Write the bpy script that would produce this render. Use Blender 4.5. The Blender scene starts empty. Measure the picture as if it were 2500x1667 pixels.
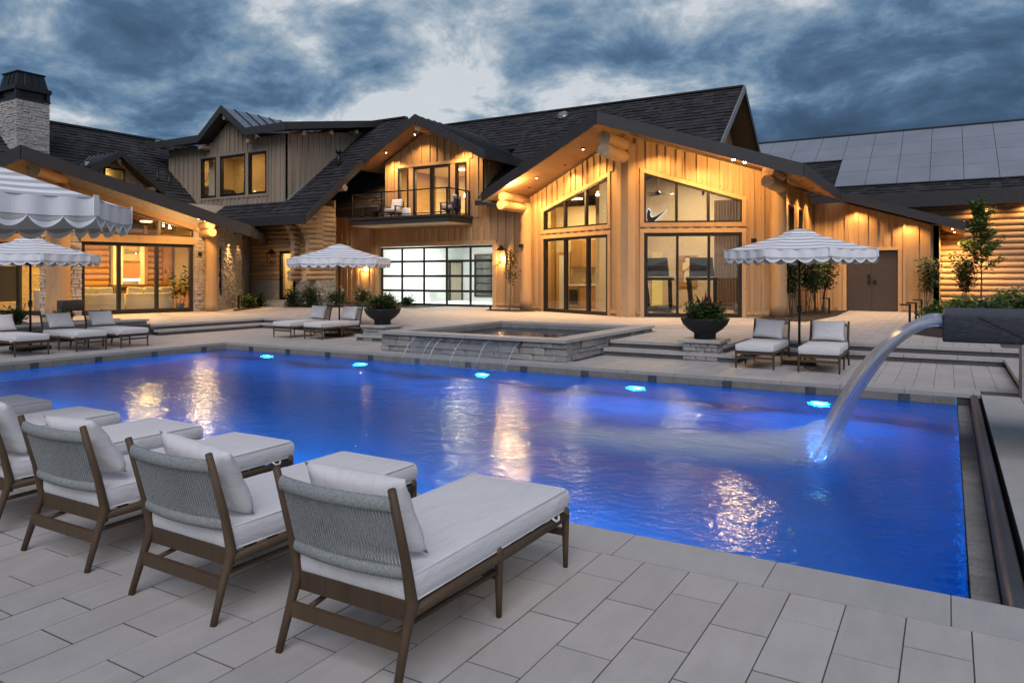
import bpy, bmesh, math, random
from mathutils import Vector, Matrix, noise
R = math.radians
rng = random.Random(7)
SC = bpy.context.scene
COL = SC.collection

# ------------------------------------------------------------------ camera
cam_data = bpy.data.cameras.new('camera'); cam = bpy.data.objects.new('camera', cam_data); COL.objects.link(cam)
cam.location = (0, 0, 1.7); cam.rotation_euler = (R(90), 0, R(30.8))
cam_data.sensor_width = 36; cam_data.lens = 25.76; cam_data.shift_y = -0.0634
cam_data.clip_start = 0.05; cam_data.clip_end = 3000
SC.camera = cam

# ------------------------------------------------------------------ sky
SUN_EL, SUN_ROT = R(47), R(152)
w = bpy.data.worlds.new('World'); SC.world = w; w.use_nodes = True
nt = w.node_tree; nt.nodes.clear()
def wn(t, **k):
    n = nt.nodes.new(t)
    for a, b in k.items(): setattr(n, a, b)
    return n
def wl(a, b): nt.links.new(a, b)
out = wn('ShaderNodeOutputWorld'); bg = wn('ShaderNodeBackground'); bg.inputs['Strength'].default_value = 1.0
sky = wn('ShaderNodeTexSky', sky_type='NISHITA', sun_disc=False)
sky.sun_elevation = SUN_EL; sky.sun_rotation = SUN_ROT; sky.air_density = 1.2; sky.dust_density = 1.0; sky.ozone_density = 2.0
skys = wn('ShaderNodeMixRGB', blend_type='MULTIPLY'); skys.inputs[0].default_value = 1
skys.inputs[2].default_value = (0.05, 0.05, 0.05, 1); wl(sky.outputs[0], skys.inputs[1])
tc = wn('ShaderNodeTexCoord')
sep = wn('ShaderNodeSeparateXYZ'); wl(tc.outputs['Generated'], sep.inputs[0])
zc = wn('ShaderNodeMath', operation='MAXIMUM'); zc.inputs[1].default_value = 0.0; wl(sep.outputs[2], zc.inputs[0])
za = wn('ShaderNodeMath', operation='ADD'); za.inputs[1].default_value = 0.30; wl(zc.outputs[0], za.inputs[0])
dx = wn('ShaderNodeMath', operation='DIVIDE'); wl(sep.outputs[0], dx.inputs[0]); wl(za.outputs[0], dx.inputs[1])
dy = wn('ShaderNodeMath', operation='DIVIDE'); wl(sep.outputs[1], dy.inputs[0]); wl(za.outputs[0], dy.inputs[1])
cmb = wn('ShaderNodeCombineXYZ'); wl(dx.outputs[0], cmb.inputs[0]); wl(dy.outputs[0], cmb.inputs[1])
def wnoise(scale, detail, rough, dist, off):
    m = wn('ShaderNodeVectorMath', operation='ADD'); m.inputs[1].default_value = off; wl(cmb.outputs[0], m.inputs[0])
    n = wn('ShaderNodeTexNoise'); n.inputs['Scale'].default_value = scale; n.inputs['Detail'].default_value = detail
    n.inputs['Roughness'].default_value = rough; n.inputs['Distortion'].default_value = dist
    wl(m.outputs[0], n.inputs['Vector']); return n.outputs[0]
CLOUD_OFF = (-5.18, 16.31, -1.04)
big = wnoise(0.72, 5, 0.52, 0.35, CLOUD_OFF)
fine = wnoise(3.6, 12, 0.62, 0.25, (CLOUD_OFF[0] + 4, 1.7, CLOUD_OFF[2] + 2.2))
mixn = wn('ShaderNodeMixRGB'); mixn.inputs[0].default_value = 0.39; wl(big, mixn.inputs[1]); wl(fine, mixn.inputs[2])
hz = wn('ShaderNodeMapRange'); hz.interpolation_type = 'SMOOTHSTEP'; hz.inputs['From Min'].default_value = 0.10; hz.inputs['From Max'].default_value = 0.34; hz.inputs['To Min'].default_value = -0.062; hz.inputs['To Max'].default_value = 0.006; wl(zc.outputs[0], hz.inputs[0])
vv = wn('ShaderNodeMath', operation='ADD'); wl(mixn.outputs[0], vv.inputs[0]); wl(hz.outputs[0], vv.inputs[1])
ramp = wn('ShaderNodeValToRGB'); cr = ramp.color_ramp; cr.interpolation = 'LINEAR'
cr.elements[0].position = 0.37; cr.elements[0].color = (0.80, 0.83, 0.86, 1)
cr.elements[1].position = 0.64; cr.elements[1].color = (0.040, 0.074, 0.130, 1)
for p, c_ in ((0.40, (0.47, 0.55, 0.63, 1)), (0.43, (0.27, 0.37, 0.48, 1)), (0.468, (0.135, 0.235, 0.37, 1)), (0.505, (0.080, 0.152, 0.262, 1)), (0.56, (0.056, 0.106, 0.185, 1))):
    e = cr.elements.new(p); e.color = c_
vc_ = wn('ShaderNodeMath', operation='MULTIPLY_ADD'); vc_.inputs[1].default_value = 1.34; vc_.inputs[2].default_value = -0.34 * 0.452; wl(vv.outputs[0], vc_.inputs[0]); wl(vc_.outputs[0], ramp.inputs[0])
cov = wn('ShaderNodeMapRange'); cov.inputs['From Min'].default_value = 0.38; cov.inputs['From Max'].default_value = 0.5
cov.inputs['To Min'].default_value = 0.7; cov.inputs['To Max'].default_value = 1.0; wl(vv.outputs[0], cov.inputs[0])
fin = wn('ShaderNodeMixRGB'); wl(cov.outputs[0], fin.inputs[0]); wl(skys.outputs[0], fin.inputs[1]); wl(ramp.outputs[0], fin.inputs[2])
wl(fin.outputs[0], bg.inputs['Color']); wl(bg.outputs[0], out.inputs[0])

# ------------------------------------------------------------------ sun (dusk glow through cloud)
sd = bpy.data.lights.new('sun', 'SUN'); sd.energy = 2.1; sd.angle = R(52); sd.color = (.95, .92, 1.0)
sun = bpy.data.objects.new('sun', sd); COL.objects.link(sun)
sun.rotation_euler = (R(90) - SUN_EL, 0, R(180) - SUN_ROT)
SC.view_settings.view_transform = 'Standard'; SC.view_settings.look = 'None'
SC.view_settings.exposure = 0.0; SC.view_settings.gamma = 1.0; SC.view_settings.use_curve_mapping = False
cy = SC.cycles
cy.use_denoising = True; cy.max_bounces = 7; cy.diffuse_bounces = 3; cy.glossy_bounces = 4; cy.transmission_bounces = 6
cy.transparent_max_bounces = 16; cy.caustics_reflective = False; cy.caustics_refractive = False
cy.sample_clamp_indirect = 4.0; cy.sample_clamp_direct = 0.0
try: cy.use_light_tree = True
except Exception: pass

# ------------------------------------------------------------------ materials
MATS = {}
class NB:
    def __init__(s, name):
        s.m = bpy.data.materials.new(name); s.m.use_nodes = True; s.t = s.m.node_tree; s.t.nodes.clear()
        s.o = s.n('ShaderNodeOutputMaterial'); MATS[name] = s.m
    def n(s, t, **k):
        x = s.t.nodes.new(t)
        for a, b in k.items(): setattr(x, a, b)
        return x
    def l(s, a, b): s.t.links.new(a, b)
    def pos(s, scale=(1, 1, 1), rot=(0, 0, 0), coord='pos'):
        if coord == 'pos': src = s.n('ShaderNodeNewGeometry').outputs['Position']
        else: src = s.n('ShaderNodeTexCoord').outputs['Object']
        m = s.n('ShaderNodeMapping'); m.inputs['Scale'].default_value = scale; m.inputs['Rotation'].default_value = rot
        s.l(src, m.inputs['Vector']); return m.outputs[0]
    def noise(s, vec, scale, detail=4, rough=.55, dist=0):
        n = s.n('ShaderNodeTexNoise'); n.inputs['Scale'].default_value = scale; n.inputs['Detail'].default_value = detail
        n.inputs['Roughness'].default_value = rough; n.inputs['Distortion'].default_value = dist; s.l(vec, n.inputs['Vector']); return n.outputs[0]
    def ramp(s, fac, stops):
        r = s.n('ShaderNodeValToRGB'); e = r.color_ramp.elements
        e[0].position, e[0].color = stops[0][0], (*stops[0][1], 1); e[1].position, e[1].color = stops[-1][0], (*stops[-1][1], 1)
        for p, c_ in stops[1:-1]:
            x = e.new(p); x.color = (*c_, 1)
        s.l(fac, r.inputs[0]); return r.outputs[0]
    def mix(s, fac, a, b, mode='MIX'):
        m = s.n('ShaderNodeMixRGB', blend_type=mode)
        for i, v in ((0, fac), (1, a), (2, b)):
            if isinstance(v, (int, float)): m.inputs[i].default_value = v
            elif isinstance(v, tuple): m.inputs[i].default_value = (*v, 1)
            else: s.l(v, m.inputs[i])
        return m.outputs[0]
    def rand(s):
        g = s.n('ShaderNodeNewGeometry').outputs['Random Per Island']; o = s.n('ShaderNodeObjectInfo').outputs['Random']
        a = s.n('ShaderNodeMath', operation='ADD'); s.l(g, a.inputs[0]); s.l(o, a.inputs[1])
        f = s.n('ShaderNodeMath', operation='FRACT'); s.l(a.outputs[0], f.inputs[0]); return f.outputs[0]
    def bump(s, h, strength=.3, dist=.02):
        b = s.n('ShaderNodeBump'); b.inputs['Strength'].default_value = strength; b.inputs['Distance'].default_value = dist
        s.l(h, b.inputs['Height']); return b.outputs[0]
    def pbr(s, color, rough=.6, metal=0, normal=None, spec=.5, **kw):
        p = s.n('ShaderNodeBsdfPrincipled')
        if isinstance(color, tuple): p.inputs['Base Color'].default_value = (*color, 1)
        else: s.l(color, p.inputs['Base Color'])
        if isinstance(rough, (int, float)): p.inputs['Roughness'].default_value = rough
        else: s.l(rough, p.inputs['Roughness'])
        p.inputs['Metallic'].default_value = metal; p.inputs['Specular IOR Level'].default_value = spec
        if normal is not None: s.l(normal, p.inputs['Normal'])
        for a, b in kw.items(): p.inputs[a].default_value = b
        s.l(p.outputs[0], s.o.inputs[0]); return p

def wood(name, dark, mid, light, along='z', knots=True, scale=1., rough=.62):
    b = NB(name)
    sc = {'z': (14, 14, .55), 'x': (.55, 14, 14), 'y': (14, .55, 14)}[along]
    v = b.pos(tuple(k * scale for k in sc)); g = b.noise(v, 1.0, 5, .6, .6)
    col = b.ramp(g, [(.28, dark), (.5, mid), (.74, light)])
    rnd = b.rand(); col = b.mix(.52, col, b.ramp(rnd, [(0, tuple(x * .6 for x in mid)), (1, tuple(min(1, x * 1.35) for x in mid))]))
    if knots:
        vk = b.n('ShaderNodeTexVoronoi'); vk.inputs['Scale'].default_value = 1.0; b.l(b.pos((5, 5, 2.1) if along == 'z' else (2.1, 5, 5)), vk.inputs['Vector'])
        k = b.ramp(vk.outputs['Distance'], [(0.0, (1, 1, 1)), (.085, (.75, .75, .75)), (.14, (0, 0, 0))])
        col = b.mix(k, col, tuple(x * .38 for x in mid))
    big = b.noise(b.pos((.7, .7, .25)), 1.0, 3); col = b.mix(.35, col, b.ramp(big, [(.3, tuple(x * .72 for x in mid)), (.7, tuple(min(1, x * 1.2) for x in mid))]))
    b.pbr(col, rough, normal=b.bump(g, .25, .006), spec=.3); return b.m
wood('board_wood', (.25, .15, .07), (.43, .275, .14), (.54, .37, .20))
wood('board_grey', (.21, .155, .105), (.35, .275, .20), (.44, .36, .275))  # greyer, less saturated tone of the board wood, used on the dormers
wood('trim_wood', (.31, .19, .09), (.48, .31, .16), (.58, .40, .23))
wood('log_wood', (.26, .16, .08), (.46, .30, .165), (.56, .39, .23), along='x')
wood('log_wood_y', (.26, .16, .08), (.46, .30, .165), (.56, .39, .23), along='y')
def log_end_mat():
    b = NB('log_end'); o = b.n('ShaderNodeTexCoord').outputs['Object']; s3 = b.n('ShaderNodeSeparateXYZ'); b.l(o, s3.inputs[0]); c3 = b.n('ShaderNodeCombineXYZ'); b.l(s3.outputs[1], c3.inputs[0]); b.l(s3.outputs[2], c3.inputs[1])
    ln = b.n('ShaderNodeVectorMath', operation='LENGTH'); b.l(c3.outputs[0], ln.inputs[0]); nz = b.noise(b.pos((1, 1, 1)), 6, 4, .6, .5)
    ph = b.n('ShaderNodeMath', operation='MULTIPLY_ADD'); ph.inputs[1].default_value = 95; b.l(ln.outputs['Value'], ph.inputs[0]); n9 = b.n('ShaderNodeMath', operation='MULTIPLY'); n9.inputs[1].default_value = 9; b.l(nz, n9.inputs[0]); b.l(n9.outputs[0], ph.inputs[2]); sn = b.n('ShaderNodeMath', operation='SINE'); b.l(ph.outputs[0], sn.inputs[0])
    col = b.mix(.3, b.ramp(nz, [(.3, (.36, .25, .15)), (.7, (.60, .46, .31))]), b.ramp(sn.outputs[0], [(.1, (.30, .20, .11)), (.9, (.62, .48, .33))]))
    g2 = b.n('ShaderNodeTexGradient', gradient_type='RADIAL'); b.l(c3.outputs[0], g2.inputs[0]); rr = b.n('ShaderNodeObjectInfo').outputs['Random']; df = b.n('ShaderNodeMath', operation='SUBTRACT'); b.l(g2.outputs[1], df.inputs[0]); b.l(rr, df.inputs[1]); ab = b.n('ShaderNodeMath', operation='ABSOLUTE'); b.l(df.outputs[0], ab.inputs[0])
    col = b.mix(b.ramp(ab.outputs[0], [(0.0, (.9, .9, .9)), (.012, (.6, .6, .6)), (.02, (0, 0, 0))]), col, (.07, .045, .025))
    b.pbr(col, .75, normal=b.bump(nz, .3, .01), spec=.2)
log_end_mat()
wood('soffit_wood', (.20, .115, .055), (.34, .21, .11), (.42, .27, .15), along='y')
wood('interior_wood', (.22, .12, .05), (.36, .21, .09), (.46, .28, .13))
wood('teak', (.045, .028, .016), (.085, .054, .031), (.13, .085, .05), knots=False, scale=2.2, rough=.55)
wood('walnut_panel', (.07, .04, .02), (.13, .075, .04), (.18, .11, .06))

def simple(name, col, rough=.5, metal=0, var=.12, nscale=6, bump=0, spec=.5, **kw):
    b = NB(name); n = b.noise(b.pos(), nscale, 4)
    c_ = b.ramp(n, [(.3, tuple(x * (1 - var) for x in col)), (.7, tuple(min(1, x * (1 + var)) for x in col))])
    b.pbr(c_, rough, metal, b.bump(n, bump, .01) if bump else None, spec, **kw); return b.m
simple('fascia', (.040, .036, .035), .5, 0, .18, 9, .1)
simple('barge_light', (.22, .21, .21), .5)
simple('black_metal', (.012, .011, .011), .38, .3)
simple('bronze_frame', (.016, .014, .012), .4, .2)
simple('frame_dark', (.018, .018, .02), .35, .3)
simple('garage_frame', (.035, .036, .030), .4, .3)
simple('chimney_metal', (.030, .032, .036), .42, .6)
simple('seam_metal', (.30, .32, .36), .38, .6, .1, 3)
simple('white_paint', (.80, .79, .77), .5, 0, .03)
simple('cream_wall', (.66, .56, .40), .7, 0, .05)
simple('tan_wall', (.50, .42, .33), .7, 0, .05)
simple('garage_wall', (.82, .83, .82), .5, 0, .03)
simple('door_brown', (.050, .040, .034), .5, .1)
simple('concrete', (.30, .29, .27), .8, 0, .15, 4, .2)
simple('planter_bowl', (.018, .017, .017), .62, .1, .25, 7, .15)
simple('sofa_fabric', (.60, .55, .42), .9, 0, .06, 20, .2)
simple('throw_fabric', (.16, .15, .13), .9, 0, .25, 30, .4)
simple('floor_wood', (.40, .28, .17), .4, 0, .15, 3)
simple('screen_black', (.006, .006, .007), .65, 0, .1, 6, 0, .2)
simple('gym_floor', (.05, .05, .055), .5)
simple('steel', (.55, .55, .55), .25, 1.0)
simple('umbrella_pole', (.018, .017, .018), .4, .4)
simple('canvas_white', (.90, .89, .91), .85, 0, .04, 5, .06)
simple('canvas_taupe', (.50, .49, .48), .85, 0, .06, 5, .06)
simple('cushion', (.68, .655, .65), .9, 0, .05, 5)
simple('charcoal_weave', (.06, .06, .062), .7, 0, .2, 60, .4)
simple('green_quilt', (.03, .22, .16), .9, 0, .5, 7)
simple('mulch', (.022, .014, .010), .95, 0, .6, 40, 1.)
simple('bark', (.10, .075, .05), .9, 0, .3, 25, .6)
simple('soil', (.02, .015, .012), .95)
simple('brass', (.55, .40, .18), .35, 1.0)
simple('plaster_pool', (.07, .33, .62), .7, 0, .1, 2)
simple('tile_dark', (.075, .078, .085), .3, 0, .4, 9)
simple('gutter_bar', (.055, .053, .055), .38, 0, .2, 5, .1)
simple('gutter_black', (.006, .006, .007), .3)
simple('joint_sand', (.085, .076, .066), .95, 0, .2, 30)
simple('mortar', (.30, .275, .235), .95, 0, .15, 20, .3)
simple('grass_far', (.04, .06, .02), .9, 0, .4, 1)

def cushion_mat():
    b = NB('cushion_fabric')
    v = b.pos((1, 1, 1)); weave = b.noise(b.pos((1, 1, 1)), 260, 2); fold = b.noise(b.pos((9, 2.2, 6)), 1.5, 5, .62, 1.6)
    c_ = b.ramp(fold, [(.3, (.68, .655, .65)), (.7, (.74, .715, .71))])
    h = b.mix(.12, fold, weave)
    b.pbr(c_, .92, normal=b.bump(h, .5, .018), spec=.2)
cushion_mat()
def rope_mat():
    b = NB('rope'); n = b.noise(b.pos(), 90, 2)
    b.pbr(b.ramp(n, [(.3, (.20, .215, .21)), (.7, (.32, .34, .33))]), .85, normal=b.bump(n, .3, .003))
rope_mat()
def paver_mat(name, base, warm=(1, 1, 1), vary=.1):
    b = NB(name); r = b.rand()
    m = b.noise(b.pos((1.2, 1.2, 1)), 2.2, 6, .65); f = b.noise(b.pos((1, 1, 1)), 110, 3, .7); st = b.noise(b.pos((9, 1.4, 4)), 1.5, 4, .6)
    c_ = b.ramp(r, [(0, tuple(x * (1 - vary) for x in base)), (1, tuple(x * (1 + vary) for x in base))])
    c_ = b.mix(.42, c_, b.ramp(m, [(.3, tuple(x * .70 for x in base)), (.7, tuple(x * 1.2 for x in base))]))
    c_ = b.mix(.16, c_, b.ramp(st, [(.35, tuple(x * .7 for x in base)), (.65, tuple(x * 1.2 for x in base))]))
    c_ = b.mix(.12, c_, b.ramp(f, [(.35, tuple(x * .5 for x in base)), (.65, tuple(x * 1.4 for x in base))]))
    b.pbr(c_, b.ramp(m, [(.3, (.5, .5, .5)), (.7, (.72, .72, .72))]), normal=b.bump(f, .16, .004), spec=.4)
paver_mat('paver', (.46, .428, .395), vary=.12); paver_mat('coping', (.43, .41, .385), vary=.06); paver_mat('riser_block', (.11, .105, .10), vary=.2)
def stone_mat(name, cols):
    b = NB(name); r = b.rand(); n = b.noise(b.pos(), 9, 7, .65); f = b.noise(b.pos(), 45, 4, .7)
    c_ = b.ramp(r, [(i / (len(cols) - 1), c) for i, c in enumerate(cols)])
    c_ = b.mix(.45, c_, b.ramp(n, [(.3, tuple(x * .55 for x in cols[1])), (.7, tuple(min(1, x * 1.3) for x in cols[1]))]))
    c_ = b.mix(.18, c_, b.ramp(f, [(.3, (.1, .09, .08)), (.7, (.6, .56, .5))]))
    b.pbr(c_, .9, normal=b.bump(b.mix(.4, n, f), .9, .03), spec=.25)
stone_mat('stone_warm', [(.34, .29, .235), (.42, .37, .31), (.48, .42, .345), (.38, .315, .26)])
stone_mat('stone_grey', [(.27, .255, .24), (.36, .345, .325), (.42, .40, .37), (.25, .245, .24)])
stone_mat('stone_white', [(.40, .375, .345), (.52, .495, .46), (.60, .57, .53), (.46, .435, .41)])
stone_mat('tile_grey', [(.17, .165, .16), (.24, .23, .215), (.30, .28, .26), (.20, .195, .19)])
def shingle_mat():
    b = NB('shingle'); r = b.rand(); n = b.noise(b.pos((4, 4, 4)), 5, 5)
    c_ = b.ramp(r, [(0, (.018, .017, .018)), (.5, (.034, .032, .033)), (1, (.056, .052, .052))])
    c_ = b.mix(.3, c_, b.ramp(n, [(.3, (.015, .014, .015)), (.7, (.06, .056, .056))]))
    b.pbr(c_, .75, normal=b.bump(n, .4, .01), spec=.35)
shingle_mat()
def slate_mat():
    b = NB('slate'); n = b.noise(b.pos((3, 3, 9)), 5, 7, .68, .8); f = b.noise(b.pos(), 50, 4)
    c_ = b.ramp(n, [(.3, (.016, .018, .022)), (.55, (.034, .036, .042)), (.75, (.065, .068, .076))])
    b.pbr(c_, b.ramp(n, [(.3, (.35, .35, .35)), (.7, (.6, .6, .6))]), normal=b.bump(b.mix(.3, n, f), .6, .015), spec=.5)
slate_mat()
def solar_mat():
    b = NB('solar_cell'); v = b.pos((1, 1, 1), coord='obj')
    n = b.noise(b.pos((.3, .3, .3)), 2, 4); br = b.noise(b.pos((.4, 40, 1)), 2, 2)
    c_ = b.ramp(n, [(.3, (.30, .305, .33)), (.7, (.38, .385, .41))]); c_ = b.mix(.15, c_, b.ramp(br, [(.4, (.22, .22, .24)), (.6, (.38, .38, .4))]))
    b.pbr(c_, .3, .25, spec=.9)
solar_mat()
def leaf_mat(name, a, c, tr=.25):
    b = NB(name); r = b.rand(); n = b.noise(b.pos(), 3, 3)
    col = b.mix(.5, b.ramp(r, [(0, a), (1, c)]), b.ramp(n, [(.3, tuple(x * .7 for x in a)), (.7, c)]))
    d = b.n('ShaderNodeBsdfPrincipled'); b.l(col, d.inputs['Base Color']); d.inputs['Roughness'].default_value = .5
    t = b.n('ShaderNodeBsdfTranslucent'); b.l(col, t.inputs['Color'])
    m = b.n('ShaderNodeMixShader'); m.inputs[0].default_value = tr; b.l(d.outputs[0], m.inputs[1]); b.l(t.outputs[0], m.inputs[2]); b.l(m.outputs[0], b.o.inputs[0])
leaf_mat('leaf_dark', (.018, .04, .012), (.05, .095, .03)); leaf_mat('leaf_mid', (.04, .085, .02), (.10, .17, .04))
leaf_mat('leaf_bright', (.08, .14, .025), (.20, .28, .06)); leaf_mat('leaf_red', (.10, .01, .02), (.22, .03, .04)); leaf_mat('leaf_olive', (.07, .065, .02), (.14, .13, .045))
leaf_mat('petal_white', (.62, .62, .58), (.8, .8, .76), .3); leaf_mat('petal_cream', (.55, .56, .36), (.72, .70, .48), .3); leaf_mat('petal_red', (.3, .01, .02), (.5, .03, .05))

def glass_mat():
    b = NB('window_glass'); f0 = b.n('ShaderNodeLayerWeight'); f0.inputs['Blend'].default_value = .5; f1 = b.n('ShaderNodeMath', operation='POWER'); f1.inputs[1].default_value = 5.0; b.l(f0.outputs['Facing'], f1.inputs[0]); f = b.n('ShaderNodeMath', operation='MULTIPLY_ADD'); f.inputs[1].default_value = .93; f.inputs[2].default_value = .045; b.l(f1.outputs[0], f.inputs[0])
    t = b.n('ShaderNodeBsdfTransparent'); t.inputs['Color'].default_value = (.93, .95, .94, 1)
    g = b.n('ShaderNodeBsdfGlossy'); g.inputs['Roughness'].default_value = .0; g.inputs['Color'].default_value = (1, 1, 1, 1)
    ad = b.n('ShaderNodeMath', operation='MULTIPLY'); ad.inputs[1].default_value = 1.25; b.l(f.outputs[0], ad.inputs[0])
    m = b.n('ShaderNodeMixShader'); b.l(ad.outputs[0], m.inputs[0]); b.l(t.outputs[0], m.inputs[1]); b.l(g.outputs[0], m.inputs[2]); b.l(m.outputs[0], b.o.inputs[0])
glass_mat()
def emit(name, col, s):
    b = NB(name); e = b.n('ShaderNodeEmission'); e.inputs[0].default_value = (*col, 1); e.inputs[1].default_value = s; b.l(e.outputs[0], b.o.inputs[0])
WARM = (1.0, .56, .20)
emit('bulb_warm', (1, .66, .30), 60); emit('lantern_glow', (1, .62, .26), 14); emit('led_warm', (1, .78, .40), 6); emit('led_white', (.92, .98, 1.0), 2.6)
emit('doorway_glow', (1, .62, .16), .75); emit('pool_lamp', (.42, .62, 1.0), 6); emit('ceiling_panel', (1, .97, .92), 3); emit('screen_dim', (.3, .35, .4), .25)

def water_mat(name, tint, rough, b1, b2, s1, s2):
    b = NB(name)
    n1 = b.noise(b.pos((1, 1, 1)), s1, 3, .5, .4); n2 = b.noise(b.pos((1, 1, 1)), s2, 3, .55, .3)
    bm = b.n('ShaderNodeBump'); bm.inputs['Strength'].default_value = b1; bm.inputs['Distance'].default_value = .05; b.l(n1, bm.inputs['Height'])
    bm2 = b.n('ShaderNodeBump'); bm2.inputs['Strength'].default_value = b2; bm2.inputs['Distance'].default_value = .02; b.l(n2, bm2.inputs['Height']); b.l(bm.outputs[0], bm2.inputs['Normal'])
    f = b.n('ShaderNodeFresnel'); f.inputs['IOR'].default_value = 1.33; b.l(bm2.outputs[0], f.inputs['Normal'])
    rf = b.n('ShaderNodeBsdfRefraction'); rf.inputs['IOR'].default_value = 1.33; rf.inputs['Roughness'].default_value = .09; rf.inputs['Color'].default_value = (*tint, 1); b.l(bm2.outputs[0], rf.inputs['Normal'])
    gl = b.n('ShaderNodeBsdfGlossy'); gl.inputs['Roughness'].default_value = rough; gl.inputs['Color'].default_value = (.68, .78, .90, 1); b.l(bm2.outputs[0], gl.inputs['Normal'])
    tp = b.n('ShaderNodeBsdfTransparent'); tp.inputs['Color'].default_value = (*tint, 1); m5 = b.n('ShaderNodeMixShader'); m5.inputs[0].default_value = 0.0; b.l(rf.outputs[0], m5.inputs[1]); b.l(tp.outputs[0], m5.inputs[2])
    m = b.n('ShaderNodeMixShader'); b.l(f.outputs[0], m.inputs[0]); b.l(m5.outputs[0], m.inputs[1]); b.l(gl.outputs[0], m.inputs[2]); b.l(m.outputs[0], b.o.inputs[0])
water_mat('pool_water', (.60, .90, 1.0), .14, .32, .40, 2.6, 11)
water_mat('spa_water', (.8, .92, 1.0), .06, .10, .12, 3, 12)
def sheet_mat(name, opac, col, axis):
    b = NB(name); n = b.noise(b.pos(axis), 1.0, 4, .6)
    a = b.ramp(n, [(.35, (opac[0],) * 3), (.7, (opac[1],) * 3)])
    t = b.n('ShaderNodeBsdfTransparent'); t.inputs['Color'].default_value = (.96, .98, 1, 1)
    g = b.n('ShaderNodeBsdfGlossy'); g.inputs['Roughness'].default_value = .18; g.inputs['Color'].default_value = (.9, .93, 1, 1)
    tr = b.n('ShaderNodeBsdfTranslucent'); tr.inputs['Color'].default_value = (*col, 1)
    df = b.n('ShaderNodeBsdfDiffuse'); df.inputs['Color'].default_value = (*col, 1)
    m0 = b.n('ShaderNodeMixShader'); m0.inputs[0].default_value = .5; b.l(tr.outputs[0], m0.inputs[1]); b.l(df.outputs[0], m0.inputs[2])
    m1 = b.n('ShaderNodeMixShader'); m1.inputs[0].default_value = .45; b.l(m0.outputs[0], m1.inputs[1]); b.l(g.outputs[0], m1.inputs[2])
    m2 = b.n('ShaderNodeMixShader'); b.l(a, m2.inputs[0]); b.l(t.outputs[0], m2.inputs[1]); b.l(m1.outputs[0], m2.inputs[2]); b.l(m2.outputs[0], b.o.inputs[0])
sheet_mat('jet_water', (.5, .97), (.93, .94, .98), (2, 26, 2)); sheet_mat('fall_water', (.06, .34), (.7, .74, .8), (18, 2, .6)); sheet_mat('strand_water', (.4, .8), (.8, .8, .85), (9, 9, .5)); sheet_mat('foam_water', (.05, .5), (.8, .84, .92), (5, 5, 5))

def mist_mat():
    b = NB('mist'); g = b.n('ShaderNodeTexCoord').outputs['Generated']; sp_ = b.n('ShaderNodeSeparateXYZ'); b.l(g, sp_.inputs[0]); cc = b.n('ShaderNodeCombineXYZ'); b.l(sp_.outputs[0], cc.inputs[0]); b.l(sp_.outputs[1], cc.inputs[1])
    dd = b.n('ShaderNodeVectorMath', operation='DISTANCE'); dd.inputs[1].default_value = (.5, .5, 0); b.l(cc.outputs[0], dd.inputs[0]); fall = b.n('ShaderNodeMapRange'); fall.interpolation_type = 'SMOOTHSTEP'; fall.inputs['From Min'].default_value = .5; fall.inputs['From Max'].default_value = .02; b.l(dd.outputs['Value'], fall.inputs[0])
    n = b.noise(b.pos((1.2, 5, 3)), 2.2, 4, .6); mm = b.n('ShaderNodeMath', operation='MULTIPLY'); b.l(fall.outputs[0], mm.inputs[0]); b.l(n, mm.inputs[1]); m3 = b.n('ShaderNodeMath', operation='MULTIPLY'); m3.inputs[1].default_value = 1.5; b.l(mm.outputs[0], m3.inputs[0])
    t = b.n('ShaderNodeBsdfTransparent'); d = b.n('ShaderNodeBsdfDiffuse'); d.inputs['Color'].default_value = (.80, .86, .98, 1); tr = b.n('ShaderNodeBsdfTranslucent'); tr.inputs['Color'].default_value = (.80, .86, .98, 1)
    m0 = b.n('ShaderNodeMixShader'); m0.inputs[0].default_value = .5; b.l(d.outputs[0], m0.inputs[1]); b.l(tr.outputs[0], m0.inputs[2]); m = b.n('ShaderNodeMixShader'); b.l(m3.outputs[0], m.inputs[0]); b.l(t.outputs[0], m.inputs[1]); b.l(m0.outputs[0], m.inputs[2]); b.l(m.outputs[0], b.o.inputs[0])
mist_mat()
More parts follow.
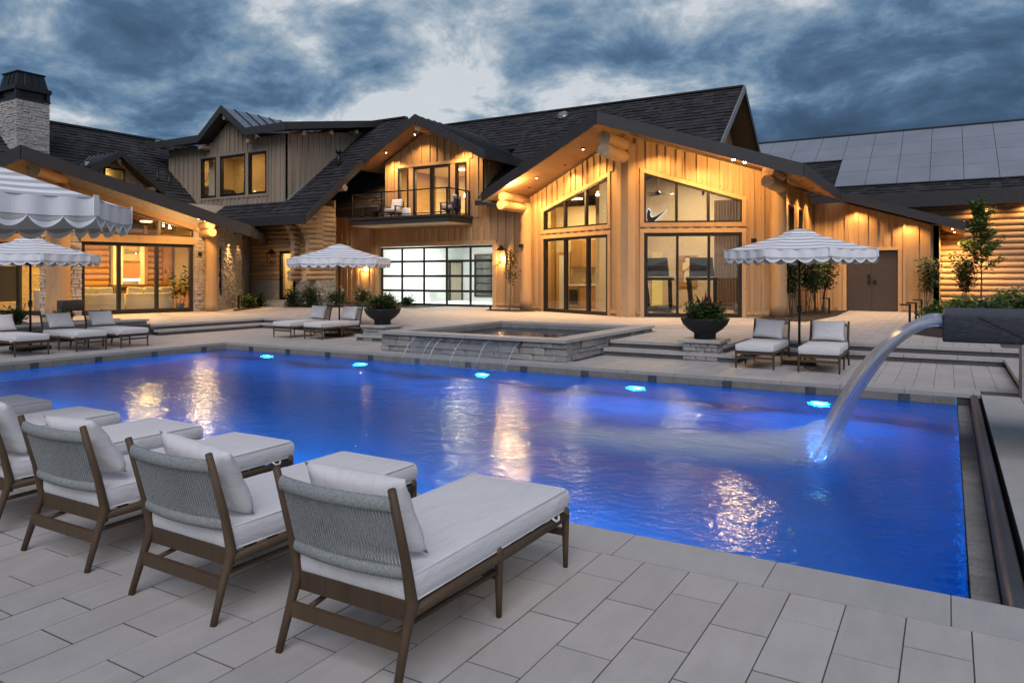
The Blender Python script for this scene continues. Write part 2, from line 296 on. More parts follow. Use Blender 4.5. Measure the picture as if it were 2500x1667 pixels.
# ------------------------------------------------------------------ mesh helpers
class MB:
    def __init__(s): s.v = []; s.f = []; s.mi = []
    def add(s, vs, fs, m=0):
        o = len(s.v); s.v += [tuple(v) for v in vs]; s.f += [tuple(i + o for i in f) for f in fs]; s.mi += [m] * len(fs); return s
    def box(s, x0, x1, y0, y1, z0, z1, m=0):
        return s.add([(x0,y0,z0),(x1,y0,z0),(x1,y1,z0),(x0,y1,z0),(x0,y0,z1),(x1,y0,z1),(x1,y1,z1),(x0,y1,z1)],
            [(0,3,2,1),(4,5,6,7),(0,1,5,4),(1,2,6,5),(2,3,7,6),(3,0,4,7)], m)
    def prism(s, poly0, poly1, m=0):
        n = len(poly0); return s.add(list(poly0) + list(poly1), [tuple(range(n - 1, -1, -1)), tuple(range(n, 2 * n))] + [(i, (i + 1) % n, n + (i + 1) % n, n + i) for i in range(n)], m)
    def bar(s, p, q, wd, ht, up=(0, 0, 1), m=0):
        p, q = Vector(p), Vector(q); d = (q - p).normalized(); u = Vector(up); sd = d.cross(u)
        if sd.length < 1e-4: sd = d.cross(Vector((1, 0, 0)))
        sd.normalize(); u = sd.cross(d)
        c = [sd * a * wd / 2 + u * b * ht / 2 for a, b in ((-1, -1), (1, -1), (1, 1), (-1, 1))]
        return s.prism([p + k for k in c], [q + k for k in c], m)
    def tube(s, pts, rad, n=8, cap=True, m=0, squash=None):
        pts = [Vector(p) for p in pts]; rr = rad if isinstance(rad, (list, tuple)) else [rad] * len(pts); o = len(s.v); prev = None
        for i, p in enumerate(pts):
            d = (pts[min(i + 1, len(pts) - 1)] - pts[max(i - 1, 0)]).normalized()
            a = prev if prev is not None else (Vector((0, 0, 1)) if abs(d.z) < .9 else Vector((1, 0, 0)))
            b = d.cross(a).normalized(); a = b.cross(d).normalized(); prev = a
            for k in range(n):
                t = 2 * math.pi * k / n; s.v.append(tuple(p + (a * math.cos(t) + b * math.sin(t)) * rr[i]))
        for i in range(len(pts) - 1):
            for k in range(n):
                s.f.append((o + i * n + k, o + i * n + (k + 1) % n, o + (i + 1) * n + (k + 1) % n, o + (i + 1) * n + k)); s.mi.append(m)
        if cap:
            s.f.append(tuple(o + k for k in range(n - 1, -1, -1))); e = o + (len(pts) - 1) * n; s.f.append(tuple(e + k for k in range(n))); s.mi += [m, m]
        return s
    def lathe(s, prof, n=24, c=(0, 0, 0), m=0):
        o = len(s.v)
        for r, z in prof:
            for k in range(n):
                t = 2 * math.pi * k / n; s.v.append((c[0] + r * math.cos(t), c[1] + r * math.sin(t), c[2] + z))
        for i in range(len(prof) - 1):
            for k in range(n): s.f.append((o + i * n + k, o + i * n + (k + 1) % n, o + (i + 1) * n + (k + 1) % n, o + (i + 1) * n + k)); s.mi.append(m)
        return s
    def mesh(s, name, mats, smooth=False, origin=(0, 0, 0)):
        me = bpy.data.meshes.new(name); ox, oy, oz = origin
        me.from_pydata([(a - ox, b - oy, c - oz) for a, b, c in s.v], [], s.f)
        mats = mats if isinstance(mats, (list, tuple)) else [mats]
        for k in mats: me.materials.append(MATS[k])
        if len(mats) > 1: me.polygons.foreach_set('material_index', s.mi)
        if smooth: me.polygons.foreach_set('use_smooth', [True] * len(me.polygons))
        me.update(); return me

def fixn(me):
    bm = bmesh.new(); bm.from_mesh(me); bmesh.ops.recalc_face_normals(bm, faces=bm.faces); bm.to_mesh(me); bm.free(); return me
def rbox_mesh(name, sx, sy, sz, r, mat, seg=2, smooth=True):
    bm = bmesh.new(); bmesh.ops.create_cube(bm, size=1)
    for v in bm.verts: v.co = Vector((v.co.x * sx, v.co.y * sy, v.co.z * sz))
    bmesh.ops.bevel(bm, geom=list(bm.edges), offset=r, segments=seg, profile=.6, affect='EDGES')
    me = bpy.data.meshes.new(name); bm.to_mesh(me); bm.free(); me.materials.append(MATS[mat])
    if smooth: me.polygons.foreach_set('use_smooth', [True] * len(me.polygons))
    return me
_unit = {}
def unit(mat):
    if mat not in _unit: _unit[mat] = MB().box(-.5, .5, -.5, .5, -.5, .5).mesh('piece_' + mat, mat)
    return _unit[mat]
_stones = {}
def stone_mesh(mat, k):
    if (mat, k) not in _stones:
        r2 = random.Random(k * 13 + 5); bm = bmesh.new(); bmesh.ops.create_cube(bm, size=1)
        bmesh.ops.bevel(bm, geom=list(bm.edges), offset=.09, segments=1, affect='EDGES')
        for v in bm.verts: v.co += Vector((r2.uniform(-.05, .05), r2.uniform(-.09, .09), r2.uniform(-.06, .06)))
        me = bpy.data.meshes.new('stone_' + mat); bm.to_mesh(me); bm.free(); me.materials.append(MATS[mat]); _stones[(mat, k)] = me
    return _stones[(mat, k)]
_cyl = {}
def log_mesh(mat, endmat, k=0):
    key = (mat, endmat, k)
    if key not in _cyl:
        r2 = random.Random(k + 3); b = MB(); n = 14; xs = [-.5, -.25, 0, .25, .5]; o = []
        for i, x in enumerate(xs):
            rr = .5 * (1 + r2.uniform(-.03, .03))
            for j in range(n):
                t = 2 * math.pi * j / n; b.v.append((x, math.cos(t) * rr * (1 + .02 * math.sin(3 * t + k)), math.sin(t) * rr))
        for i in range(len(xs) - 1):
            for j in range(n): b.f.append((i * n + j, (i + 1) * n + j, (i + 1) * n + (j + 1) % n, i * n + (j + 1) % n)); b.mi.append(0)
        b.f.append(tuple(range(n))); b.f.append(tuple((len(xs) - 1) * n + j for j in range(n - 1, -1, -1))); b.mi += [1, 1]
        me = b.mesh('log', [mat, endmat]); fixn(me)
        for p in me.polygons: p.use_smooth = len(p.vertices) == 4
        _cyl[key] = me
    return _cyl[key]

def tag(o, label=None, cat=None, group=None, kind=None):
    for k, v in (('label', label), ('category', cat), ('group', group), ('kind', kind)):
        if v: o[k] = v
    return o
class Thing:
    def __init__(s, name, label, cat, loc=(0, 0, 0), rotz=0, group=None, kind=None):
        s.o = bpy.data.objects.new(name, None); s.o.empty_display_size = .2; COL.objects.link(s.o); s.loc = Vector(loc); s.o.location = loc; s.o.rotation_euler = (0, 0, rotz)
        tag(s.o, label, cat, group, kind); s.local = False
    def part(s, name, mb, mat, smooth=False, parent=None, label=None, fix=True, kind=None):
        me = mb.mesh(name, mat, smooth, s.loc if not s.local else (0, 0, 0)) if isinstance(mb, MB) else mb
        if fix and isinstance(mb, MB): fixn(me)
        o = bpy.data.objects.new(name, me); COL.objects.link(o); o.parent = parent or s.o
        if label: o['label'] = label
        if kind: o['kind'] = kind
        return o
    def piece(s, name, me, loc, scale=(1, 1, 1), rotz=0, parent=None, rot=None):
        o = bpy.data.objects.new(name, me); COL.objects.link(o); o.parent = parent or s.o
        o.location = Vector(loc) - (s.loc if not s.local else Vector((0, 0, 0))); o.scale = scale; o.rotation_euler = rot if rot else (0, 0, rotz); return o
    def light(s, name, typ, loc, energy, color=WARM, parent=None, rot=(0, 0, 0), **k):
        d = bpy.data.lights.new(name, typ); d.energy = energy; d.color = color
        for a, b in k.items(): setattr(d, a, b)
        o = bpy.data.objects.new(name, d); COL.objects.link(o); o.parent = parent or s.o; o.location = Vector(loc) - (s.loc if not s.local else Vector((0, 0, 0))); o.rotation_euler = rot; return o
def solo(name, mb, mat, label, cat, loc=(0, 0, 0), smooth=False, group=None, kind=None, fix=True):
    me = mb.mesh(name, mat, smooth, loc) if isinstance(mb, MB) else mb
    if fix and isinstance(mb, MB): fixn(me)
    o = bpy.data.objects.new(name, me); COL.objects.link(o); o.location = loc; return tag(o, label, cat, group, kind)
def copy_thing(src, loc, rotz, label=None, group=None):
    def cp(o, parent):
        c_ = o.copy(); COL.objects.link(c_)
        if parent is not None: c_.parent = parent
        for ch in kids.get(o.name, []): cp(ch, c_)
        return c_
    kids = {}
    st = [src]
    while st:
        x = st.pop()
        for ch in x.children: kids.setdefault(x.name, []).append(ch); st.append(ch)
    r = cp(src, None); r.location = loc; r.rotation_euler = (0, 0, rotz)
    if label: r['label'] = label
    if group: r['group'] = group
    return r

class Wall:
    """vertical wall plane: origin P, runs along u to Q; n is the outward normal"""
    def __init__(s, P, Q, out):
        s.P = Vector((P[0], P[1], 0)); d = Vector((Q[0] - P[0], Q[1] - P[1], 0)); s.L = d.length; s.u = d.normalized(); s.n = Vector((-s.u.y, s.u.x, 0))
        if s.n.dot(Vector((out[0], out[1], 0))) < 0: s.n = -s.n
        s.rz = math.atan2(s.u.y, s.u.x)
    def p(s, a, z, b=0): return s.P + s.u * a + s.n * b + Vector((0, 0, z))
    def slab(s, mb, poly, b0, b1, m=0): mb.prism([s.p(a, z, b0) for a, z in poly], [s.p(a, z, b1) for a, z in poly], m)
    def block(s, th, name, mat, a0, a1, z0, z1, b0, b1, parent=None, me=None):
        return th.piece(name, me or unit(mat), s.p((a0 + a1) / 2, (z0 + z1) / 2, (b0 + b1) / 2), (a1 - a0, b1 - b0, z1 - z0), s.rz, parent)
def lin(p0, p1): return lambda a: p0[1] + (p1[1] - p0[1]) * (a - p0[0]) / (p1[0] - p0[0])
def K(v): return (lambda a: v) if isinstance(v, (int, float)) else v
def wall_mesh(W, a0, a1, zb, top, holes, th=.2, off=0, brk=()):
    top, zb = K(top), K(zb); mb = MB(); xs = sorted({a0, a1, *[x for h in holes for x in h[:2] if a0 < x < a1], *[b for b in brk if a0 < b < a1]})
    for x0, x1 in zip(xs, xs[1:]):
        mid = (x0 + x1) / 2; hs = sorted([h for h in holes if h[0] <= mid <= h[1]], key=lambda h: K(h[2])(mid)); low = zb
        for h in hs:
            if K(h[2])(mid) - low(mid) > .005: W.slab(mb, [(x0, low(x0)), (x1, low(x1)), (x1, K(h[2])(x1)), (x0, K(h[2])(x0))], off - th, off)
            low = K(h[3])
        if top(mid) - low(mid) > .005: W.slab(mb, [(x0, low(x0)), (x1, low(x1)), (x1, top(x1)), (x0, top(x0))], off - th, off)
    return mb
def battens(th, W, wallobj, a0, a1, zb, top, holes, step=.36, wid=.13, dep=.05, mat='board_wood', off=0, seed=1):
    top, zb = K(top), K(zb); r2 = random.Random(seed); a = a0 + wid / 2 + .01; n = 0
    while a < a1 - wid / 2:
        w2 = wid * r2.choice((.75, 1, 1, 1.25)); lo, hi = a - w2 / 2, a + w2 / 2; segs = [(max(zb(lo), zb(hi)), min(top(lo), top(hi)))]
        for h in holes:
            if hi > h[0] and lo < h[1]:
                x0, x1 = max(lo, h[0]), min(hi, h[1]); b = min(K(h[2])(x0), K(h[2])(x1)); t = max(K(h[3])(x0), K(h[3])(x1)); ns = []
                for s0, s1 in segs:
                    if b > s0: ns.append((s0, min(s1, b)))
                    if t < s1: ns.append((max(s0, t), s1))
                segs = ns
        for s0, s1 in segs:
            if s1 - s0 > .06: W.block(th, 'batten', mat, lo, hi, s0, s1, off - .004, off + dep * r2.uniform(.8, 1.25), wallobj)
        a += step * r2.choice((.8, 1, 1, 1.15))
def window(th, W, a0, a1, zb, top, cols, rows=(), fw=.07, mat='bronze_frame', b0=-.12, b1=.03, name='window', bot=None, mull=None, pane_b=-.05, slab_bottom=None, panes=True):
    """framed glazing with a possibly sloping top: frame mesh + one pane object per light"""
    top = K(top); mb = MB(); bt = bot or fw; ml = mull or fw
    W.slab(mb, [(a0, zb), (a1, zb), (a1, zb + bt), (a0, zb + bt)], b0, b1)
    W.slab(mb, [(a0, top(a0) - fw), (a1, top(a1) - fw), (a1, top(a1)), (a0, top(a0))], b0, b1)
    W.slab(mb, [(a0, zb + bt), (a0 + fw, zb + bt), (a0 + fw, top(a0 + fw) - fw), (a0, top(a0) - fw)], b0, b1)
    W.slab(mb, [(a1 - fw, zb + bt), (a1, zb + bt), (a1, top(a1) - fw), (a1 - fw, top(a1 - fw) - fw)], b0, b1)
    for c_ in cols: W.slab(mb, [(c_ - ml / 2, zb + bt), (c_ + ml / 2, zb + bt), (c_ + ml / 2, top(c_ + ml / 2) - fw), (c_ - ml / 2, top(c_ - ml / 2) - fw)], b0 + .01, b1 - .01)
    for r_ in rows: W.slab(mb, [(a0 + fw, r_ - ml / 2), (a1 - fw, r_ - ml / 2), (a1 - fw, r_ + ml / 2), (a0 + fw, r_ + ml / 2)], b0 + .02, b1 - .02)
    wo = th.part(name, mb, mat)
    if panes:
        xs = [a0 + fw] + [x for c_ in cols for x in (c_ - ml / 2, c_ + ml / 2)] + [a1 - fw]; zs = list(rows)
        for i in range(0, len(xs), 2):
            x0, x1 = xs[i], xs[i + 1]; lows = [zb + bt] + [r_ + ml / 2 for r_ in zs]; highs = [r_ - ml / 2 for r_ in zs] + [None]
            for lo, hi in zip(lows, highs):
                t0, t1 = (hi, hi) if hi is not None else (top(x0) - fw, top(x1) - fw); p = MB()
                W.slab(p, [(x0, lo), (x1, lo), (x1, t1), (x0, t0)], pane_b - .006, pane_b); th.part('pane', p, 'window_glass', parent=wo)
    return wo
def trim(th, W, a0, a1, zb, top, wd=.14, mat='trim_wood', b=.05, bottom=False):
    top = K(top); mb = MB(); f = lambda a: top(a)
    W.slab(mb, [(a0 - wd, zb), (a0, zb), (a0, f(a0) + .0), (a0 - wd, f(a0 - wd))], .0, b); W.slab(mb, [(a1, zb), (a1 + wd, zb), (a1 + wd, f(a1 + wd)), (a1, f(a1))], .0, b)
    W.slab(mb, [(a0 - wd, f(a0 - wd)), (a1 + wd, f(a1 + wd)), (a1 + wd, f(a1 + wd) + wd), (a0 - wd, f(a0 - wd) + wd)], .0, b + .006)
    if bottom: W.slab(mb, [(a0 - wd, zb - wd), (a1 + wd, zb - wd), (a1 + wd, zb), (a0 - wd, zb)], .0, b + .008)
    return th.part('window_trim', mb, mat)
def stonework(th, W, a0, a1, z0, z1, mat, rh=(.08, .16), ln=(.18, .5), dep=.07, holes=(), backing=True, cap=300, b=0, seed=1, parent=None, back_t=.2):
    r2 = random.Random(seed); par = parent
    if backing: par = th.part('wall', wall_mesh(W, a0, a1, z0, z1, holes, back_t, b), 'mortar', parent=parent)
    z = z0; n = 0; extra = MB()
    while z < z1 - .03:
        h = min(r2.uniform(*rh), z1 - z)
        if z1 - (z + h) < .04: h = z1 - z
        a = a0 - r2.uniform(0, ln[0])
        while a < a1 - .02:
            l = r2.uniform(*ln) * (1.3 if h > sum(rh) / 2 else .9); lo, hi = max(a, a0), min(a + l, a1)
            if a1 - hi < .08: hi = a1
            a = hi
            if hi - lo < .05: continue
            if any(hi > q[0] + .01 and lo < q[1] - .01 and z + h > q[2] + .01 and z < q[3] - .01 for q in holes):
                for q in holes:
                    if lo < q[0] < hi: hi2 = q[0]; lo2 = lo; break
                    if lo < q[1] < hi: lo2 = q[1]; hi2 = hi; break
                else: continue
                lo, hi = lo2, hi2
                if hi - lo < .05: continue
            pr = dep * r2.uniform(.45, 1.15); n += 1
            if n <= cap: W.block(th, 'stone', mat, lo + .006, hi - .006, z + .005, z + h - .005, b - .03, b + pr, par, stone_mesh(mat, r2.randrange(10)))
            else: W.slab(extra, [(lo + .006, z + .005), (hi - .006, z + .005), (hi - .006, z + h - .005), (lo + .006, z + h - .005)], b - .03, b + pr)
        z += h
    if extra.v: th.part('stones', extra, mat, parent=par, kind='stuff')
    return par
def logwall(th, W, a0, a1, z0, z1, dia, mat='log_wood', holes=(), parent=None, seed=0, b=0, ext=(0, 0)):
    n = max(1, round((z1 - z0) / (dia * .94))); st = (z1 - z0) / n; r2 = random.Random(seed)
    for i in range(n):
        zc_ = z0 + (i + .5) * st; segs = [(a0 - ext[0], a1 + ext[1])]
        for h in holes:
            if h[2] - .04 < zc_ < h[3] + .04: segs = [q for s0, s1 in segs for q in ((s0, min(s1, h[0])), (max(s0, h[1]), s1)) if q[1] - q[0] > .05]
        for s0, s1 in segs:
            th.piece('log', log_mesh(mat, 'log_end', r2.randrange(5)), W.p((s0 + s1) / 2, zc_, b - dia * .22), (s1 - s0, dia, dia * 1.02), W.rz, parent)
def roof(th, e0, e1, r1, r0, thick=.16, soffit='soffit_wood', fascia=None, shingles=True, expo=.24, wid=.33, seed=1, name='roof', topmat='fascia', seams=None):
    """one roof slope; e0-e1 eave corners, r1-r0 ridge corners (3D, top plane)"""
    e0, e1, r1, r0 = map(Vector, (e0, e1, r1, r0)); nrm = (e1 - e0).cross(r0 - e0)
    if nrm.length < 1e-6: nrm = (e1 - e0).cross(r1 - e0)
    nrm.normalize(); nrm = -nrm if nrm.z < 0 else nrm
    quad = [e0, e1, r1, r0]; mb = MB(); dn = Vector((0, 0, -thick)); mb.add(quad + [q + dn for q in quad], [(0, 1, 2, 3)], 0)
    o = len(mb.v) - 8; mb.f += [(o + 7, o + 6, o + 5, o + 4)]; mb.mi += [1]
    for i in range(4): mb.f.append((o + i, o + 4 + i, o + 4 + (i + 1) % 4, o + (i + 1) % 4)); mb.mi.append(0)
    ro = th.part(name, mb, [topmat, soffit])
    if shingles:
        r2 = random.Random(seed); sb = MB(); L = ((r0 - e0).length + (r1 - e1).length) / 2; rows = max(1, round(L / expo))
        for j in range(rows):
            v0 = j / rows; v1 = min(1, (j + 1.25) / rows); A0, A1 = e0.lerp(r0, v0), e1.lerp(r1, v0); B0, B1 = e0.lerp(r0, v1), e1.lerp(r1, v1)
            wl_ = (A1 - A0).length
            if wl_ < .1: continue
            t = -r2.uniform(0, wid) / wl_
            while t < 1:
                dt = wid * r2.uniform(.6, 1.4) / wl_; t0, t1 = max(t, 0), min(t + dt - .008 / wl_, 1); t += dt
                if t1 - t0 < .02 / wl_: continue
                hh = .045 * r2.uniform(.7, 1.5); lo = r2.uniform(-.012, .012); up = (B0 - A0).normalized() * lo
                P = [A0.lerp(A1, t0) + up, A0.lerp(A1, t1) + up, B0.lerp(B1, t1), B0.lerp(B1, t0)]
                sb.add([P[0] + nrm * hh, P[1] + nrm * hh, P[2] + nrm * .006, P[3] + nrm * .006, P[0], P[1]], [(0, 1, 2, 3), (4, 5, 1, 0), (4, 0, 3), (5, 2, 1)])
        th.part('shingles', sb, 'shingle', parent=ro, fix=False, kind='stuff')
    if seams:
        k = seams
        for i in range(k + 1):
            t = (i + .02) / (k + .04); a, b_ = e0.lerp(e1, t), r0.lerp(r1, t)
            if (b_ - a).length > .05: th.part('seam', MB().bar(a + nrm * .02, b_ + nrm * .02, .03, .05, nrm), 'chimney_metal', parent=ro)
    return ro
def board(th, name, p, q, wd, ht, mat='fascia', parent=None, up=(0, 0, 1)): return th.part(name, MB().bar(p, q, wd, ht, up), mat, parent=parent)
def fascia(th, p, q, ht=.34, wd=.06, drop=.13, parent=None, mat='fascia', name='fascia_board'):
    p, q = Vector(p), Vector(q); z = Vector((0, 0, ht / 2 - drop)); d = Vector((q.x - p.x, q.y - p.y, 0)).normalized(); sd = Vector((-d.y, d.x, 0)) * wd / 2; mb = MB()
    lo, hi = Vector((0, 0, -ht + .05)), Vector((0, 0, .05)); mb.prism([p - sd + lo, q - sd + lo, q - sd + hi, p - sd + hi], [p + sd + lo, q + sd + lo, q + sd + hi, p + sd + hi])
    return th.part(name, mb, mat, parent=parent)
def log_beam(th, p, q, dia, mat='log_wood_y', name='log_beam', parent=None):
    p, q = Vector(p), Vector(q); d = q - p; o = th.piece(name, log_mesh(mat, 'log_end', rng.randrange(5)), (p + q) / 2, (d.length, dia, dia), 0, parent)
    o.rotation_euler = d.to_track_quat('X', 'Z').to_euler(); return o
def downlight(th, p, energy, tilt=(0, 0, 0), cone=120, bulb=True, rad=.045, parent=None, flood=False):
    p = Vector(p); b = MB().lathe([(0, 0), (.035, 0), (.06, .0), (.065, .03), (.055, .05), (0, .05)], 14, p); o = th.part('downlight', b, ['black_metal'], True, parent)
    e = MB().lathe([(0, -.05), (.045, -.038), (.06, -.008), (.05, .004)], 12, p) if flood else MB().lathe([(0, -.014), (.02, -.013), (.032, -.004), (.034, .004)], 12, p)
    if bulb: th.part('bulb', e, 'bulb_warm', True, o)
    if flood: th.light('lamp', 'POINT', p - Vector((0, 0, .13)), energy, WARM, o, shadow_soft_size=.05)
    else: th.light('lamp', 'SPOT', p - Vector((0, 0, .03)), energy, WARM, o, tilt, spot_size=R(cone), spot_blend=.6, shadow_soft_size=rad)
    return o

# ------------------------------------------------------------------ leaf plants
def leaves(mb, pts, size, r2, m=0, flat=0., droop=0.):
    for p in pts:
        a = r2.uniform(0, 6.283); e = r2.uniform(-.5, .9) * (1 - flat) - droop; d = Vector((math.cos(a) * math.cos(e), math.sin(a) * math.cos(e), math.sin(e))); sd = d.cross(Vector((r2.uniform(-.5, .5), r2.uniform(-.5, .5), 1))).normalized()
        s_ = size * r2.uniform(.6, 1.35); w_ = s_ * .3; p = Vector(p); nn = d.cross(sd) * s_ * .06
        mb.add([p, p + d * s_ * .5 + sd * w_ + nn, p + d * s_, p + d * s_ * .5 - sd * w_ + nn], [(0, 1, 2, 3)], m)
def blob_pts(n, c, rx, ry, rz, r2, shell=.55, lump=.25, seed=0):
    out = []
    while len(out) < n:
        v = Vector((r2.gauss(0, 1), r2.gauss(0, 1), r2.gauss(0, 1))).normalized(); k = (shell + (1 - shell) * r2.random()) * (1 + lump * noise.noise(v * 1.7 + Vector((seed, seed * .7, 1.3))) * 2)
        out.append((c[0] + v.x * rx * k, c[1] + v.y * ry * k, max(.01, c[2] + v.z * rz * k)))
    return out
# ------------------------------------------------------------------ ground, terraces and pool
T = .30; PX0, PX1, PY0, PY1 = -16.05, .10, 4.56, 12.5; WZ = -.17
solo('ground', MB().add([(x, y, -.6) for y in (-900, PY0 - .1, PY1 + .1, 900) for x in (-900, PX0 - .1, .5, 900)], [(r * 4 + c_, r * 4 + c_ + 1, r * 4 + c_ + 5, r * 4 + c_ + 4) for r in range(3) for c_ in range(3) if (r, c_) != (1, 1)]), 'grass_far', 'dark ground of lawn reaching to the horizon around the terraces', 'ground', kind='structure', fix=False)
lt = Thing('lower_terrace', 'pale stone paved pool terrace around the water', 'terrace', kind='structure')
base = MB(); base.box(-24, 4, -3, PY0 - .02, -.59, -.0035); base.box(-24, 4, PY1 + .02, 17.6, -.59, -.0035); base.box(-24, PX0 - .02, PY0 - .02, PY1 + .02, -.59, -.0035); base.box(.40, 4, PY0 - .02, PY1 + .02, -.59, -.0035)
lt.part('terrace_bed', base, 'joint_sand')
pv_me = MB().box(-.1345, .1345, -.2815, .2815, -.025, .025).mesh('paver', 'paver')
def paver_runs(x0, x1, y0, y1, z, px=.2755, py=.57, ydir=1, phase=0):
    """running-bond pavers laid lengthwise towards the house: list of (x0,x1,y0,y1)"""
    out = []; n = int(math.ceil((x1 - x0) / px - 1e-6)); 
    for i in range(n):
        a0, a1 = x1 - (i + 1) * px, x1 - i * px; a0 = max(a0, x0); st = .0 if (i + phase) % 2 else -.28 * 1.0; y = y1 - st - py if False else None
        b = y1 + (0 if (i + phase) % 2 else .24)
        while b > y0:
            c0, c1 = max(b - py, y0), min(b, y1)
            if c1 - c0 > .04 and a1 - a0 > .03: out.append((a0, a1, c0, c1))
            b -= py
    return out
def px_of(x, y, z=0):
    s_, c_ = math.sin(R(30.8)), math.cos(R(30.8)); l = c_ * x + s_ * y; d = -s_ * x + c_ * y; return (1250 + 1789 * l / d, 675 - 1789 * (z - 1.7) / d, d) if d > .3 else None
def lay(th, rects, z, cap, par, r2, mat='paver'):
    near = []
    for q in rects:
        p = px_of((q[0] + q[1]) / 2, (q[2] + q[3]) / 2, z); near.append((p[2] if p and -60 < p[0] < 2560 and p[1] < 1720 else 999, q))
    near.sort(key=lambda t: t[0]); rest = MB()
    for i, (d, q) in enumerate(near):
        dz = r2.uniform(-.0015, .0015); g = .0034
        if i < cap and d < 900: th.piece('paver', pv_me, ((q[0] + q[1]) / 2, (q[2] + q[3]) / 2, z - .025 + dz), ((q[1] - q[0] - 2 * g) / .269, (q[3] - q[2] - 3.0 * g) / .563, 1), 0, par)
        else: rest.box(q[0] + g, q[1] - g, q[2] + 1.5 * g, q[3] - 1.5 * g, z - .05, z + dz)
    if rest.v: th.part('pavers', rest, mat, parent=par, fix=False, kind='stuff')
r3 = random.Random(11)
rects = paver_runs(-12.2, 3.4, -.6, 4.155, 0)
far = paver_runs(-19.5, -11.3, 12.93, 16.55, 0) + paver_runs(-11.3, -6.4, 12.93, 13.2, 0) + paver_runs(-6.4, -3.55, 12.93, 14.65, 0) + paver_runs(-3.55, .9, 12.93, 16.55, 0, phase=1) + paver_runs(-20.1, -16.48, 4.1, 12.93, 0) + paver_runs(.87, 3.4, 4.155, 12.93, 0) + paver_runs(-20.1, -12.2, -.6, 4.1, 0)
lay(lt, rects, 0, 300, None, r3); rest = MB()
lay(lt, far, 0, 0, None, r3)

# coping stones round the pool
def coping(th, x0, x1, y0, y1, z, along, ln=.89, th_=.06, start=None, mat='coping'):
    me = _cop.setdefault(mat, rbox_mesh('coping_stone', 1, 1, 1, .012, mat, 1, False)); a, b = (x0, x1) if along == 'x' else (y0, y1); t = a if start is None else start
    while t < b - .01:
        t1 = min(t + ln, b); t0 = max(t, a)
        if t1 - t0 > .03:
            if along == 'x': th.piece('coping_stone', me, ((t0 + t1) / 2, (y0 + y1) / 2, z - th_ / 2), (t1 - t0 - .006, y1 - y0, th_))
            else: th.piece('coping_stone', me, ((x0 + x1) / 2, (t0 + t1) / 2, z - th_ / 2), (x1 - x0, t1 - t0 - .006, th_))
        t += ln
_cop = {}
pool = Thing('swimming_pool', 'rectangular swimming pool lit blue, stone coping and tiled waterline', 'pool', (-8, 8.5, 0))
coping(pool, -17.0, 1.3, PY0 - .405, PY0, .002, 'x', start=.01 - .89 * 20)
coping(pool, PX0 - .40, .40, PY1 + .0, PY1 + .42, .002, 'x', start=-16.6)
coping(pool, PX0 - .42, PX0, PY0 + .002, PY1 - .002, .002, 'y')
coping(pool, .40, .86, PY0 + .002, PY1 - .002, .0025, 'y', ln=.75); 
bs = MB(); D = -1.75
bs.add([(PX0, PY0, D), (PX1, PY0, D), (PX1, PY1, D), (PX0, PY1, D)], [(0, 1, 2, 3)])
bs.add([(PX0, PY0, D), (PX0, PY1, D), (PX0, PY1, -.06), (PX0, PY0, -.06)], [(0, 1, 2, 3)]); bs.add([(PX0, PY1, D), (PX1, PY1, D), (PX1, PY1, -.06), (PX0, PY1, -.06)], [(0, 1, 2, 3)])
bs.add([(PX0, PY0, D), (PX1, PY0, D), (PX1, PY0, -.06), (PX0, PY0, -.06)], [(3, 2, 1, 0)]); bs.add([(PX1, PY0, D), (PX1, PY1, D), (PX1, PY1, WZ - .004), (PX1, PY0, WZ - .004)], [(0, 1, 2, 3)])
pool.part('basin', bs, 'plaster_pool', fix=False)
# waterline tiles on the far and left walls
tm = rbox_mesh('waterline_tile', 1, 1, 1, .02, 'tile_grey', 1, False); td = rbox_mesh('accent_tile', 1, 1, 1, .02, 'tile_dark', 1, False); i = 0; x = PX0
while x < PX1 - .05:
    dark = i % 5 == 3; wd = .16 if dark else .29; me = td if dark else tm; x1 = min(x + wd, PX1)
    pool.piece('waterline_tile', me, ((x + x1) / 2, PY1 + .004, -.155), (x1 - x - .006, .03, .185)); x += wd; i += 1
y = PY0; i = 0
while y < PY1 - .05:
    dark = i % 5 == 2; wd = .16 if dark else .29; y1 = min(y + wd, PY1); pool.piece('waterline_tile', td if dark else tm, (PX0 - .004, (y + y1) / 2, -.155), (.03, y1 - y - .006, .185)); y += wd; i += 1
# spill edge: tiles, dark channel bar and black slot on the right side
pool.part('edge_wall', MB().box(PX1 + .002, .262, PY0 + .002, PY1 - .002, -1.0, WZ - .03), 'tile_dark')
y = PY0 + .01; em = rbox_mesh('edge_tile', 1, 1, 1, .02, 'tile_grey', 1, False)
while y < PY1 - .02:
    l = min(rng.uniform(.16, .2), PY1 - .005 - y); o = pool.piece('edge_tile', em, (PX1 + .078, y + l / 2, WZ - .022), (.15, l - .006, .04)); o.rotation_euler = (0, R(-rng.uniform(-1, 2)), 0); y += l
pool.part('gutter_bar', fixn(rbox_mesh('gutter_bar', .10, PY1 - PY0 - .006, .30, .04, 'gutter_bar', 3)), None).location = Vector((.314, (PY0 + PY1) / 2, -.155)) - pool.loc
pool.part('gutter', MB().box(.262, .40, PY0 + .001, PY1 - .001, -.6, -.31), 'gutter_black')
wm = MB(); HX = (PX0, -1.24, -1.09, PX1 + .012); HY_ = (PY0, 7.93, 8.95, PY1); wm.add([(x, y, WZ) for y in HY_ for x in HX], [(r * 4 + c_, r * 4 + c_ + 1, r * 4 + c_ + 5, r * 4 + c_ + 4) for r in range(3) for c_ in range(3) if (r, c_) != (1, 1)])  # hole left under the jet so the added floor lamp shines through
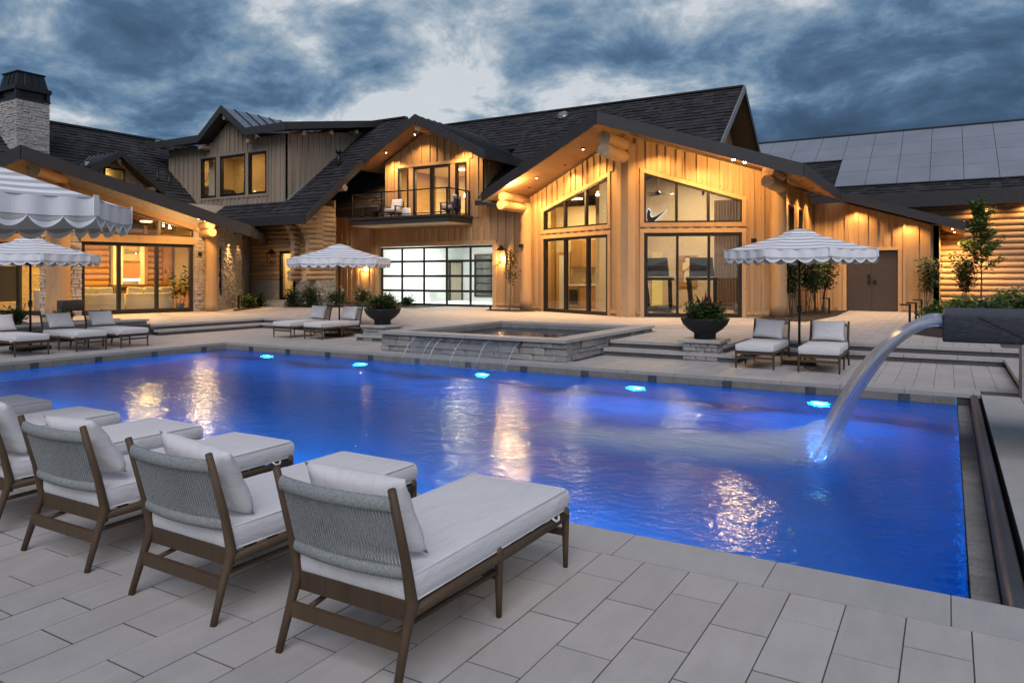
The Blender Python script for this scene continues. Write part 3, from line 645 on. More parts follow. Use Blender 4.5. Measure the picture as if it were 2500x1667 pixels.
o = pool.part('pool_light', MB().lathe([(0, .05), (.1, .05), (.13, 0)], 18, (-1.2, 8.4, D)), 'steel', True); pool.light('lamp', 'SPOT', (-1.18, 8.4, D + .12), 900, (.10, .36, 1.0), o, (R(180), 0, 0), spot_size=R(46), spot_blend=.8, shadow_soft_size=.1)  # invented floor lamp, added to make the jet glow from below
pool_water = solo('pool_water', wm, 'pool_water', 'rippled blue water surface filling the swimming pool', 'water', kind='structure', fix=False)
for k, x in enumerate((-14.4, -11.35, -8.1, -4.8, -1.75)):
    f = MB(); f.tube([(x, PY1 - .03, -.92), (x, PY1 + .0, -.92)], .12, 18); o = pool.part('pool_light', f, 'steel', True)
    f = MB(); f.tube([(x, PY1 - .045, -.92), (x, PY1 - .03, -.92)], .085, 18); pool.part('lens', f, 'pool_lamp', True, o)
    pool.light('lamp', 'SPOT', (x, PY1 - .10, -.92), 210, (.003, .33, 1.0), o, (R(-78), 0, 0), spot_size=R(165), spot_blend=.5, shadow_soft_size=.12)
for k, x in enumerate((-13, -9.7, -6.4, -3.1)):  # near-wall lamps, out of view, added to light the near pool floor
    f = MB(); f.tube([(x, PY0 + .03, -.92), (x, PY0, -.92)], .12, 18); o = pool.part('pool_light', f, 'steel', True)
    f = MB(); f.tube([(x, PY0 + .045, -.92), (x, PY0 + .03, -.92)], .10, 18); pool.part('lens', f, 'pool_lamp', True, o)
    pool.light('lamp', 'SPOT', (x, PY0 + .1, -.92), 490, (.001, .40, 1.0), o, (R(78), 0, 0), spot_size=R(165), spot_blend=.5, shadow_soft_size=.12)

# upper terrace, steps
ut = Thing('upper_terrace', 'raised pale paved terrace in front of the house', 'terrace', kind='structure')
ub = MB(); Z0, Z1 = -.58, T - .0035
ub.box(-60, -20.0, -2, 60, Z0, Z1); ub.box(-20.0, -12.9, 17.0, 60, Z0, Z1); ub.box(-12.9, -11.1, 15.1, 60, Z0, Z1); ub.box(-11.1, -6.5, 17.9, 60, Z0, Z1)
ub.box(-6.5, -4.0, 15.1, 60, Z0, Z1); ub.box(-4.0, 1.3, 17.0, 60, Z0, Z1); ub.box(1.3, 30, 12.6, 60, Z0, Z1)
ut.part('terrace_bed', ub, 'joint_sand', fix=False)
rects = paver_runs(-30, -20.2, 8, 25.5, T) + paver_runs(-20.2, -13.2, 17.25, 28.0, T) + paver_runs(-13.2, -11.3, 15.35, 28, T) + paver_runs(-11.3, -6.42, 18.05, 27, T) + paver_runs(-6.42, -4.25, 15.35, 27, T) + paver_runs(-4.25, .9, 17.25, 33, T) + paver_runs(1.6, 6, 12.95, 20, T)
rects = [q for q in rects]
lay(ut, rects, T, 120, None, r3)
steps = Thing('terrace_steps', 'two long stone steps with dark risers climbing to the upper terrace', 'steps', (-8, 16, 0))
def tread(x0, x1, y0, y1, z, along): coping(steps, x0, x1, y0, y1, z, along, ln=.92, th_=.065)
nos = .36
for x0, x1, y0, y1, al in ((-20.21, -19.85, 12.95, 16.898, 'y'), (-20.21, -13.252, 16.9, 17.26, 'x'), (-13.25, -12.89, 15.362, 17.26, 'y'), (-13.25, -11.27, 15.0, 15.36, 'x'), (-6.43, -3.9, 15.0, 15.36, 'x'), (-4.26, -3.9, 15.362, 17.26, 'y'), (-3.898, 1.61, 16.9, 17.26, 'x'), (1.25, 1.61, 12.95, 16.898, 'y')): tread(x0, x1, y0, y1, T + .002, al)
for x0, x1, y0, y1, al in ((-19.85, -19.49, 12.95, 16.538, 'y'), (-19.85, -13.612, 16.54, 16.9, 'x'), (-13.61, -13.25, 14.64, 16.9, 'y'), (-13.248, -11.27, 14.64, 15.0, 'x'), (-6.43, -3.54, 14.64, 15.0, 'x'), (-3.9, -3.54, 15.002, 16.9, 'y'), (-3.538, 1.25, 16.54, 16.9, 'x'), (.89, 1.25, 12.95, 16.538, 'y')): tread(x0, x1, y0, y1, T / 2 + .002, al)
def riser(x0, x1, y0, y1, z0, z1, along):
    a, b = (x0, x1) if along == 'x' else (y0, y1); t = a
    while t < b - .02:
        t1 = min(t + rng.uniform(.4, .62), b)
        if b - t1 < .12: t1 = b
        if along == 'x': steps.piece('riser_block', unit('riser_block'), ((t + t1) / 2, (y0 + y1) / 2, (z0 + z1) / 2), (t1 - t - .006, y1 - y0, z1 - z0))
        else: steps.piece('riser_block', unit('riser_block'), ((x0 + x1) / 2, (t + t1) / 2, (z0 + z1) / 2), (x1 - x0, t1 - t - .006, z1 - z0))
        t = t1
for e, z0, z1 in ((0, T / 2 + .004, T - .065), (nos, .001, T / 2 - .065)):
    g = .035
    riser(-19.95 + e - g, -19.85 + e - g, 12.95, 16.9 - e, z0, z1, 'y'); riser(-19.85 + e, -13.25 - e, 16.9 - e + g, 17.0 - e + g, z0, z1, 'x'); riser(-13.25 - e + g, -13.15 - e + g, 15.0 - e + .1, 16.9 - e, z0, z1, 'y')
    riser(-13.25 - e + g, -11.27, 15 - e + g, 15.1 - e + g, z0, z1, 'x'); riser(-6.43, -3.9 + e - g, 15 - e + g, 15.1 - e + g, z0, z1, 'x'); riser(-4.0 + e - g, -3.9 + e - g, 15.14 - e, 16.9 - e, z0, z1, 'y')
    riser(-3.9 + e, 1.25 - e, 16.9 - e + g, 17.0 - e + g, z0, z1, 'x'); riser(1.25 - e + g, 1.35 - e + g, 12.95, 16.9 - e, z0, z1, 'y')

# ------------------------------------------------------------------ raised spa
spa = Thing('raised_spa', 'square raised stone spa with flat coping spilling into the pool', 'spa', (-8.85, 15.4, 0))
SX0, SX1, SY0, SY1, SZ = -11.22, -6.48, 12.90, 17.95, .45
stonework(spa, Wall((SX0, SY0 + .08), (SX1, SY0 + .08), (0, -1)), 0, SX1 - SX0, .004, SZ - .065, 'stone_grey', (.09, .2), (.25, .7), .06, seed=3)
stonework(spa, Wall((SX1 - .08, SY0 + .12), (SX1 - .08, SY1), (1, 0)), 0, SY1 - SY0 - .12, .004, SZ - .065, 'stone_grey', (.09, .2), (.2, .6), .06, seed=4)
stonework(spa, Wall((SX0 + .08, SY0 + .12), (SX0 + .08, SY1), (-1, 0)), 0, SY1 - SY0 - .12, .004, SZ - .065, 'stone_grey', (.09, .2), (.2, .6), .06, seed=5)
coping(spa, SX0 - .03, SX1 + .03, SY0 - .03, SY0 + .42, SZ, 'x', ln=1.2, th_=.065); coping(spa, SX0 - .03, SX0 + .42, SY0 + .423, SY1, SZ, 'y', ln=1.2, th_=.065); coping(spa, SX1 - .42, SX1 + .03, SY0 + .423, SY1, SZ, 'y', ln=1.2, th_=.065); coping(spa, SX0 + .423, SX1 - .423, SY1 - .42, SY1, SZ, 'x', ln=1.2, th_=.065)
sb = MB(); a, b, c_, d = SX0 + .42, SX1 - .42, SY0 + .42, SY1 - .42
sb.box(a - .2, a, c_ - .2, d + .2, -.5, SZ - .07); sb.box(b, b + .2, c_ - .2, d + .2, -.5, SZ - .07); sb.box(a, b, c_ - .2, c_, -.5, SZ - .07); sb.box(a, b, d, d + .2, -.5, SZ - .07); sb.box(a, b, c_, d, -.5, -.42)
sb.box(a, b, d - .45, d, -.42, .18); sb.box(a, a + .45, c_, d - .45, -.42, .10); spa.part('spa_basin', sb, 'tile_grey', fix=False)
x = a
while x < b - .02:
    l = min(.3, b - x); spa.piece('waterline_tile', tm, (x + l / 2, d - .004, .31), (l - .006, .02, .12)); x += l
y = c_
while y < d - .02:
    l = min(.3, d - y); spa.piece('waterline_tile', tm, (a + .004, y + l / 2, .31), (.02, l - .006, .12)); y += l
spa.part('spill_lip', MB().box(-10.15, -7.45, SY0 - .06, SY0 + .05, .345, .375), 'slate')
solo('spa_water', MB().add([(a, c_, .29), (b, c_, .29), (b, d, .29), (a, d, .29)], [(0, 1, 2, 3)]), 'spa_water', 'still water inside the raised spa', 'water', kind='structure', fix=False)
f = MB().lathe([(.0, .02), (.09, .02), (.1, 0)], 16, (-7.6, 14.6, -.40)); o = spa.part('spa_light', f, 'pool_lamp', True); spa.light('lamp', 'POINT', (-7.6, 14.6, -.25), 40, (.05, .25, 1), o, shadow_soft_size=.08)
# thin water fall over the lip
sh = MB(); NX, NZ = 40, 14
for j in range(NZ + 1):
    t = j / NZ; z = .36 - (.36 - WZ) * t * t * .75 - (.36 - WZ) * t * .25; yy = SY0 - .06 - .40 * t
    for i in range(NX + 1):
        x = -10.12 + 2.64 * i / NX; x += .05 * t * (1 - 2 * i / NX) * -1; sh.v.append((x - .10 * t, yy + .012 * math.sin(i * 1.7), z))
for j in range(NZ):
    for i in range(NX): q = j * (NX + 1) + i; sh.f.append((q, q + 1, q + NX + 2, q + NX + 1)); sh.mi.append(0)
wf = Thing('spa_waterfall', 'thin clear sheet of water falling from the spa into the pool', 'waterfall', (-8.8, 12.6, WZ))
wf.part('water_sheet', sh, 'fall_water', True, fix=False)
for x in (-10.13, -9.62, -9.42, -8.85, -8.2, -7.47):
    wf.part('water_strand', MB().tube([(x - .10 * t, SY0 - .07 - .40 * t, .36 - (.36 - WZ) * (t * t * .75 + t * .25)) for t in [k / 10 for k in range(11)]], [.007 - .002 * k / 10 for k in range(11)], 6), 'strand_water', True)
r4 = random.Random(4); fm = MB()
for k in range(260): 
    x = r4.uniform(-10.4, -7.5); y = 12.42 - abs(r4.gauss(0, .06)); s_ = r4.uniform(.008, .03); fm.lathe([(0, .006), (s_ * .7, .004), (s_, 0)], 6, (x, y, WZ + .002))
wf.part('foam', fm, 'foam_water', True, fix=False, kind='stuff')

# pedestals
def pedestal(cx, cy_, label):
    th = Thing('stone_pedestal', label, 'pedestal', (cx, cy_, 0), group='stone pedestals beside the spa'); w_ = .37
    th.part('core', MB().box(cx - w_ + .06, cx + w_ - .06, cy_ - w_ + .06, cy_ + w_ - .06, .0, .345), 'mortar')
    for P, Q, o in (((cx - w_, cy_ - w_ + .03), (cx + w_, cy_ - w_ + .03), (0, -1)), ((cx + w_ - .03, cy_ - w_), (cx + w_ - .03, cy_ + w_), (1, 0)), ((cx - w_ + .03, cy_ - w_), (cx - w_ + .03, cy_ + w_), (-1, 0)), ((cx - w_, cy_ + w_ - .03), (cx + w_, cy_ + w_ - .03), (0, 1))):
        W = Wall(P, Q, o); stonework(th, W, .02 if o[1] else .05, W.L - (.02 if o[1] else .05), .003, .35, 'stone_grey', (.08, .13), (.15, .32), .04, seed=int(cx * 10), back_t=.06)
    th.piece('cap_stone', rbox_mesh('cap_stone', .84, .84, .07, .012, 'coping', 1, False), (cx, cy_, .386)); return th
pedestal(-4.32, 15.02, 'square stone pedestal right of the spa beside the steps'); pedestal(-13.0, 15.05, 'square stone pedestal left of the spa behind the loungers')

# slate spout slab with its falling sheet of water, on a column beyond the frame
sp = Thing('water_spout', 'thick dark slate slab cantilevered over the pool pouring water', 'water feature', (1.6, 8.6, 0))
me = rbox_mesh('slab', 3.1, 1.9, .245, .02, 'slate', 2)
for v in me.vertices: v.co += Vector((0, 0, .006)) * noise.noise(v.co * 5)
sp.piece('slab', me, (1.50, 8.63, 1.232))
for x in (.22, 1.05): sp.part('joint', MB().bar((x, 7.679, 1.345), (x + .42, 7.679, 1.115), .004, .008, (0, 1, 0)), 'gutter_black')
sp.part('slot', MB().box(-.056, -.045, 7.95, 9.2, 1.20, 1.31), 'gutter_black')
sp.part('column', MB().box(1.7, 2.7, 7.9, 9.4, 0, 1.11), 'stone_grey')
jt = MB(); NS, NW = 26, 20; y0, y1 = 7.86, 9.1
for j in range(NS + 1):
    t = j / NS; x = -.045 - 1.12 * t; z = 1.275 - 1.445 * t * t; dxz = Vector((-1.12, 0, -2.89 * t)).normalized(); nn = Vector((-dxz.z, 0, dxz.x)); th_ = .048 + .035 * t
    for i in range(NW):
        a = 2 * math.pi * i / NW; yy = (y0 + y1) / 2 + math.cos(a) * (y1 - y0) / 2 * (1 - .16 * t); off = math.sin(a) * th_ * (1 + .30 * math.sin(yy * 31 + t * 2) + .2 * noise.noise(Vector((yy * 14, t * 2.5, 3))) ) ; p = Vector((x, yy, z)) + nn * off; jt.v.append(tuple(p))
for j in range(NS):
    for i in range(NW): jt.f.append((j * NW + i, j * NW + (i + 1) % NW, (j + 1) * NW + (i + 1) % NW, (j + 1) * NW + i)); jt.mi.append(0)
jet = Thing('water_jet', 'smooth arching stream of water pouring from the slate spout into the pool', 'water jet', (-1.15, 8.5, WZ))
jet.part('stream', jt, 'jet_water', True, fix=False)
for k in range(9):
    yb_ = 7.88 + .15 * k; vx = 1.12 * r4.uniform(.94, 1.06); t1_ = 1.0; ph = r4.uniform(0, 6)
    jet.part('water_strand', MB().tube([(-.045 - vx * t, (8.48 + (yb_ - 8.48) * (1 - .15 * t)) + .012 * math.sin(9 * t + ph), 1.275 + (.03 if k % 2 else -.03) - 1.445 * t * t + .008 * math.sin(14 * t + ph)) for t in [q / 24 for q in range(25)]], [.010 + .006 * math.sin(q * .9 + ph) for q in range(25)], 6), 'strand_water', True)
fm = MB()
for k in range(900):
    t = abs(r4.gauss(0, .42)); x = -1.12 - t * 1.3 + r4.gauss(0, .07); y = r4.uniform(7.8, 9.0) + r4.gauss(0, .08) - t * .35; s_ = r4.uniform(.008, .035); h = max(0, r4.gauss(0, .05)) * math.exp(-t * 4); fm.lathe([(0, s_ * .5), (s_ * .8, s_ * .3), (s_, 0)], 6, (x, y, WZ + .002 + h))
for cx_, cy_, rx, ry, rz_ in ((-1.25, 8.4, .5, .9, .22), (-1.5, 8.3, .8, .95, .14), (-2.1, 8.0, 1.5, .9, .09), (-3.0, 7.8, 2.3, .9, .05), (-1.15, 8.4, .32, .75, .32)):
    dm = MB(); nn_ = 20
    for j in range(9):
        ph = j / 8 * math.pi / 2
        for i in range(nn_): a = 2 * math.pi * i / nn_; dm.v.append((cx_ + math.cos(a) * math.cos(ph) * rx, cy_ + math.sin(a) * math.cos(ph) * ry - .2 * math.cos(a) * math.cos(ph) * rx * 0, WZ + .004 + math.sin(ph) * rz_))
    for j in range(8):
        for i in range(nn_): dm.f.append((j * nn_ + i, j * nn_ + (i + 1) % nn_, (j + 1) * nn_ + (i + 1) % nn_, (j + 1) * nn_ + i)); dm.mi.append(0)
    jet.part('spray', dm, 'mist', True, fix=False, kind='stuff')
jet.part('splash', fm, 'foam_water', True, fix=False, kind='stuff')
th = Thing('stone_pillar', 'pale stone pillar at the pool corner behind the slate spout', 'pillar', (1.2, 12.75, 0)); th.part('shaft', MB().box(.88, 1.5, 12.45, 13.0, 0, .74), 'stone_grey')
# ------------------------------------------------------------------ gym pavilion (prow gable with glazed fronts)
gym = Thing('gym_pavilion', 'timber clad prow gable pavilion with two tall glazed fronts showing a gym', 'building', (-9.7, 28, T))
GL, GC, GR = (-15.0, 26.4), (-9.6, 23.8), (-4.95, 25.9); RS = .32; GX = -9.65; RZ = 6.90
def gtop(x): return RZ - .30 - RS * abs(x - GX)
WL = Wall(GL, GC, (-.4, -1)); WR = Wall(GC, GR, (.4, -1))
tl = lambda a: gtop((WL.P + WL.u * a).x); tr = lambda a: gtop((WR.P + WR.u * a).x)
hl = [(1.18, 5.08, T - .02, 3.20), (1.18, 5.08, 3.55, lin((1.18, 4.29), (5.08, 5.25)))]
hr = [(.62, 3.90, T - .02, 3.20), (.62, 3.90, 3.55, lin((.62, 5.27), (3.90, 4.30)))]
for W, top, hs, sd in ((WL, tl, hl, 5), (WR, tr, hr, 6)):
    wo = gym.part('front_wall', wall_mesh(W, 0, W.L, T, top, hs, .2), 'board_wood'); gap = [(h[0] - .15, h[1] + .15, (T - .1) if h[2] < 1 else 3.18, (lambda f: (lambda a: K(f)(a) + .13))(h[3])) for h in hs]
    battens(gym, W, wo, .3, W.L - .3, T + .12, top, gap, seed=sd)
    W.block(gym, 'base_board', 'trim_wood', .0, hs[0][0] - .15, T + .10, T + .22, .0, .045, wo); W.block(gym, 'base_board', 'trim_wood', hs[0][1] + .15, W.L, T + .10, T + .22, .0, .045, wo)
    for h in hs: trim(gym, W, h[0], h[1], h[2] if h[2] < 1 else h[2], h[3], .14, bottom=False)
    W.block(gym, 'sill_board', 'trim_wood', h[0] - .14, h[1] + .14, 3.40, 3.548, .0, .07, wo)
    for k in range(9): W.block(gym, 'dentil', 'trim_wood', h[0] + .05 + k * (h[1] - h[0]) / 9, h[0] + .05 + k * (h[1] - h[0]) / 9 + .17, 3.342, 3.40, .0, .05, wo)
cl = [2.53, 3.80]; window(gym, WL, 1.18, 5.08, T + .005, 3.20, [2.56, 3.92], fw=.10, mull=.13, bot=.13, name='sliding_door'); window(gym, WL, 1.18, 5.08, 3.55, hl[1][3], cl, fw=.06, mull=.09)
window(gym, WR, .62, 3.90, T + .005, 3.20, [1.75, 2.81], fw=.12, mull=.08, bot=.13, name='sliding_door'); window(gym, WR, .62, 3.90, 3.55, hr[1][3], [1.72, 2.79], fw=.06, mull=.09)
# side walls
WGR = Wall(GR, (-4.95, 33), (1, 0)); shr = [(1.45, 2.75, 3.3, 4.25), (3.6, 4.6, 3.3, 4.25)]
wo = gym.part('side_wall', wall_mesh(WGR, 0, WGR.L, T, 5.05, shr, .2), 'board_wood'); battens(gym, WGR, wo, .25, WGR.L, T + .1, 5.0, [(h[0] - .1, h[1] + .1, h[2] - .1, h[3] + .1) for h in shr], seed=9)
for h in shr: window(gym, WGR, h[0], h[1], h[2], h[3], [], fw=.06); trim(gym, WGR, h[0], h[1], h[2], h[3], .1, bottom=True)
WGL = Wall(GL, (-15.0, 28.1), (-1, 0)); gym.part('side_wall', wall_mesh(WGL, 0, WGL.L, T, 4.9, [], .2), 'board_wood')
# posts: hewn corner post and round posts with paired log beams
post = MB(); cxy = Vector((GC[0], GC[1], 0)); post.prism([cxy + Vector(v) for v in ((-.34, -.02, T), (-.12, -.16, T), (.14, -.16, T), (.36, -.02, T), (0, .3, T))], [cxy + Vector(v) for v in ((-.34, -.02, 6.25), (-.12, -.16, 6.25), (.14, -.16, 6.25), (.36, -.02, 6.25), (0, .3, 6.25))])
gym.part('corner_post', post, 'trim_wood')
def round_post(th, x, y, z1, dia, mat='trim_wood'):
    b = MB(); n = 10; b.tube([(x + .015 * math.sin(k), y + .015 * math.cos(k * 1.7), T + (z1 - T) * k / n) for k in range(n + 1)], [dia / 2 * (1 + .06 * math.sin(k * 2.1) + .10 * (1 - k / n) ** 4) for k in range(n + 1)], 16); return th.part('log_post', b, mat, True)
round_post(gym, GR[0] + .02, GR[1] - .1, 4.95, .52); round_post(gym, GL[0] + .05, GL[1] - .12, 4.7, .55)
log_beam(gym, (GX, 22.05, 6.22), (GX, 24.6, 6.22), .46); log_beam(gym, (GX, 22.0, 5.82), (GX, 24.6, 5.82), .44)
for x, y in ((-4.85, 24.1), (-15.0, 24.75)):
    z = gtop(x) - .06; log_beam(gym, (x, y - .35, z), (x, y + 2.0, z), .36); log_beam(gym, (x, y - .45, z - .34), (x, y + 2.0, z - .34), .38)
# roof
A0 = (GX, 21.5, RZ); EL = -15.75; ER = -3.75; zl = RZ - RS * (GX - EL); zr = RZ - RS * (ER - GX)
roof(gym, (EL, 24.15, zl), (EL, 29.0, zl), (GX, 33, RZ), A0, .2, seed=21); roof(gym, (ER, 23.3, zr), (ER, 32.2, zr), (GX, 36, RZ), A0, .2, seed=22)
fascia(gym, (A0[0], A0[1] - .02, RZ + .02), (EL, 24.13, zl + .02), .40); fascia(gym, (A0[0], A0[1] - .02, RZ + .02), (ER, 23.28, zr + .02), .40); fascia(gym, (ER + .03, 23.3, zr + .02), (ER + .03, 32.2, zr + .02), .36); fascia(gym, (EL - .03, 24.15, zl + .02), (EL - .03, 28.2, zl + .02), .36)
dl = []
def under(x): return RZ - .21 - RS * abs(x - GX)
for x, y, e, fl in ((-14.21, 23.7, 460, True), (-13.45, 24.4, 380, False), (-11.09, 23.5, 420, False)): downlight(gym, (x, y, under(x) - .05), e, (R(12), 0, 0), flood=fl)
for x, y, e in ((-12.3, 24.5, 330), (-14.3, 25.3, 260)): downlight(gym, (x, y, under(x) - .01), e, (R(8), 0, 0), bulb=False)  # extra unseen eave lamps, only their wash on the wall shows
for x, y, e, fl in ((-5.55, 23.7, 170, True), (-5.9, 23.7, 150, True)): downlight(gym, (x, y, under(x) - .05), e, (R(12), 0, 0), flood=fl)
for x, y, e in ((-8.3, 23.35, 310), (-7.0, 23.9, 290)): downlight(gym, (x, y, under(x) - .01), e, (R(12), 0, 0), bulb=False)
for y in (26.9, 29.2, 31.2): downlight(gym, (-4.35, y, under(-4.35) - .01), 420, bulb=False)
for x, y, z in ((-15.02, 26.02, 2.95), (-5.6, 25.3, 2.9)):
    gym.part('wall_speaker', MB().box(x - .08, x + .08, y - .16, y - .02, z - .07, z + .07).bar((x, y, z), (x, y + .15, z), .04, .04), 'black_metal')
# lean-to with double door
WD = Wall((-4.95, 32.8), (-.32, 32.8), (0, -1)); dt = lambda a: zr - .28 - RS * (a - 1.2 if a > 1.2 else 0)
dd = [(1.35, 3.22, T - .02, 2.75)]
wo = gym.part('wing_wall', wall_mesh(WD, 0, WD.L, T, dt, dd, .2, brk=(1.2,)), 'board_wood'); battens(gym, WD, wo, .15, WD.L, T + .1, dt, [(dd[0][0] - .14, dd[0][1] + .14, 0, 2.89)], seed=12); trim(gym, WD, *dd[0][:2], T, 2.75, .13)
WD.block(gym, 'base_board', 'trim_wood', dd[0][1] + .14, WD.L, T + .05, T + .2, 0, .045, wo)
for a0, a1, s_ in ((1.355, 2.28, 1), (2.29, 3.215, -1)):
    do = gym.part('door_leaf', wall_mesh(WD, a0, a1, T + .01, 2.745, [], .06, -.04), 'door_brown'); hx = a1 - .1 if s_ > 0 else a0 + .1
    WD.block(gym, 'handle', 'black_metal', hx - .05, hx + .05, 1.42, 1.55, -.04, .02, do)
    if s_ > 0: WD.block(gym, 'keypad', 'black_metal', hx - .05, hx + .04, 1.62, 1.78, -.04, .0, do)
wz = zr - RS * (.47 - ER); roof(gym, (.47, 31.85, wz), (.47, 38, wz), (ER + .03, 38, zr), (ER + .03, 31.85, zr), .2, seed=25)
fascia(gym, (ER, 31.83, zr + .03), (.47, 31.83, wz + .03), .34); fascia(gym, (.50, 31.85, wz + .02), (.50, 38, wz + .02), .3)
gym.part('wing_side', wall_mesh(Wall((-.32, 32.8), (-.32, 38), (1, 0)), 0, 5.2, T, wz + .05, [], .2), 'board_wood'); downlight(gym, (.2, 35.7, wz - .12), 850, cone=150); downlight(gym, (.12, 33.1, wz - .12), 300)
for x in (-3.2, -1.4): downlight(gym, (x, 32.35, zr - .24 - RS * (x - ER)), 190, bulb=False)  # unseen lamps added under the eave to brighten the door wall
# gym interior
gi = MB(); gi.add([(-15, 26.5, T + .01), (-9.6, 23.9, T + .01), (-4.95, 26, T + .01), (-4.95, 33, T + .01), (-15, 33, T + .01)], [(0, 1, 2, 3, 4)]); gym.part('floor', gi, 'floor_wood', fix=False)
gym.part('back_wall', wall_mesh(Wall((-12, 31.0), (-4.95, 31.0), (0, -1)), 0, 7.05, T, lambda a: gtop(-12 + a) - .02, [], .1, brk=(2.35,)), 'tan_wall'); gym.part('partition_wall', MB().box(-12.0, -11.85, 26.6, 31.0, T, 5.8), 'tan_wall'); gym.part('kitchen_wall', MB().box(-15.2, -12.0, 29.3, 29.4, T, 4.8), 'cream_wall'); gym.part('kitchen_side', MB().box(-15.3, -15.15, 26.8, 29.3, T, 4.75), 'interior_wood')
gym.part('slat_panel', MB().box(-8.5, -6.6, 30.9, 30.96, T, 4.9), 'walnut_panel')
for k in range(16): gym.piece('slat', unit('walnut_panel'), (-8.44 + k * .12, 30.88, 2.6), (.07, .05, 4.5))
th = gym
th.part('inner_door', MB().box(-14.95, -14.55, 29.2, 29.28, T, 2.65), 'white_paint'); th.part('door_casing', MB().box(-15.1, -14.95, 29.18, 29.29, T, 2.78).box(-14.55, -14.4, 29.18, 29.29, T, 2.78).box(-14.95, -14.55, 29.18, 29.29, 2.65, 2.78), 'trim_wood')
th.part('lit_doorway', MB().box(-11.25, -10.8, 30.93, 30.99, T, 2.75), 'doorway_glow')
KX0, KX1, KY = -14.25, -12.02, 28.7
kc = Thing('kitchen_cabinets', 'light wood wall and base cabinets with stone counter inside the pavilion', 'cabinet', (-13.2, 29.0, T))
kc.part('carcass', MB().box(KX0, KX1, KY, 29.29, T + .02, 1.3), 'interior_wood'); kc.part('counter', MB().box(KX0 - .04, KX1, KY - .06, 29.29, 1.3, 1.35), 'white_paint'); kc.part('wall_cabinet', MB().box(KX0, KX1, 28.95, 29.29, 2.07, 3.3), 'interior_wood')
for k in range(3): kc.piece('base_door', rbox_mesh('base_door', .42, .03, .85, .006, 'interior_wood', 1, False), (-13.45 + k * .45, KY - .02, .80))
for k in range(4):
    kc.piece('wall_door', rbox_mesh('wall_door', .5, .03, 1.18, .006, 'interior_wood', 1, False), (-13.98 + k * .54, 28.94, 2.69)); kc.part('knob', MB().lathe([(0, 0), (.018, 0), (.018, .02), (0, .02)], 8, (-13.8 + k * .54 - .36 * (k % 2), 28.9, 2.16)), 'black_metal', True)
fr = Thing('wine_fridge', 'glass fronted steel beverage fridge under the counter', 'fridge', (-13.95, KY, T)); fr.part('body', MB().box(-14.22, -13.7, KY - .07, KY - .005, T + .06, 1.27), 'steel'); fr.part('door_glass', MB().box(-14.16, -13.76, KY - .085, KY - .07, T + .2, 1.15), 'frame_dark')
for x, c1, lb in ((-13.55, 'brass', 'amber jar standing on the left of the kitchen counter'), (-13.25, 'brass', 'amber jar in the middle of the kitchen counter'), (-12.7, 'black_metal', 'dark jar at the right of the kitchen counter'), (-12.95, 'steel', 'grey metal jar beside the dark one on the kitchen counter')):
    solo('counter_jar', MB().lathe([(0, 0), (.05, 0), (.06, .08), (.055, .16), (.03, .22), (0, .22)], 12, (x, 28.85, 1.352)), c1, lb, 'jar', (x, 28.85, 1.352), True)
FX, FY, FZ = -9.6, 27.0, 4.87
fan = Thing('ceiling_fan', 'dark blue three bladed ceiling fan hanging in the upper gym window', 'fan', (FX, FY, FZ)); fan.part('rod', MB().tube([(FX, FY, FZ + .05), (FX, FY, 6.4)], .02, 8), 'brass'); fan.part('motor', MB().lathe([(0, -.06), (.1, -.05), (.13, 0), (.1, .08), (0, .1)], 16, (FX, FY, FZ)), 'black_metal', True)
for k in range(3):
    a = R(20 + 120 * k); d = Vector((math.cos(a), math.sin(a), 0)); sd = Vector((-d.y, d.x, .25)); p = Vector((FX, FY, FZ - .02)); pq = (p + d * .1 - sd * .05, p + d * .62 - sd * .09, p + d * .62 + sd * .07, p + d * .1 + sd * .05); fan.part('blade', MB().prism(pq, [q + Vector((0, 0, .015)) for q in pq]), 'frame_dark')
# backlit tick shaped emblem on the gym wall
def tick(sc_, x, y, z, th_):
    pts = [(-.50, .66), (-.60, .35), (-.62, .0), (-.50, -.26), (-.28, -.36), (-.05, -.26), (.80, .46), (.10, .10), (-.18, .02), (-.32, .10), (-.38, .28), (-.36, .50)]
    return [(x + a * sc_, y, z + b * sc_) for a, b in pts], [(x + a * sc_, y + th_, z + b * sc_) for a, b in pts]
em = Thing('wall_emblem', 'dark curved tick emblem glowing white at its edges on the gym wall', 'sign', (-11.1, 30.9, 3.9)); p0, p1 = tick(.60, -11.08, 30.82, 4.28, .05); em.part('emblem_face', MB().prism(p0, p1), 'black_metal'); p0, p1 = tick(.635, -11.09, 30.9, 4.29, .03); em.part('glow_edge', MB().prism(p0, p1), 'led_white')
# framed portrait
PXc = -9.65; pf = Thing('framed_portrait', 'framed sepia portrait of a standing person holding a long stick', 'picture', (PXc, 30.9, 1.5)); pf.part('backing', MB().box(PXc - .42, PXc + .42, 30.93, 30.98, 1.25, 2.6), 'soffit_wood')
fg = MB(); X = PXc; Yp = 30.92
def flat(poly, mb=None, o=0): (mb or fg).prism([(X + a * .75, Yp - o, .72 + z * .72) for a, z in poly], [(X + a * .75, Yp - .012 - o, .72 + z * .72) for a, z in poly])
flat([(-.14, 2.30), (-.17, 2.42), (-.12, 2.58), (0, 2.63), (.12, 2.58), (.17, 2.42), (.14, 2.28), (.05, 2.24), (-.05, 2.24)]); flat([(-.3, 1.75), (-.26, 2.15), (-.1, 2.25), (.1, 2.25), (.28, 2.13), (.33, 1.8), (.2, 1.72), (.18, 1.1), (.05, 1.05), (0, 1.5), (-.06, 1.0), (-.2, 1.05), (-.18, 1.7)])
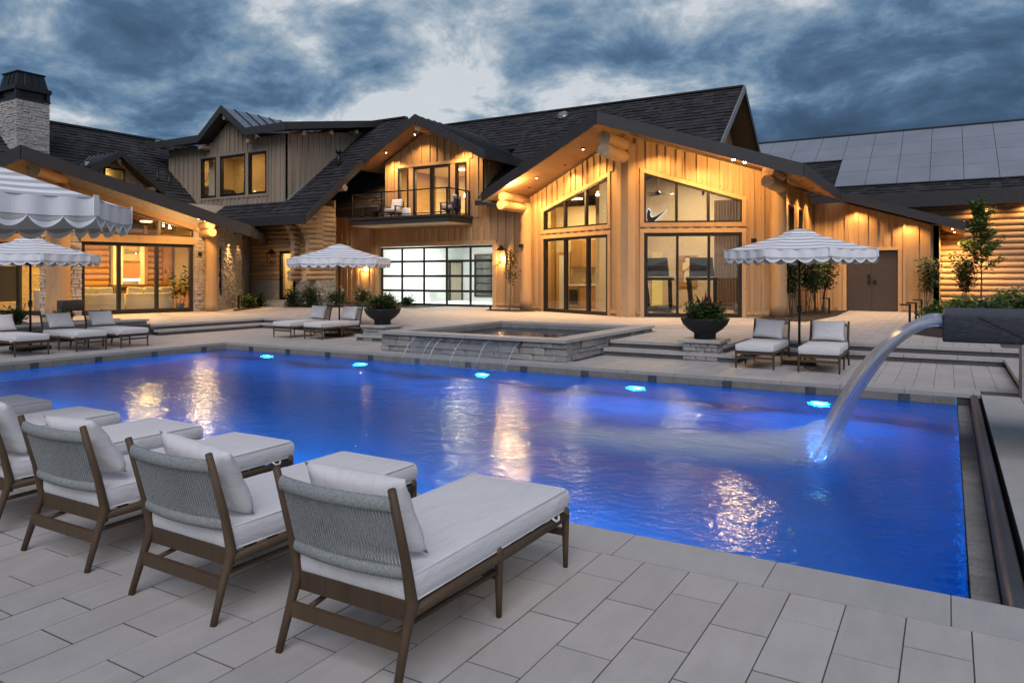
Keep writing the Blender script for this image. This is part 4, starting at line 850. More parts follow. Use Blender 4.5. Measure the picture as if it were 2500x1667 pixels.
pf.part('figure', fg, 'cream_wall'); hr_ = MB(); flat([(-.17, 2.3), (-.18, 2.45), (-.1, 2.6), (.1, 2.6), (.18, 2.45), (.17, 2.3), (.1, 2.48), (-.1, 2.48)], hr_, .013); pf.part('hair', hr_, 'bark'); pf.part('stick', MB().bar((X - .2, Yp - .02, 1.85), (X + .3, Yp - .02, 2.3), .025, .025), 'bark')
def treadmill(x, y, label, rz=0):
    t = Thing('treadmill', label, 'treadmill', (x, y, T + .01), rz, 'treadmills in the gym'); t.local = True; t.o.scale = (1.12, 1.12, 1.08)
    t.part('deck', rbox_mesh('deck', .82, 1.75, .16, .03, 'frame_dark', 2), None).location = (0, .75, .16); t.part('belt', rbox_mesh('belt', .5, 1.6, .02, .004, 'gym_floor', 1), None).location = (0, .75, .245)
    for s_ in (-1, 1): t.part('upright', MB().bar((s_ * .38, .25, .2), (s_ * .42, -.12, 1.25), .12, .18), 'black_metal'); t.part('handrail', MB().bar((s_ * .42, -.12, 1.22), (s_ * .42, .55, 1.18), .06, .07), 'black_metal'); t.part('foot', MB().box(s_ * .38 - .08, s_ * .38 + .08, -.2, .1, 0, .1), 'black_metal')
    o = t.part('console', MB().box(-.5, .5, -.22, .1, 1.16, 1.26), 'black_metal'); s2 = t.part('screen', MB().prism([(-.40, -.16, 1.28), (.40, -.16, 1.28), (.36, -.28, 1.92), (-.36, -.28, 1.92)], [(-.40, -.11, 1.28), (.40, -.11, 1.28), (.36, -.23, 1.92), (-.36, -.23, 1.92)]), 'screen_black'); return t
treadmill(-7.75, 26.6, 'black treadmill with tall screen in the middle of the gym window', R(8)); treadmill(-9.3, 26.2, 'black treadmill at the left side of the gym window', R(8))
rk = Thing('weight_rack', 'dark metal rack with a roller at the right end of the gym window', 'rack', (-5.9, 28.4, T)); rk.part('frame', MB().bar((-6.3, 28.3, T + .05), (-6.3, 28.3, 2.9), .07, .07).bar((-5.7, 28.3, T + .05), (-5.7, 28.3, 2.9), .07, .07).bar((-6.3, 28.3, 2.4), (-5.7, 28.3, 2.4), .05, .05).bar((-6.3, 28.3, 1.5), (-5.7, 28.3, 1.5), .04, .04).bar((-6.3, 28.3, .75), (-5.7, 28.3, .75), .04, .04), 'black_metal'); rk.part('roller', MB().tube([(-6.9, 27.9, T + .2), (-6.35, 27.9, T + .2)], .17, 16), 'charcoal_weave', True)
for x, y, z, e, c1 in ((-13.6, 27.6, 4.9, 190, (1, .70, .30)), (-9.0, 28.4, 5.9, 420, (1, .74, .40))):
    o = gym.part('ceiling_lamp', MB().box(x - .5, x + .5, y - .12, y + .12, z, z + .06), 'led_warm'); gym.light('lamp', 'AREA', (x, y, z - .02), e, c1, o, shape='RECTANGLE', size=1.0, size_y=.24)

# ------------------------------------------------------------------ garage wing: main roof, balcony dormer, glazed garage door
ga = Thing('garage_wing', 'timber wing with balcony dormer above a wide glazed garage door', 'building', (-20, 28.1, T))
WG = Wall((-27.9, 28.1), (-15.0, 28.1), (0, -1)); ax = lambda x: x + 27.9
gh = [(ax(-24.52), ax(-17.75), T - .02, 3.16), (ax(-23.25), ax(-19.15), 4.45, 7.0)]
dorm_x0, dorm_x1, dcx, dz = -24.05, -18.3, -21.17, 9.12; ds = .53
def gatop(a):
    x = a - 27.9
    return dz - .22 - ds * abs(x - dcx) if dorm_x0 <= x <= dorm_x1 else 5.35
wo = ga.part('front_wall', wall_mesh(WG, 0, WG.L, T, lambda a: 5.2, [gh[0], (gh[1][0], gh[1][1], 4.45, 9)], .2), 'board_wood')
battens(ga, WG, wo, .0, WG.L, T + .1, 5.15, [(gh[0][0] - .2, gh[0][1] + .2, 0, 3.34), (ax(dorm_x0), ax(dorm_x1), 3.98, 9)], step=.37, seed=31)
WG.block(ga, 'base_board', 'trim_wood', 0, gh[0][0] - .2, T + .06, T + .2, 0, .045, wo); WG.block(ga, 'base_board', 'trim_wood', gh[0][1] + .2, WG.L, T + .1, T + .22, 0, .045, wo)
WDm = Wall((dorm_x0, 28.08), (dorm_x1, 28.08), (0, -1)); dtop = lambda a: dz - .24 - ds * abs(dorm_x0 + a - dcx); oh = [(-23.25 - dorm_x0, -19.15 - dorm_x0, 4.4, 7.0)]
wo2 = ga.part('dormer_wall', wall_mesh(WDm, 0, WDm.L, 4.4, dtop, oh, .2, brk=(dcx - dorm_x0,)), 'board_wood'); battens(ga, WDm, wo2, 0, WDm.L, 4.45, dtop, [(oh[0][0] - .18, oh[0][1] + .18, 0, 7.17)], step=.42, seed=33); trim(ga, WDm, oh[0][0], oh[0][1], 4.45, 7.0, .15)
q = lambda x: x - dorm_x0
for a0, a1 in ((-23.25, -22.58), (-22.3, -20.1), (-19.82, -19.15)):
    cols = [q(-21.2)] if a1 - a0 > 1.5 else []; window(ga, WDm, q(a0), q(a1), 4.46, 6.98, cols, fw=.11, mull=.2, name='balcony_door' if cols else 'window')
for a0, a1 in ((-22.58, -22.3), (-20.1, -19.82)): WDm.block(ga, 'mullion_board', 'trim_wood', q(a0) + .005, q(a1) - .005, 4.46, 7.0, -.1, .03, wo2)
# garage door leaf
trim(ga, WG, gh[0][0], gh[0][1], T, 3.16, .2)
x0, x1 = gh[0][0], gh[0][1]; cw = (x1 - x0) / 5; rh_ = (3.14 - T) / 4
window(ga, WG, x0 + .02, x1 - .02, T + .005, 3.14, [x0 + cw * k for k in range(1, 5)], [T + rh_ * k for k in range(1, 4)], fw=.10, mull=.11, mat='garage_frame', b0=-.22, b1=-.16, name='garage_door', pane_b=-.19)
# roof planes
mz = lambda y: 10.3 - .8 * (34 - y)
def mroof(xa, ya, xb, yb_, sd): roof(ga, (xa, ya, mz(ya)), (xb, yb_, mz(yb_)), (xb, 34, 10.3), (xa, 34, 10.3), .18, seed=sd, expo=.3, wid=.36)
mroof(-27.9, 27.443, dorm_x0, 27.443, 41); mroof(dorm_x0, 31.42, dorm_x1, 31.42, 42); mroof(dorm_x1, 27.443, -14.9, 27.443, 43); mroof(-14.9, 27.677, -13.2, 27.677, 44); mroof(-13.2, 28.38, -11.4, 28.38, 45); mroof(-11.4, 29.08, -8.0, 29.08, 46)
roof(ga, (-27.5, 40.6, 5.02), (-8.0, 40.6, 5.02), (-8.0, 34, 10.3), (-27.5, 34, 10.3), .18, shingles=False)
fascia(ga, (-27.4, 27.38, 5.04), (-24.9, 27.38, 5.04), .4); fascia(ga, (-17.6, 27.38, 5.04), (-15.6, 27.38, 5.04), .3)
fascia(ga, (-7.97, 27.4, 5.04), (-7.97, 34.0, 10.33), .34, mat='barge_light'); fascia(ga, (-7.97, 40.6, 5.04), (-7.97, 34.0, 10.33), .34)
WGab = Wall((-9.1, 28), (-9.1, 40), (1, 0)); gt2 = lambda a: 10.1 - .8 * abs(28 + a - 34); wo = ga.part('gable_wall', wall_mesh(WGab, 1.7, 10.3, 6.3, gt2, [], .2, brk=(6,)), 'board_wood'); battens(ga, WGab, wo, 1.7, 10.3, 6.3, gt2, [], seed=44)
ga.part('ridge_cap', MB().bar((-27.5, 34, 10.34), (-8, 34, 10.34), .3, .08), 'shingle')
# balcony dormer roof
de = dz - ds * 3.8; yb = lambda z: 34 - (10.3 - z) / .8
roof(ga, (dcx + 3.8, 26.8, de), (dcx + 3.8, yb(de) + .3, de), (dcx, yb(dz) + .3, dz), (dcx, 26.8, dz), .16, seams=13, shingles=False, topmat='seam_metal'); roof(ga, (dcx - 3.8, 26.8, de), (dcx - 3.8, yb(de) + .3, de), (dcx, yb(dz) + .3, dz), (dcx, 26.8, dz), .16, seams=13, shingles=False, topmat='seam_metal')
fascia(ga, (dcx, 26.78, dz + .03), (dcx + 3.8, 26.78, de + .03), .4); fascia(ga, (dcx, 26.78, dz + .03), (dcx - 3.8, 26.78, de + .03), .4); fascia(ga, (dcx + 3.83, 26.8, de + .03), (dcx + 3.83, yb(de), de + .03), .34)
log_beam(ga, (dcx, 26.95, dz - .5), (dcx, 28.3, dz - .5), .36)
WDs = Wall((dorm_x1, 28.1), (dorm_x1, 32), (1, 0)); wo = ga.part('dormer_side', wall_mesh(WDs, 0, 3.9, 4.5, de, [], .2), 'board_wood'); battens(ga, WDs, wo, .1, 3.8, 5.0, de - .1, [], seed=45)
ga.part('dormer_side', wall_mesh(Wall((dorm_x0, 28.1), (dorm_x0, 32), (-1, 0)), 0, 3.9, 4.5, de, [], .2), 'board_wood')
downlight(ga, (-23.4, 27.35, dz - .25 - ds * 2.25), 430, (R(10), 0, 0)); downlight(ga, (-19.2, 27.35, dz - .25 - ds * 2.0), 430, (R(10), 0, 0)); downlight(ga, (-21.6, 27.3, dz - .75), 200, (R(10), 0, 0))
# balcony
ba = MB(); ba.box(-24.7, -18.9, 26.2, 28.1, 4.14, 4.45); ga.part('balcony_slab', ba, 'fascia'); ga.part('balcony_soffit', MB().box(-24.62, -18.98, 26.28, 28.09, 4.10, 4.138), 'tan_wall'); ga.part('balcony_edge', MB().box(-24.78, -18.82, 26.12, 26.2, 4.37, 4.47).box(-18.9, -18.82, 26.2, 28.1, 4.37, 4.47).box(-24.78, -24.7, 26.2, 28.1, 4.37, 4.47), 'fascia')
rl = ga.part('railing', MB().bar((-24.6, 26.28, 5.62), (-19.0, 26.28, 5.62), .05, .05).bar((-19.0, 26.28, 5.62), (-19.0, 28.05, 5.62), .05, .05).bar((-24.6, 26.28, 5.62), (-24.6, 28.05, 5.62), .05, .05).bar((-24.6, 26.28, 4.56), (-19.0, 26.28, 4.56), .04, .04).bar((-19.0, 26.28, 4.56), (-19.0, 28.05, 4.56), .04, .04), 'black_metal')
for p in ((-24.6, 26.28), (-24.6, 28.0), (-22.75, 26.28), (-20.85, 26.28), (-19.0, 26.28), (-19.0, 27.1), (-19.0, 28.0)): ga.part('rail_post', MB().box(p[0] - .03, p[0] + .03, p[1] - .03, p[1] + .03, 4.45, 5.62), 'black_metal', parent=rl)
for k in range(9):
    z = 4.66 + k * .105; ga.part('rail_cable', MB().tube([(-24.6, 26.28, z), (-19.0, 26.28, z)], .004, 4).tube([(-19.0, 26.28, z), (-19.0, 28.0, z)], .004, 4).tube([(-24.6, 26.28, z), (-24.6, 28.0, z)], .004, 4), 'steel', parent=rl)
# interior of the garage and the balcony room
gi = MB(); gi.box(-24.9, -17.3, 36.0, 36.2, T, 3.7); gi.box(-25.1, -24.9, 28.3, 36, T, 3.7); gi.box(-17.3, -17.1, 28.3, 36, T, 3.7); ga.part('garage_lining', gi, 'garage_wall'); ga.part('garage_floor', MB().box(-25, -17.2, 28.3, 36, T - .02, T + .008), 'garage_wall'); ga.part('garage_ceiling', MB().box(-25, -17.2, 28.3, 36, 3.7, 3.8), 'garage_wall')
ga.part('inner_door', MB().box(-24.89, -24.84, 34.7, 35.8, T + .02, 2.5), 'tan_wall'); ga.part('door_casing', MB().box(-24.89, -24.8, 34.55, 34.7, T, 2.65).box(-24.89, -24.8, 35.8, 35.9, T, 2.65).box(-24.89, -24.8, 34.7, 35.8, 2.5, 2.65), 'garage_frame')
W_ = Wall((-24.0, 35.98), (-20.5, 35.98), (0, -1)); ga.part('rear_door_panel', wall_mesh(W_, 0, 3.5, .5, 3.0, [], .04, .01), 'gym_floor'); window(ga, W_, 0, 3.5, .5, 3.0, [1.15, 2.3], [1.3, 2.15], fw=.09, mat='garage_frame', name='rear_garage_door', b0=.02, b1=.07, pane_b=.04)
cab = Thing('garage_cabinet', 'small grey wall cabinet on the bright garage wall', 'cabinet', (-24.7, 32.9, 1.0)); cab.part('body', MB().box(-24.85, -24.5, 32.6, 33.2, .9, 1.5), 'garage_wall'); 
for x in (-22.9, -19.6):
    o = ga.part('ceiling_lamp', MB().box(x - .6, x + .6, 31.0, 31.3, 3.62, 3.69), 'ceiling_panel'); ga.light('lamp', 'AREA', (x, 31.6, 3.58), 300 if x < -21 else 90, (.93, 1, .93), o, shape='RECTANGLE', size=2.4, size_y=3.0)
bi = MB(); bi.box(-24, -18.4, 33.0, 33.2, 4.4, 9); bi.box(-24.0, -23.9, 28.4, 33, 4.4, 7.15); bi.box(-18.45, -18.35, 28.4, 33, 4.4, 7.15); ga.part('bedroom_lining', bi, 'cream_wall'); ga.part('bedroom_floor', MB().box(-24, -18.4, 28.3, 33, 4.36, 4.44), 'floor_wood'); ga.part('bedroom_ceiling', MB().box(-24, -18.4, 28.35, 33, 7.15, 7.25), 'cream_wall')
ga.light('lamp', 'AREA', (-21.2, 30.6, 7.0), 420, (1, .70, .34), ga.part('ceiling_lamp', MB().lathe([(0, 0), (.2, 0), (.22, .05), (0, .06)], 16, (-21.2, 30.6, 7.08)), 'led_warm', True), size=.4)
ch = Thing('chandelier', 'small glowing crystal chandelier behind the right balcony sidelight', 'chandelier', (-19.3, 29.3, 6.5)); ch.part('stem', MB().tube([(-19.3, 29.3, 6.7), (-19.3, 29.3, 7.1)], .012, 6), 'brass')
cb = MB()
for k in range(26): a = k * 2.4; r_ = .08 + .14 * ((k * 7) % 5) / 5; cb.lathe([(0, -.03), (.022, 0), (0, .03)], 6, (-19.3 + r_ * math.cos(a), 29.3 + r_ * math.sin(a), 6.5 + .12 * ((k * 3) % 4) / 3))
ch.part('crystals', cb, 'lantern_glow', True, kind='stuff')
lamp2 = Thing('floor_lamp', 'lit floor lamp standing behind the balcony doors', 'lamp', (-20.7, 30.2, 4.45)); lamp2.part('stand', MB().lathe([(.14, 0), (.14, .02), (.015, .03), (.015, 1.25)], 12, (-20.7, 30.2, 4.45)), 'brass', True); lamp2.part('lamp_shade', MB().lathe([(.10, 1.2), (.07, 1.4)], 14, (-20.7, 30.2, 4.45)), 'lantern_glow', True)

# ------------------------------------------------------------------ wall lanterns
def lantern(x, y, z, label, lit=True, nx=0, ny=-1, s_=1.):
    t = Thing('wall_lantern', label, 'lantern', (x, y, z)); c_ = Vector((x + nx * .16, y + ny * .16, z)); a, h = .10 * s_, .19 * s_; b = MB()
    for sx in (-1, 1):
        for sy in (-1, 1): b.bar(c_ + Vector((sx * a, sy * a, -h)), c_ + Vector((sx * a, sy * a, h)), .014, .014)
    for z_ in (-h, h):
        for sx in (-1, 1): b.bar(c_ + Vector((sx * a, -a, z_)), c_ + Vector((sx * a, a, z_)), .018, .018).bar(c_ + Vector((-a, sx * a, z_)), c_ + Vector((a, sx * a, z_)), .018, .018)
    t.part('cage', b, 'black_metal'); r_ = a * 1.5; t.part('cap', MB().add([c_ + Vector(v) for v in ((-r_, -r_, h), (r_, -r_, h), (r_, r_, h), (-r_, r_, h), (-.05, -.05, h + .13), (.05, -.05, h + .13), (.05, .05, h + .13), (-.05, .05, h + .13))], [(3, 2, 1, 0), (4, 5, 6, 7), (0, 1, 5, 4), (1, 2, 6, 5), (2, 3, 7, 6), (3, 0, 4, 7)]).box(c_.x - .05, c_.x + .05, c_.y - .05, c_.y + .05, h + z + .13, h + z + .2), 'black_metal')
    t.part('bracket', MB().bar((x, y, z + h + .1), c_ + Vector((0, 0, h + .1)), .05, .06), 'black_metal')
    if lit: o = t.part('bulb', MB().lathe([(0, -.1), (.03, -.09), (.035, .05), (0, .1)], 10, c_), 'lantern_glow', True); t.light('lamp', 'POINT', c_ + Vector((0, 0, -.16)), 70, WARM, o, shadow_soft_size=.03)
    else: t.part('bulb', MB().lathe([(0, -.1), (.02, -.09), (.02, .05), (0, .1)], 8, c_), 'white_paint', True)
lantern(-17.2, 28.07, 2.62, 'lit black wall lantern right of the glazed garage door', s_=1.35); lantern(-25.4, 28.07, 2.2, 'lit black wall lantern left of the garage door behind the parasol', s_=1.2)
lantern(-27.7, 24.25, 2.55, 'unlit black wall lantern on the log wall beside the narrow door', False, s_=1.25)
# ------------------------------------------------------------------ main log house with wide dormer
mh = Thing('log_house', 'log house wing with steep shingled roof and wide grey timber dormer', 'building', (-29, 24.3, T))
WM = Wall((-29.3, 24.3), (-25.0, 24.3), (0, -1)); am = lambda x: x + 29.3
dh = [(am(-27.27), am(-26.26), .60, 2.90)]
core = wall_mesh(WM, 0, WM.L, T, 4.5, dh, .2, -.06); lw = mh.part('log_wall', core, 'log_wood')
logwall(mh, WM, 0, WM.L, 1.53, 4.6, .235, 'log_wood', dh, lw, 3); stonework(mh, WM, 0, WM.L, T, 1.53, 'stone_warm', (.08, .14), (.18, .42), .05, dh, True, seed=8, b=.02, back_t=.1)
WMx = Wall((-25.0, 24.3), (-25.0, 25.5), (1, 0)); logwall(mh, WMx, 0, WMx.L, 1.53, 4.9, .235, 'log_wood_y', (), lw, 4); mh.part('side_core', MB().box(-25.3, -25.05, 24.3, 25.5, T, 5.0), 'log_wood_y'); stonework(mh, WMx, 0, WMx.L, T, 1.53, 'stone_warm', (.08, .14), (.18, .42), .05, seed=9, b=.02, back_t=.1)
mh.part('recess_wall', MB().box(-28.0, -27.9, 25.5, 28.1, T, 5.5), 'board_wood'); mh.part('recess_wall', MB().box(-28, -25.0, 25.5, 25.6, T, 5.3), 'log_wood')
# crossing log ends: two corbelled columns
ME_ = 4.34
for X, dia in ((-26.02, .30), (-25.05, .32)):
    n = 13
    for k in range(n):
        z = 1.5 + (k + .5) * .238; f = k / (n - 1); ext = .34 + (.75 * max(0, f - .62) / .38 if f > .62 else 0) + (.18 if k < 2 else 0); ext = min(ext, 24.45 - (23 + (z + .42 - ME_) / .8))
        mh.piece('log_end', log_mesh('log_wood_y', 'log_end', k % 5), (X, 24.3 - ext / 2 + .15, z), (ext + .5, dia, .245), R(90), lw)
do = mh.part('entry_door', MB().box(-27.27, -27.17, 24.2, 24.34, .60, 2.9).box(-26.36, -26.26, 24.2, 24.34, .60, 2.9).box(-27.17, -26.36, 24.2, 24.34, 2.78, 2.9).box(-27.17, -26.36, 24.2, 24.34, .60, .72), 'black_metal'); mh.part('pane', MB().box(-27.17, -26.36, 24.26, 24.27, .72, 2.78), 'window_glass', parent=do); mh.part('handle', MB().box(-27.14, -27.0, 24.16, 24.2, 1.62, 1.66), 'black_metal', parent=do)
st = Thing('entry_steps', 'two pale stone steps below the narrow black door', 'steps', (-26.9, 23.9, T)); st.part('tread', MB().box(-28.0, -26.1, 23.35, 24.22, T, .45), 'coping'); st.part('tread', MB().box(-27.6, -26.0, 23.75, 24.22, .45, .59), 'coping')
mh.part('hall_lining', MB().box(-27.85, -25.4, 25.38, 25.44, T, 4).box(-27.9, -27.8, 24.5, 25.4, T, 4).box(-25.45, -25.35, 24.5, 25.4, T, 4).box(-27.9, -25.4, 24.5, 25.4, 3.2, 3.3), 'cream_wall'); mh.part('hall_floor', MB().box(-27.85, -25.4, 24.36, 25.4, .5, .6), 'floor_wood')
mh.part('hall_chest', MB().box(-26.95, -26.4, 25.0, 25.36, .6, 1.55), 'interior_wood'); mh.light('lamp', 'AREA', (-26.8, 24.95, 3.14), 60, (1, .70, .28), mh.part('ceiling_lamp', MB().box(-27, -26.6, 24.85, 25.05, 3.16, 3.2), 'led_warm'), size=.2)
# roof: near slope, far slope, barge
MX0, MX1 = -46, -24.3; MR, MY = 9.94, 30; ME = MR - .8 * 7
for xa, xb, y1_ in ((MX0, -35.6, MY), (-35.6, -26.6, 24.15), (-26.6, MX1, MY)): roof(mh, (xa, 23, ME), (xb, 23, ME), (xb, y1_, ME + .8 * (y1_ - 23)), (xa, y1_, ME + .8 * (y1_ - 23)), .2, soffit='soffit_wood', seed=51, expo=.3, wid=.36)
roof(mh, (MX0, 37, ME), (MX1, 37, ME), (MX1, MY, MR), (MX0, MY, MR), .2, shingles=False)
fascia(mh, (MX1 + .03, 23, ME + .04), (MX1 + .03, MY, MR + .04), .40); fascia(mh, (-32, 22.97, ME + .03), (MX1, 22.97, ME + .03), .40); fascia(mh, (MX1 + .03, 37, ME + .04), (MX1 + .03, MY, MR + .04), .40)
mh.part('ridge_cap', MB().bar((-34, MY, MR + .05), (MX1, MY, MR + .05), .3, .09), 'shingle'); mh.part('gable_wall', wall_mesh(Wall((-27.95, 24.3), (-27.95, 35.7), (1, 0)), 0, 11.4, 4.3, lambda a: MR - .3 - .8 * abs(24.3 + a - MY), [], .2, brk=(5.7,)), 'board_wood')
for y in (25.4, 28.2): z = MR - .8 * abs(y - MY) - .42; log_beam(mh, (-24.2, y, z), (-25.3, y, z), .3, 'log_wood')
log_beam(mh, (-25.1, 23.3, 4.12), (-25.1, 24.6, 4.12), .3)
# vent pipe
mh.part('vent_pipe', MB().tube([(-25.6, 26.4, 6.9), (-25.6, 26.4, 7.75)], .08, 12).tube([(-25.6, 26.4, 7.72), (-25.6, 26.4, 7.86)], .15, 12), 'chimney_metal', True)
# dormer
DY = 24.1; DX0, DX1 = -35.6, -26.6; WQ = Wall((DX0, DY), (DX1, DY), (0, -1)); aq = lambda x: x - DX0; gx, ghw, gz, ez, ey = -30.4, 1.74, 9.94, 8.66, 23.4
dtp = lambda a: (8.4 + .75 * max(0, ghw - abs(DX0 + a - gx)) if abs(DX0 + a - gx) < ghw else 8.4)
wh = [(aq(-32.9), aq(-31.7), 5.69, 7.70), (aq(-31.4), aq(-29.5), 5.69, 7.70), (aq(-29.3), aq(-28.0), 5.69, 7.70)]
zr_ = lambda a: max(5.0, 0)
wo = mh.part('dormer_wall', wall_mesh(WQ, 0, WQ.L, 5.0, dtp, wh, .2, brk=(aq(gx - ghw), aq(gx), aq(gx + ghw))), 'board_grey')
battens(mh, WQ, wo, .1, WQ.L, 5.25, dtp, [(wh[0][0] - .14, wh[2][1] + .14, 5.56, 7.86)], step=.34, wid=.09, seed=52, mat='board_grey')
WQ.block(mh, 'sill_board', 'board_grey', wh[0][0] - .12, wh[2][1] + .12, 5.56, 5.68, 0, .05, wo); WQ.block(mh, 'head_board', 'board_grey', wh[0][0] - .12, wh[2][1] + .12, 7.71, 7.85, 0, .05, wo); WQ.block(mh, 'flashing', 'barge_light', 0, WQ.L, 5.14, 5.24, 0, .06, wo)
for a0, a1 in ((wh[0][1], wh[1][0]), (wh[1][1], wh[2][0]), (wh[0][0] - .12, wh[0][0]), (wh[2][1], wh[2][1] + .12)): WQ.block(mh, 'casing', 'board_grey', a0 + .003, a1 - .003, 5.68, 7.71, .0, .045, wo)
for h in wh: window(mh, WQ, h[0], h[1], h[2], h[3], [], fw=.10)
WQs = Wall((DX1, DY), (DX1, 29.8), (1, 0)); st_ = lambda a: 8.4 + .18 * a; wo = mh.part('dormer_side', wall_mesh(WQs, 0, 5.7, lambda a: 5.1 + .8 * a, st_, [], .2), 'board_grey'); battens(mh, WQs, wo, .1, 5.5, lambda a: 5.15 + .8 * a, st_, [], step=.4, wid=.09, seed=53, mat='board_grey')
board(mh, 'flashing', (DX1 + .06, DY - .05, 5.22), (DX1 + .06, 29.8, 9.78), .12, .14, 'barge_light')
# dormer shed roofs and centre gable
se = lambda y: ez + .19 * (y - ey); Yr = 29.9
roof(mh, (-36.2, ey, ez), (gx - ghw, ey, ez), (gx - ghw, Yr, se(Yr)), (-36.2, Yr, se(Yr)), .14, soffit='fascia', shingles=False); roof(mh, (gx + ghw, ey, ez), (-25.9, ey, ez), (-25.9, Yr, se(Yr)), (gx + ghw, Yr, se(Yr)), .14, soffit='fascia', shingles=False)
for s_ in (-1, 1): roof(mh, (gx + s_ * ghw, ey, ez), (gx + s_ * ghw * .15, 29.9, 9.80), (gx, 29.9, gz), (gx, ey, gz), .14, soffit='fascia', shingles=False, topmat='seam_metal', seams=9)
for s_ in (-1, 1): fascia(mh, (gx, ey - .03, gz + .03), (gx + s_ * ghw, ey - .03, ez + .03), .36)
fascia(mh, (-36.2, ey - .03, ez + .03), (gx - ghw, ey - .03, ez + .03), .36); fascia(mh, (gx + ghw, ey - .03, ez + .03), (-25.9, ey - .03, ez + .03), .36); fascia(mh, (-25.87, ey, ez + .03), (-25.87, Yr, se(Yr) + .03), .34)
for x, z in ((gx, gz - .48), (gx - 1.85, 8.18), (gx + 1.7, 8.18)): log_beam(mh, (x, ey + .12, z), (x, DY + .3, z), .24)
for y in (24.6, 26.4, 28.2): log_beam(mh, (-26.05, y, se(y) - .45), (-26.9, y, se(y) - .45), .22, 'log_wood')
# dormer room
mh.part('room_lining', MB().box(-34.6, -27.3, 27.4, 27.5, 5.3, 8.3).box(-31.05, -30.95, 25.5, 27.4, 5.3, 8.3).box(-34.7, -34.6, 24.4, 27.4, 5.3, 8.3).box(-27.3, -27.2, 24.4, 27.4, 5.3, 8.3), 'cream_wall'); mh.part('room_ceiling', MB().box(-34.6, -27.3, 24.35, 27.5, 8.25, 8.3), 'cream_wall'); mh.part('room_floor', MB().box(-34.6, -27.3, 24.35, 27.5, 5.3, 5.36), 'floor_wood')
for x in (-33.0, -29.3): mh.light('lamp', 'AREA', (x, 25.8, 8.2), 120, (1, .58, .18), mh.part('ceiling_lamp', MB().lathe([(0, 0), (.15, 0), (.16, .03), (0, .04)], 14, (x, 25.8, 8.2)), 'led_warm', True), size=.32)
solo('curtain', MB().prism([(-32.85 + .07 * k, 24.5 + .05 * (k % 2), 5.4) for k in range(6)] + [(-32.5, 24.62, 5.4), (-32.85, 24.62, 5.4)], [(-32.85 + .07 * k, 24.5 + .05 * (k % 2), 7.7) for k in range(6)] + [(-32.5, 24.62, 7.7), (-32.85, 24.62, 7.7)]), 'sofa_fabric', 'pale drawn curtain in the left dormer window', 'curtain', (-32.7, 24.5, 5.4))
solo('quilt_hanging', MB().box(-33.6, -32.2, 27.3, 27.38, 5.8, 6.9), 'green_quilt', 'green patterned quilt on the wall seen through the left dormer window', 'quilt', (-32.9, 27.3, 5.8))
sh_ = Thing('wall_shelf', 'wooden shelf with ornaments behind the middle dormer window', 'shelf', (-30.3, 27.3, 6.2)); sh_.part('board', MB().box(-31.0, -29.4, 27.1, 27.39, 6.05, 6.1), 'interior_wood'); sh_.part('bracket', MB().box(-30.5, -30.45, 27.15, 27.38, 5.9, 6.05), 'interior_wood')
solo('canvas_art', MB().box(-30.4, -29.6, 27.3, 27.38, 6.25, 6.95), 'throw_fabric', 'dark square picture above the dormer shelf', 'picture', (-30, 27.3, 6.25)); solo('candle_holder', MB().tube([(-30.75, 27.2, 6.1), (-30.75, 27.2, 6.45)], .012, 6).tube([(-30.6, 27.2, 6.1), (-30.6, 27.2, 6.38)], .012, 6).bar((-30.85, 27.2, 6.3), (-30.5, 27.2, 6.3), .01, .01), 'black_metal', 'thin black candle holder on the dormer shelf', 'ornament', (-30.7, 27.2, 6.1))

# ------------------------------------------------------------------ living room pavilion (left)
lp = Thing('living_room_pavilion', 'stone and timber prow gable pavilion with glass doors glowing gold', 'building', (-27, 15, T))
C0 = Vector((-26.87, 14.02, 0)); uR = Vector((.2116, .9774, 0)); uL = Vector((-.985, -.17, 0)).normalized(); Dd = Vector((-.7071, .7071, 0)); AP = Vector((-24.46, 11.6, 5.65)); SL = .333
def lp_under(p): v = Vector((p[0] - AP.x, p[1] - AP.y, 0)); return AP.z - SL * (v - Dd * v.dot(Dd)).length
PR = C0 + uR * 5.6; WLR = Wall(C0[:2], PR[:2], (1, -.2)); PL = C0 + uL * 8; WLL = Wall(C0[:2], PL[:2], (.17, -1))
tR = lambda a: lp_under(WLR.P + WLR.u * a) - .22; tL = lambda a: lp_under(WLL.P + WLL.u * a) - .22
gR = lambda a: 4.78 - .265 * a
hR = [(.66, 4.68, T - .02, 2.96), (.66, 4.68, 3.26, gR)]; hL = [(.92, 5.5, T - .02, 2.96), (.92, 5.5, 3.26, gR)]
wo = lp.part('front_wall', wall_mesh(WLR, 0, 5.6, T, tR, hR, .25), 'mortar'); wo2 = lp.part('front_wall', wall_mesh(WLL, 0, 8, T, tL, hL, .25), 'mortar')
stonework(lp, WLR, .12, .66, T, 4.3, 'stone_white', (.07, .15), (.12, .34), .10, backing=False, seed=61, parent=wo); stonework(lp, WLL, .12, .92, T, 4.3, 'stone_white', (.07, .15), (.12, .34), .10, backing=False, seed=62, parent=wo2); stonework(lp, WLR, 4.70, 5.6, T, 3.75, 'stone_warm', (.08, .16), (.14, .36), .06, backing=False, seed=63, parent=wo)
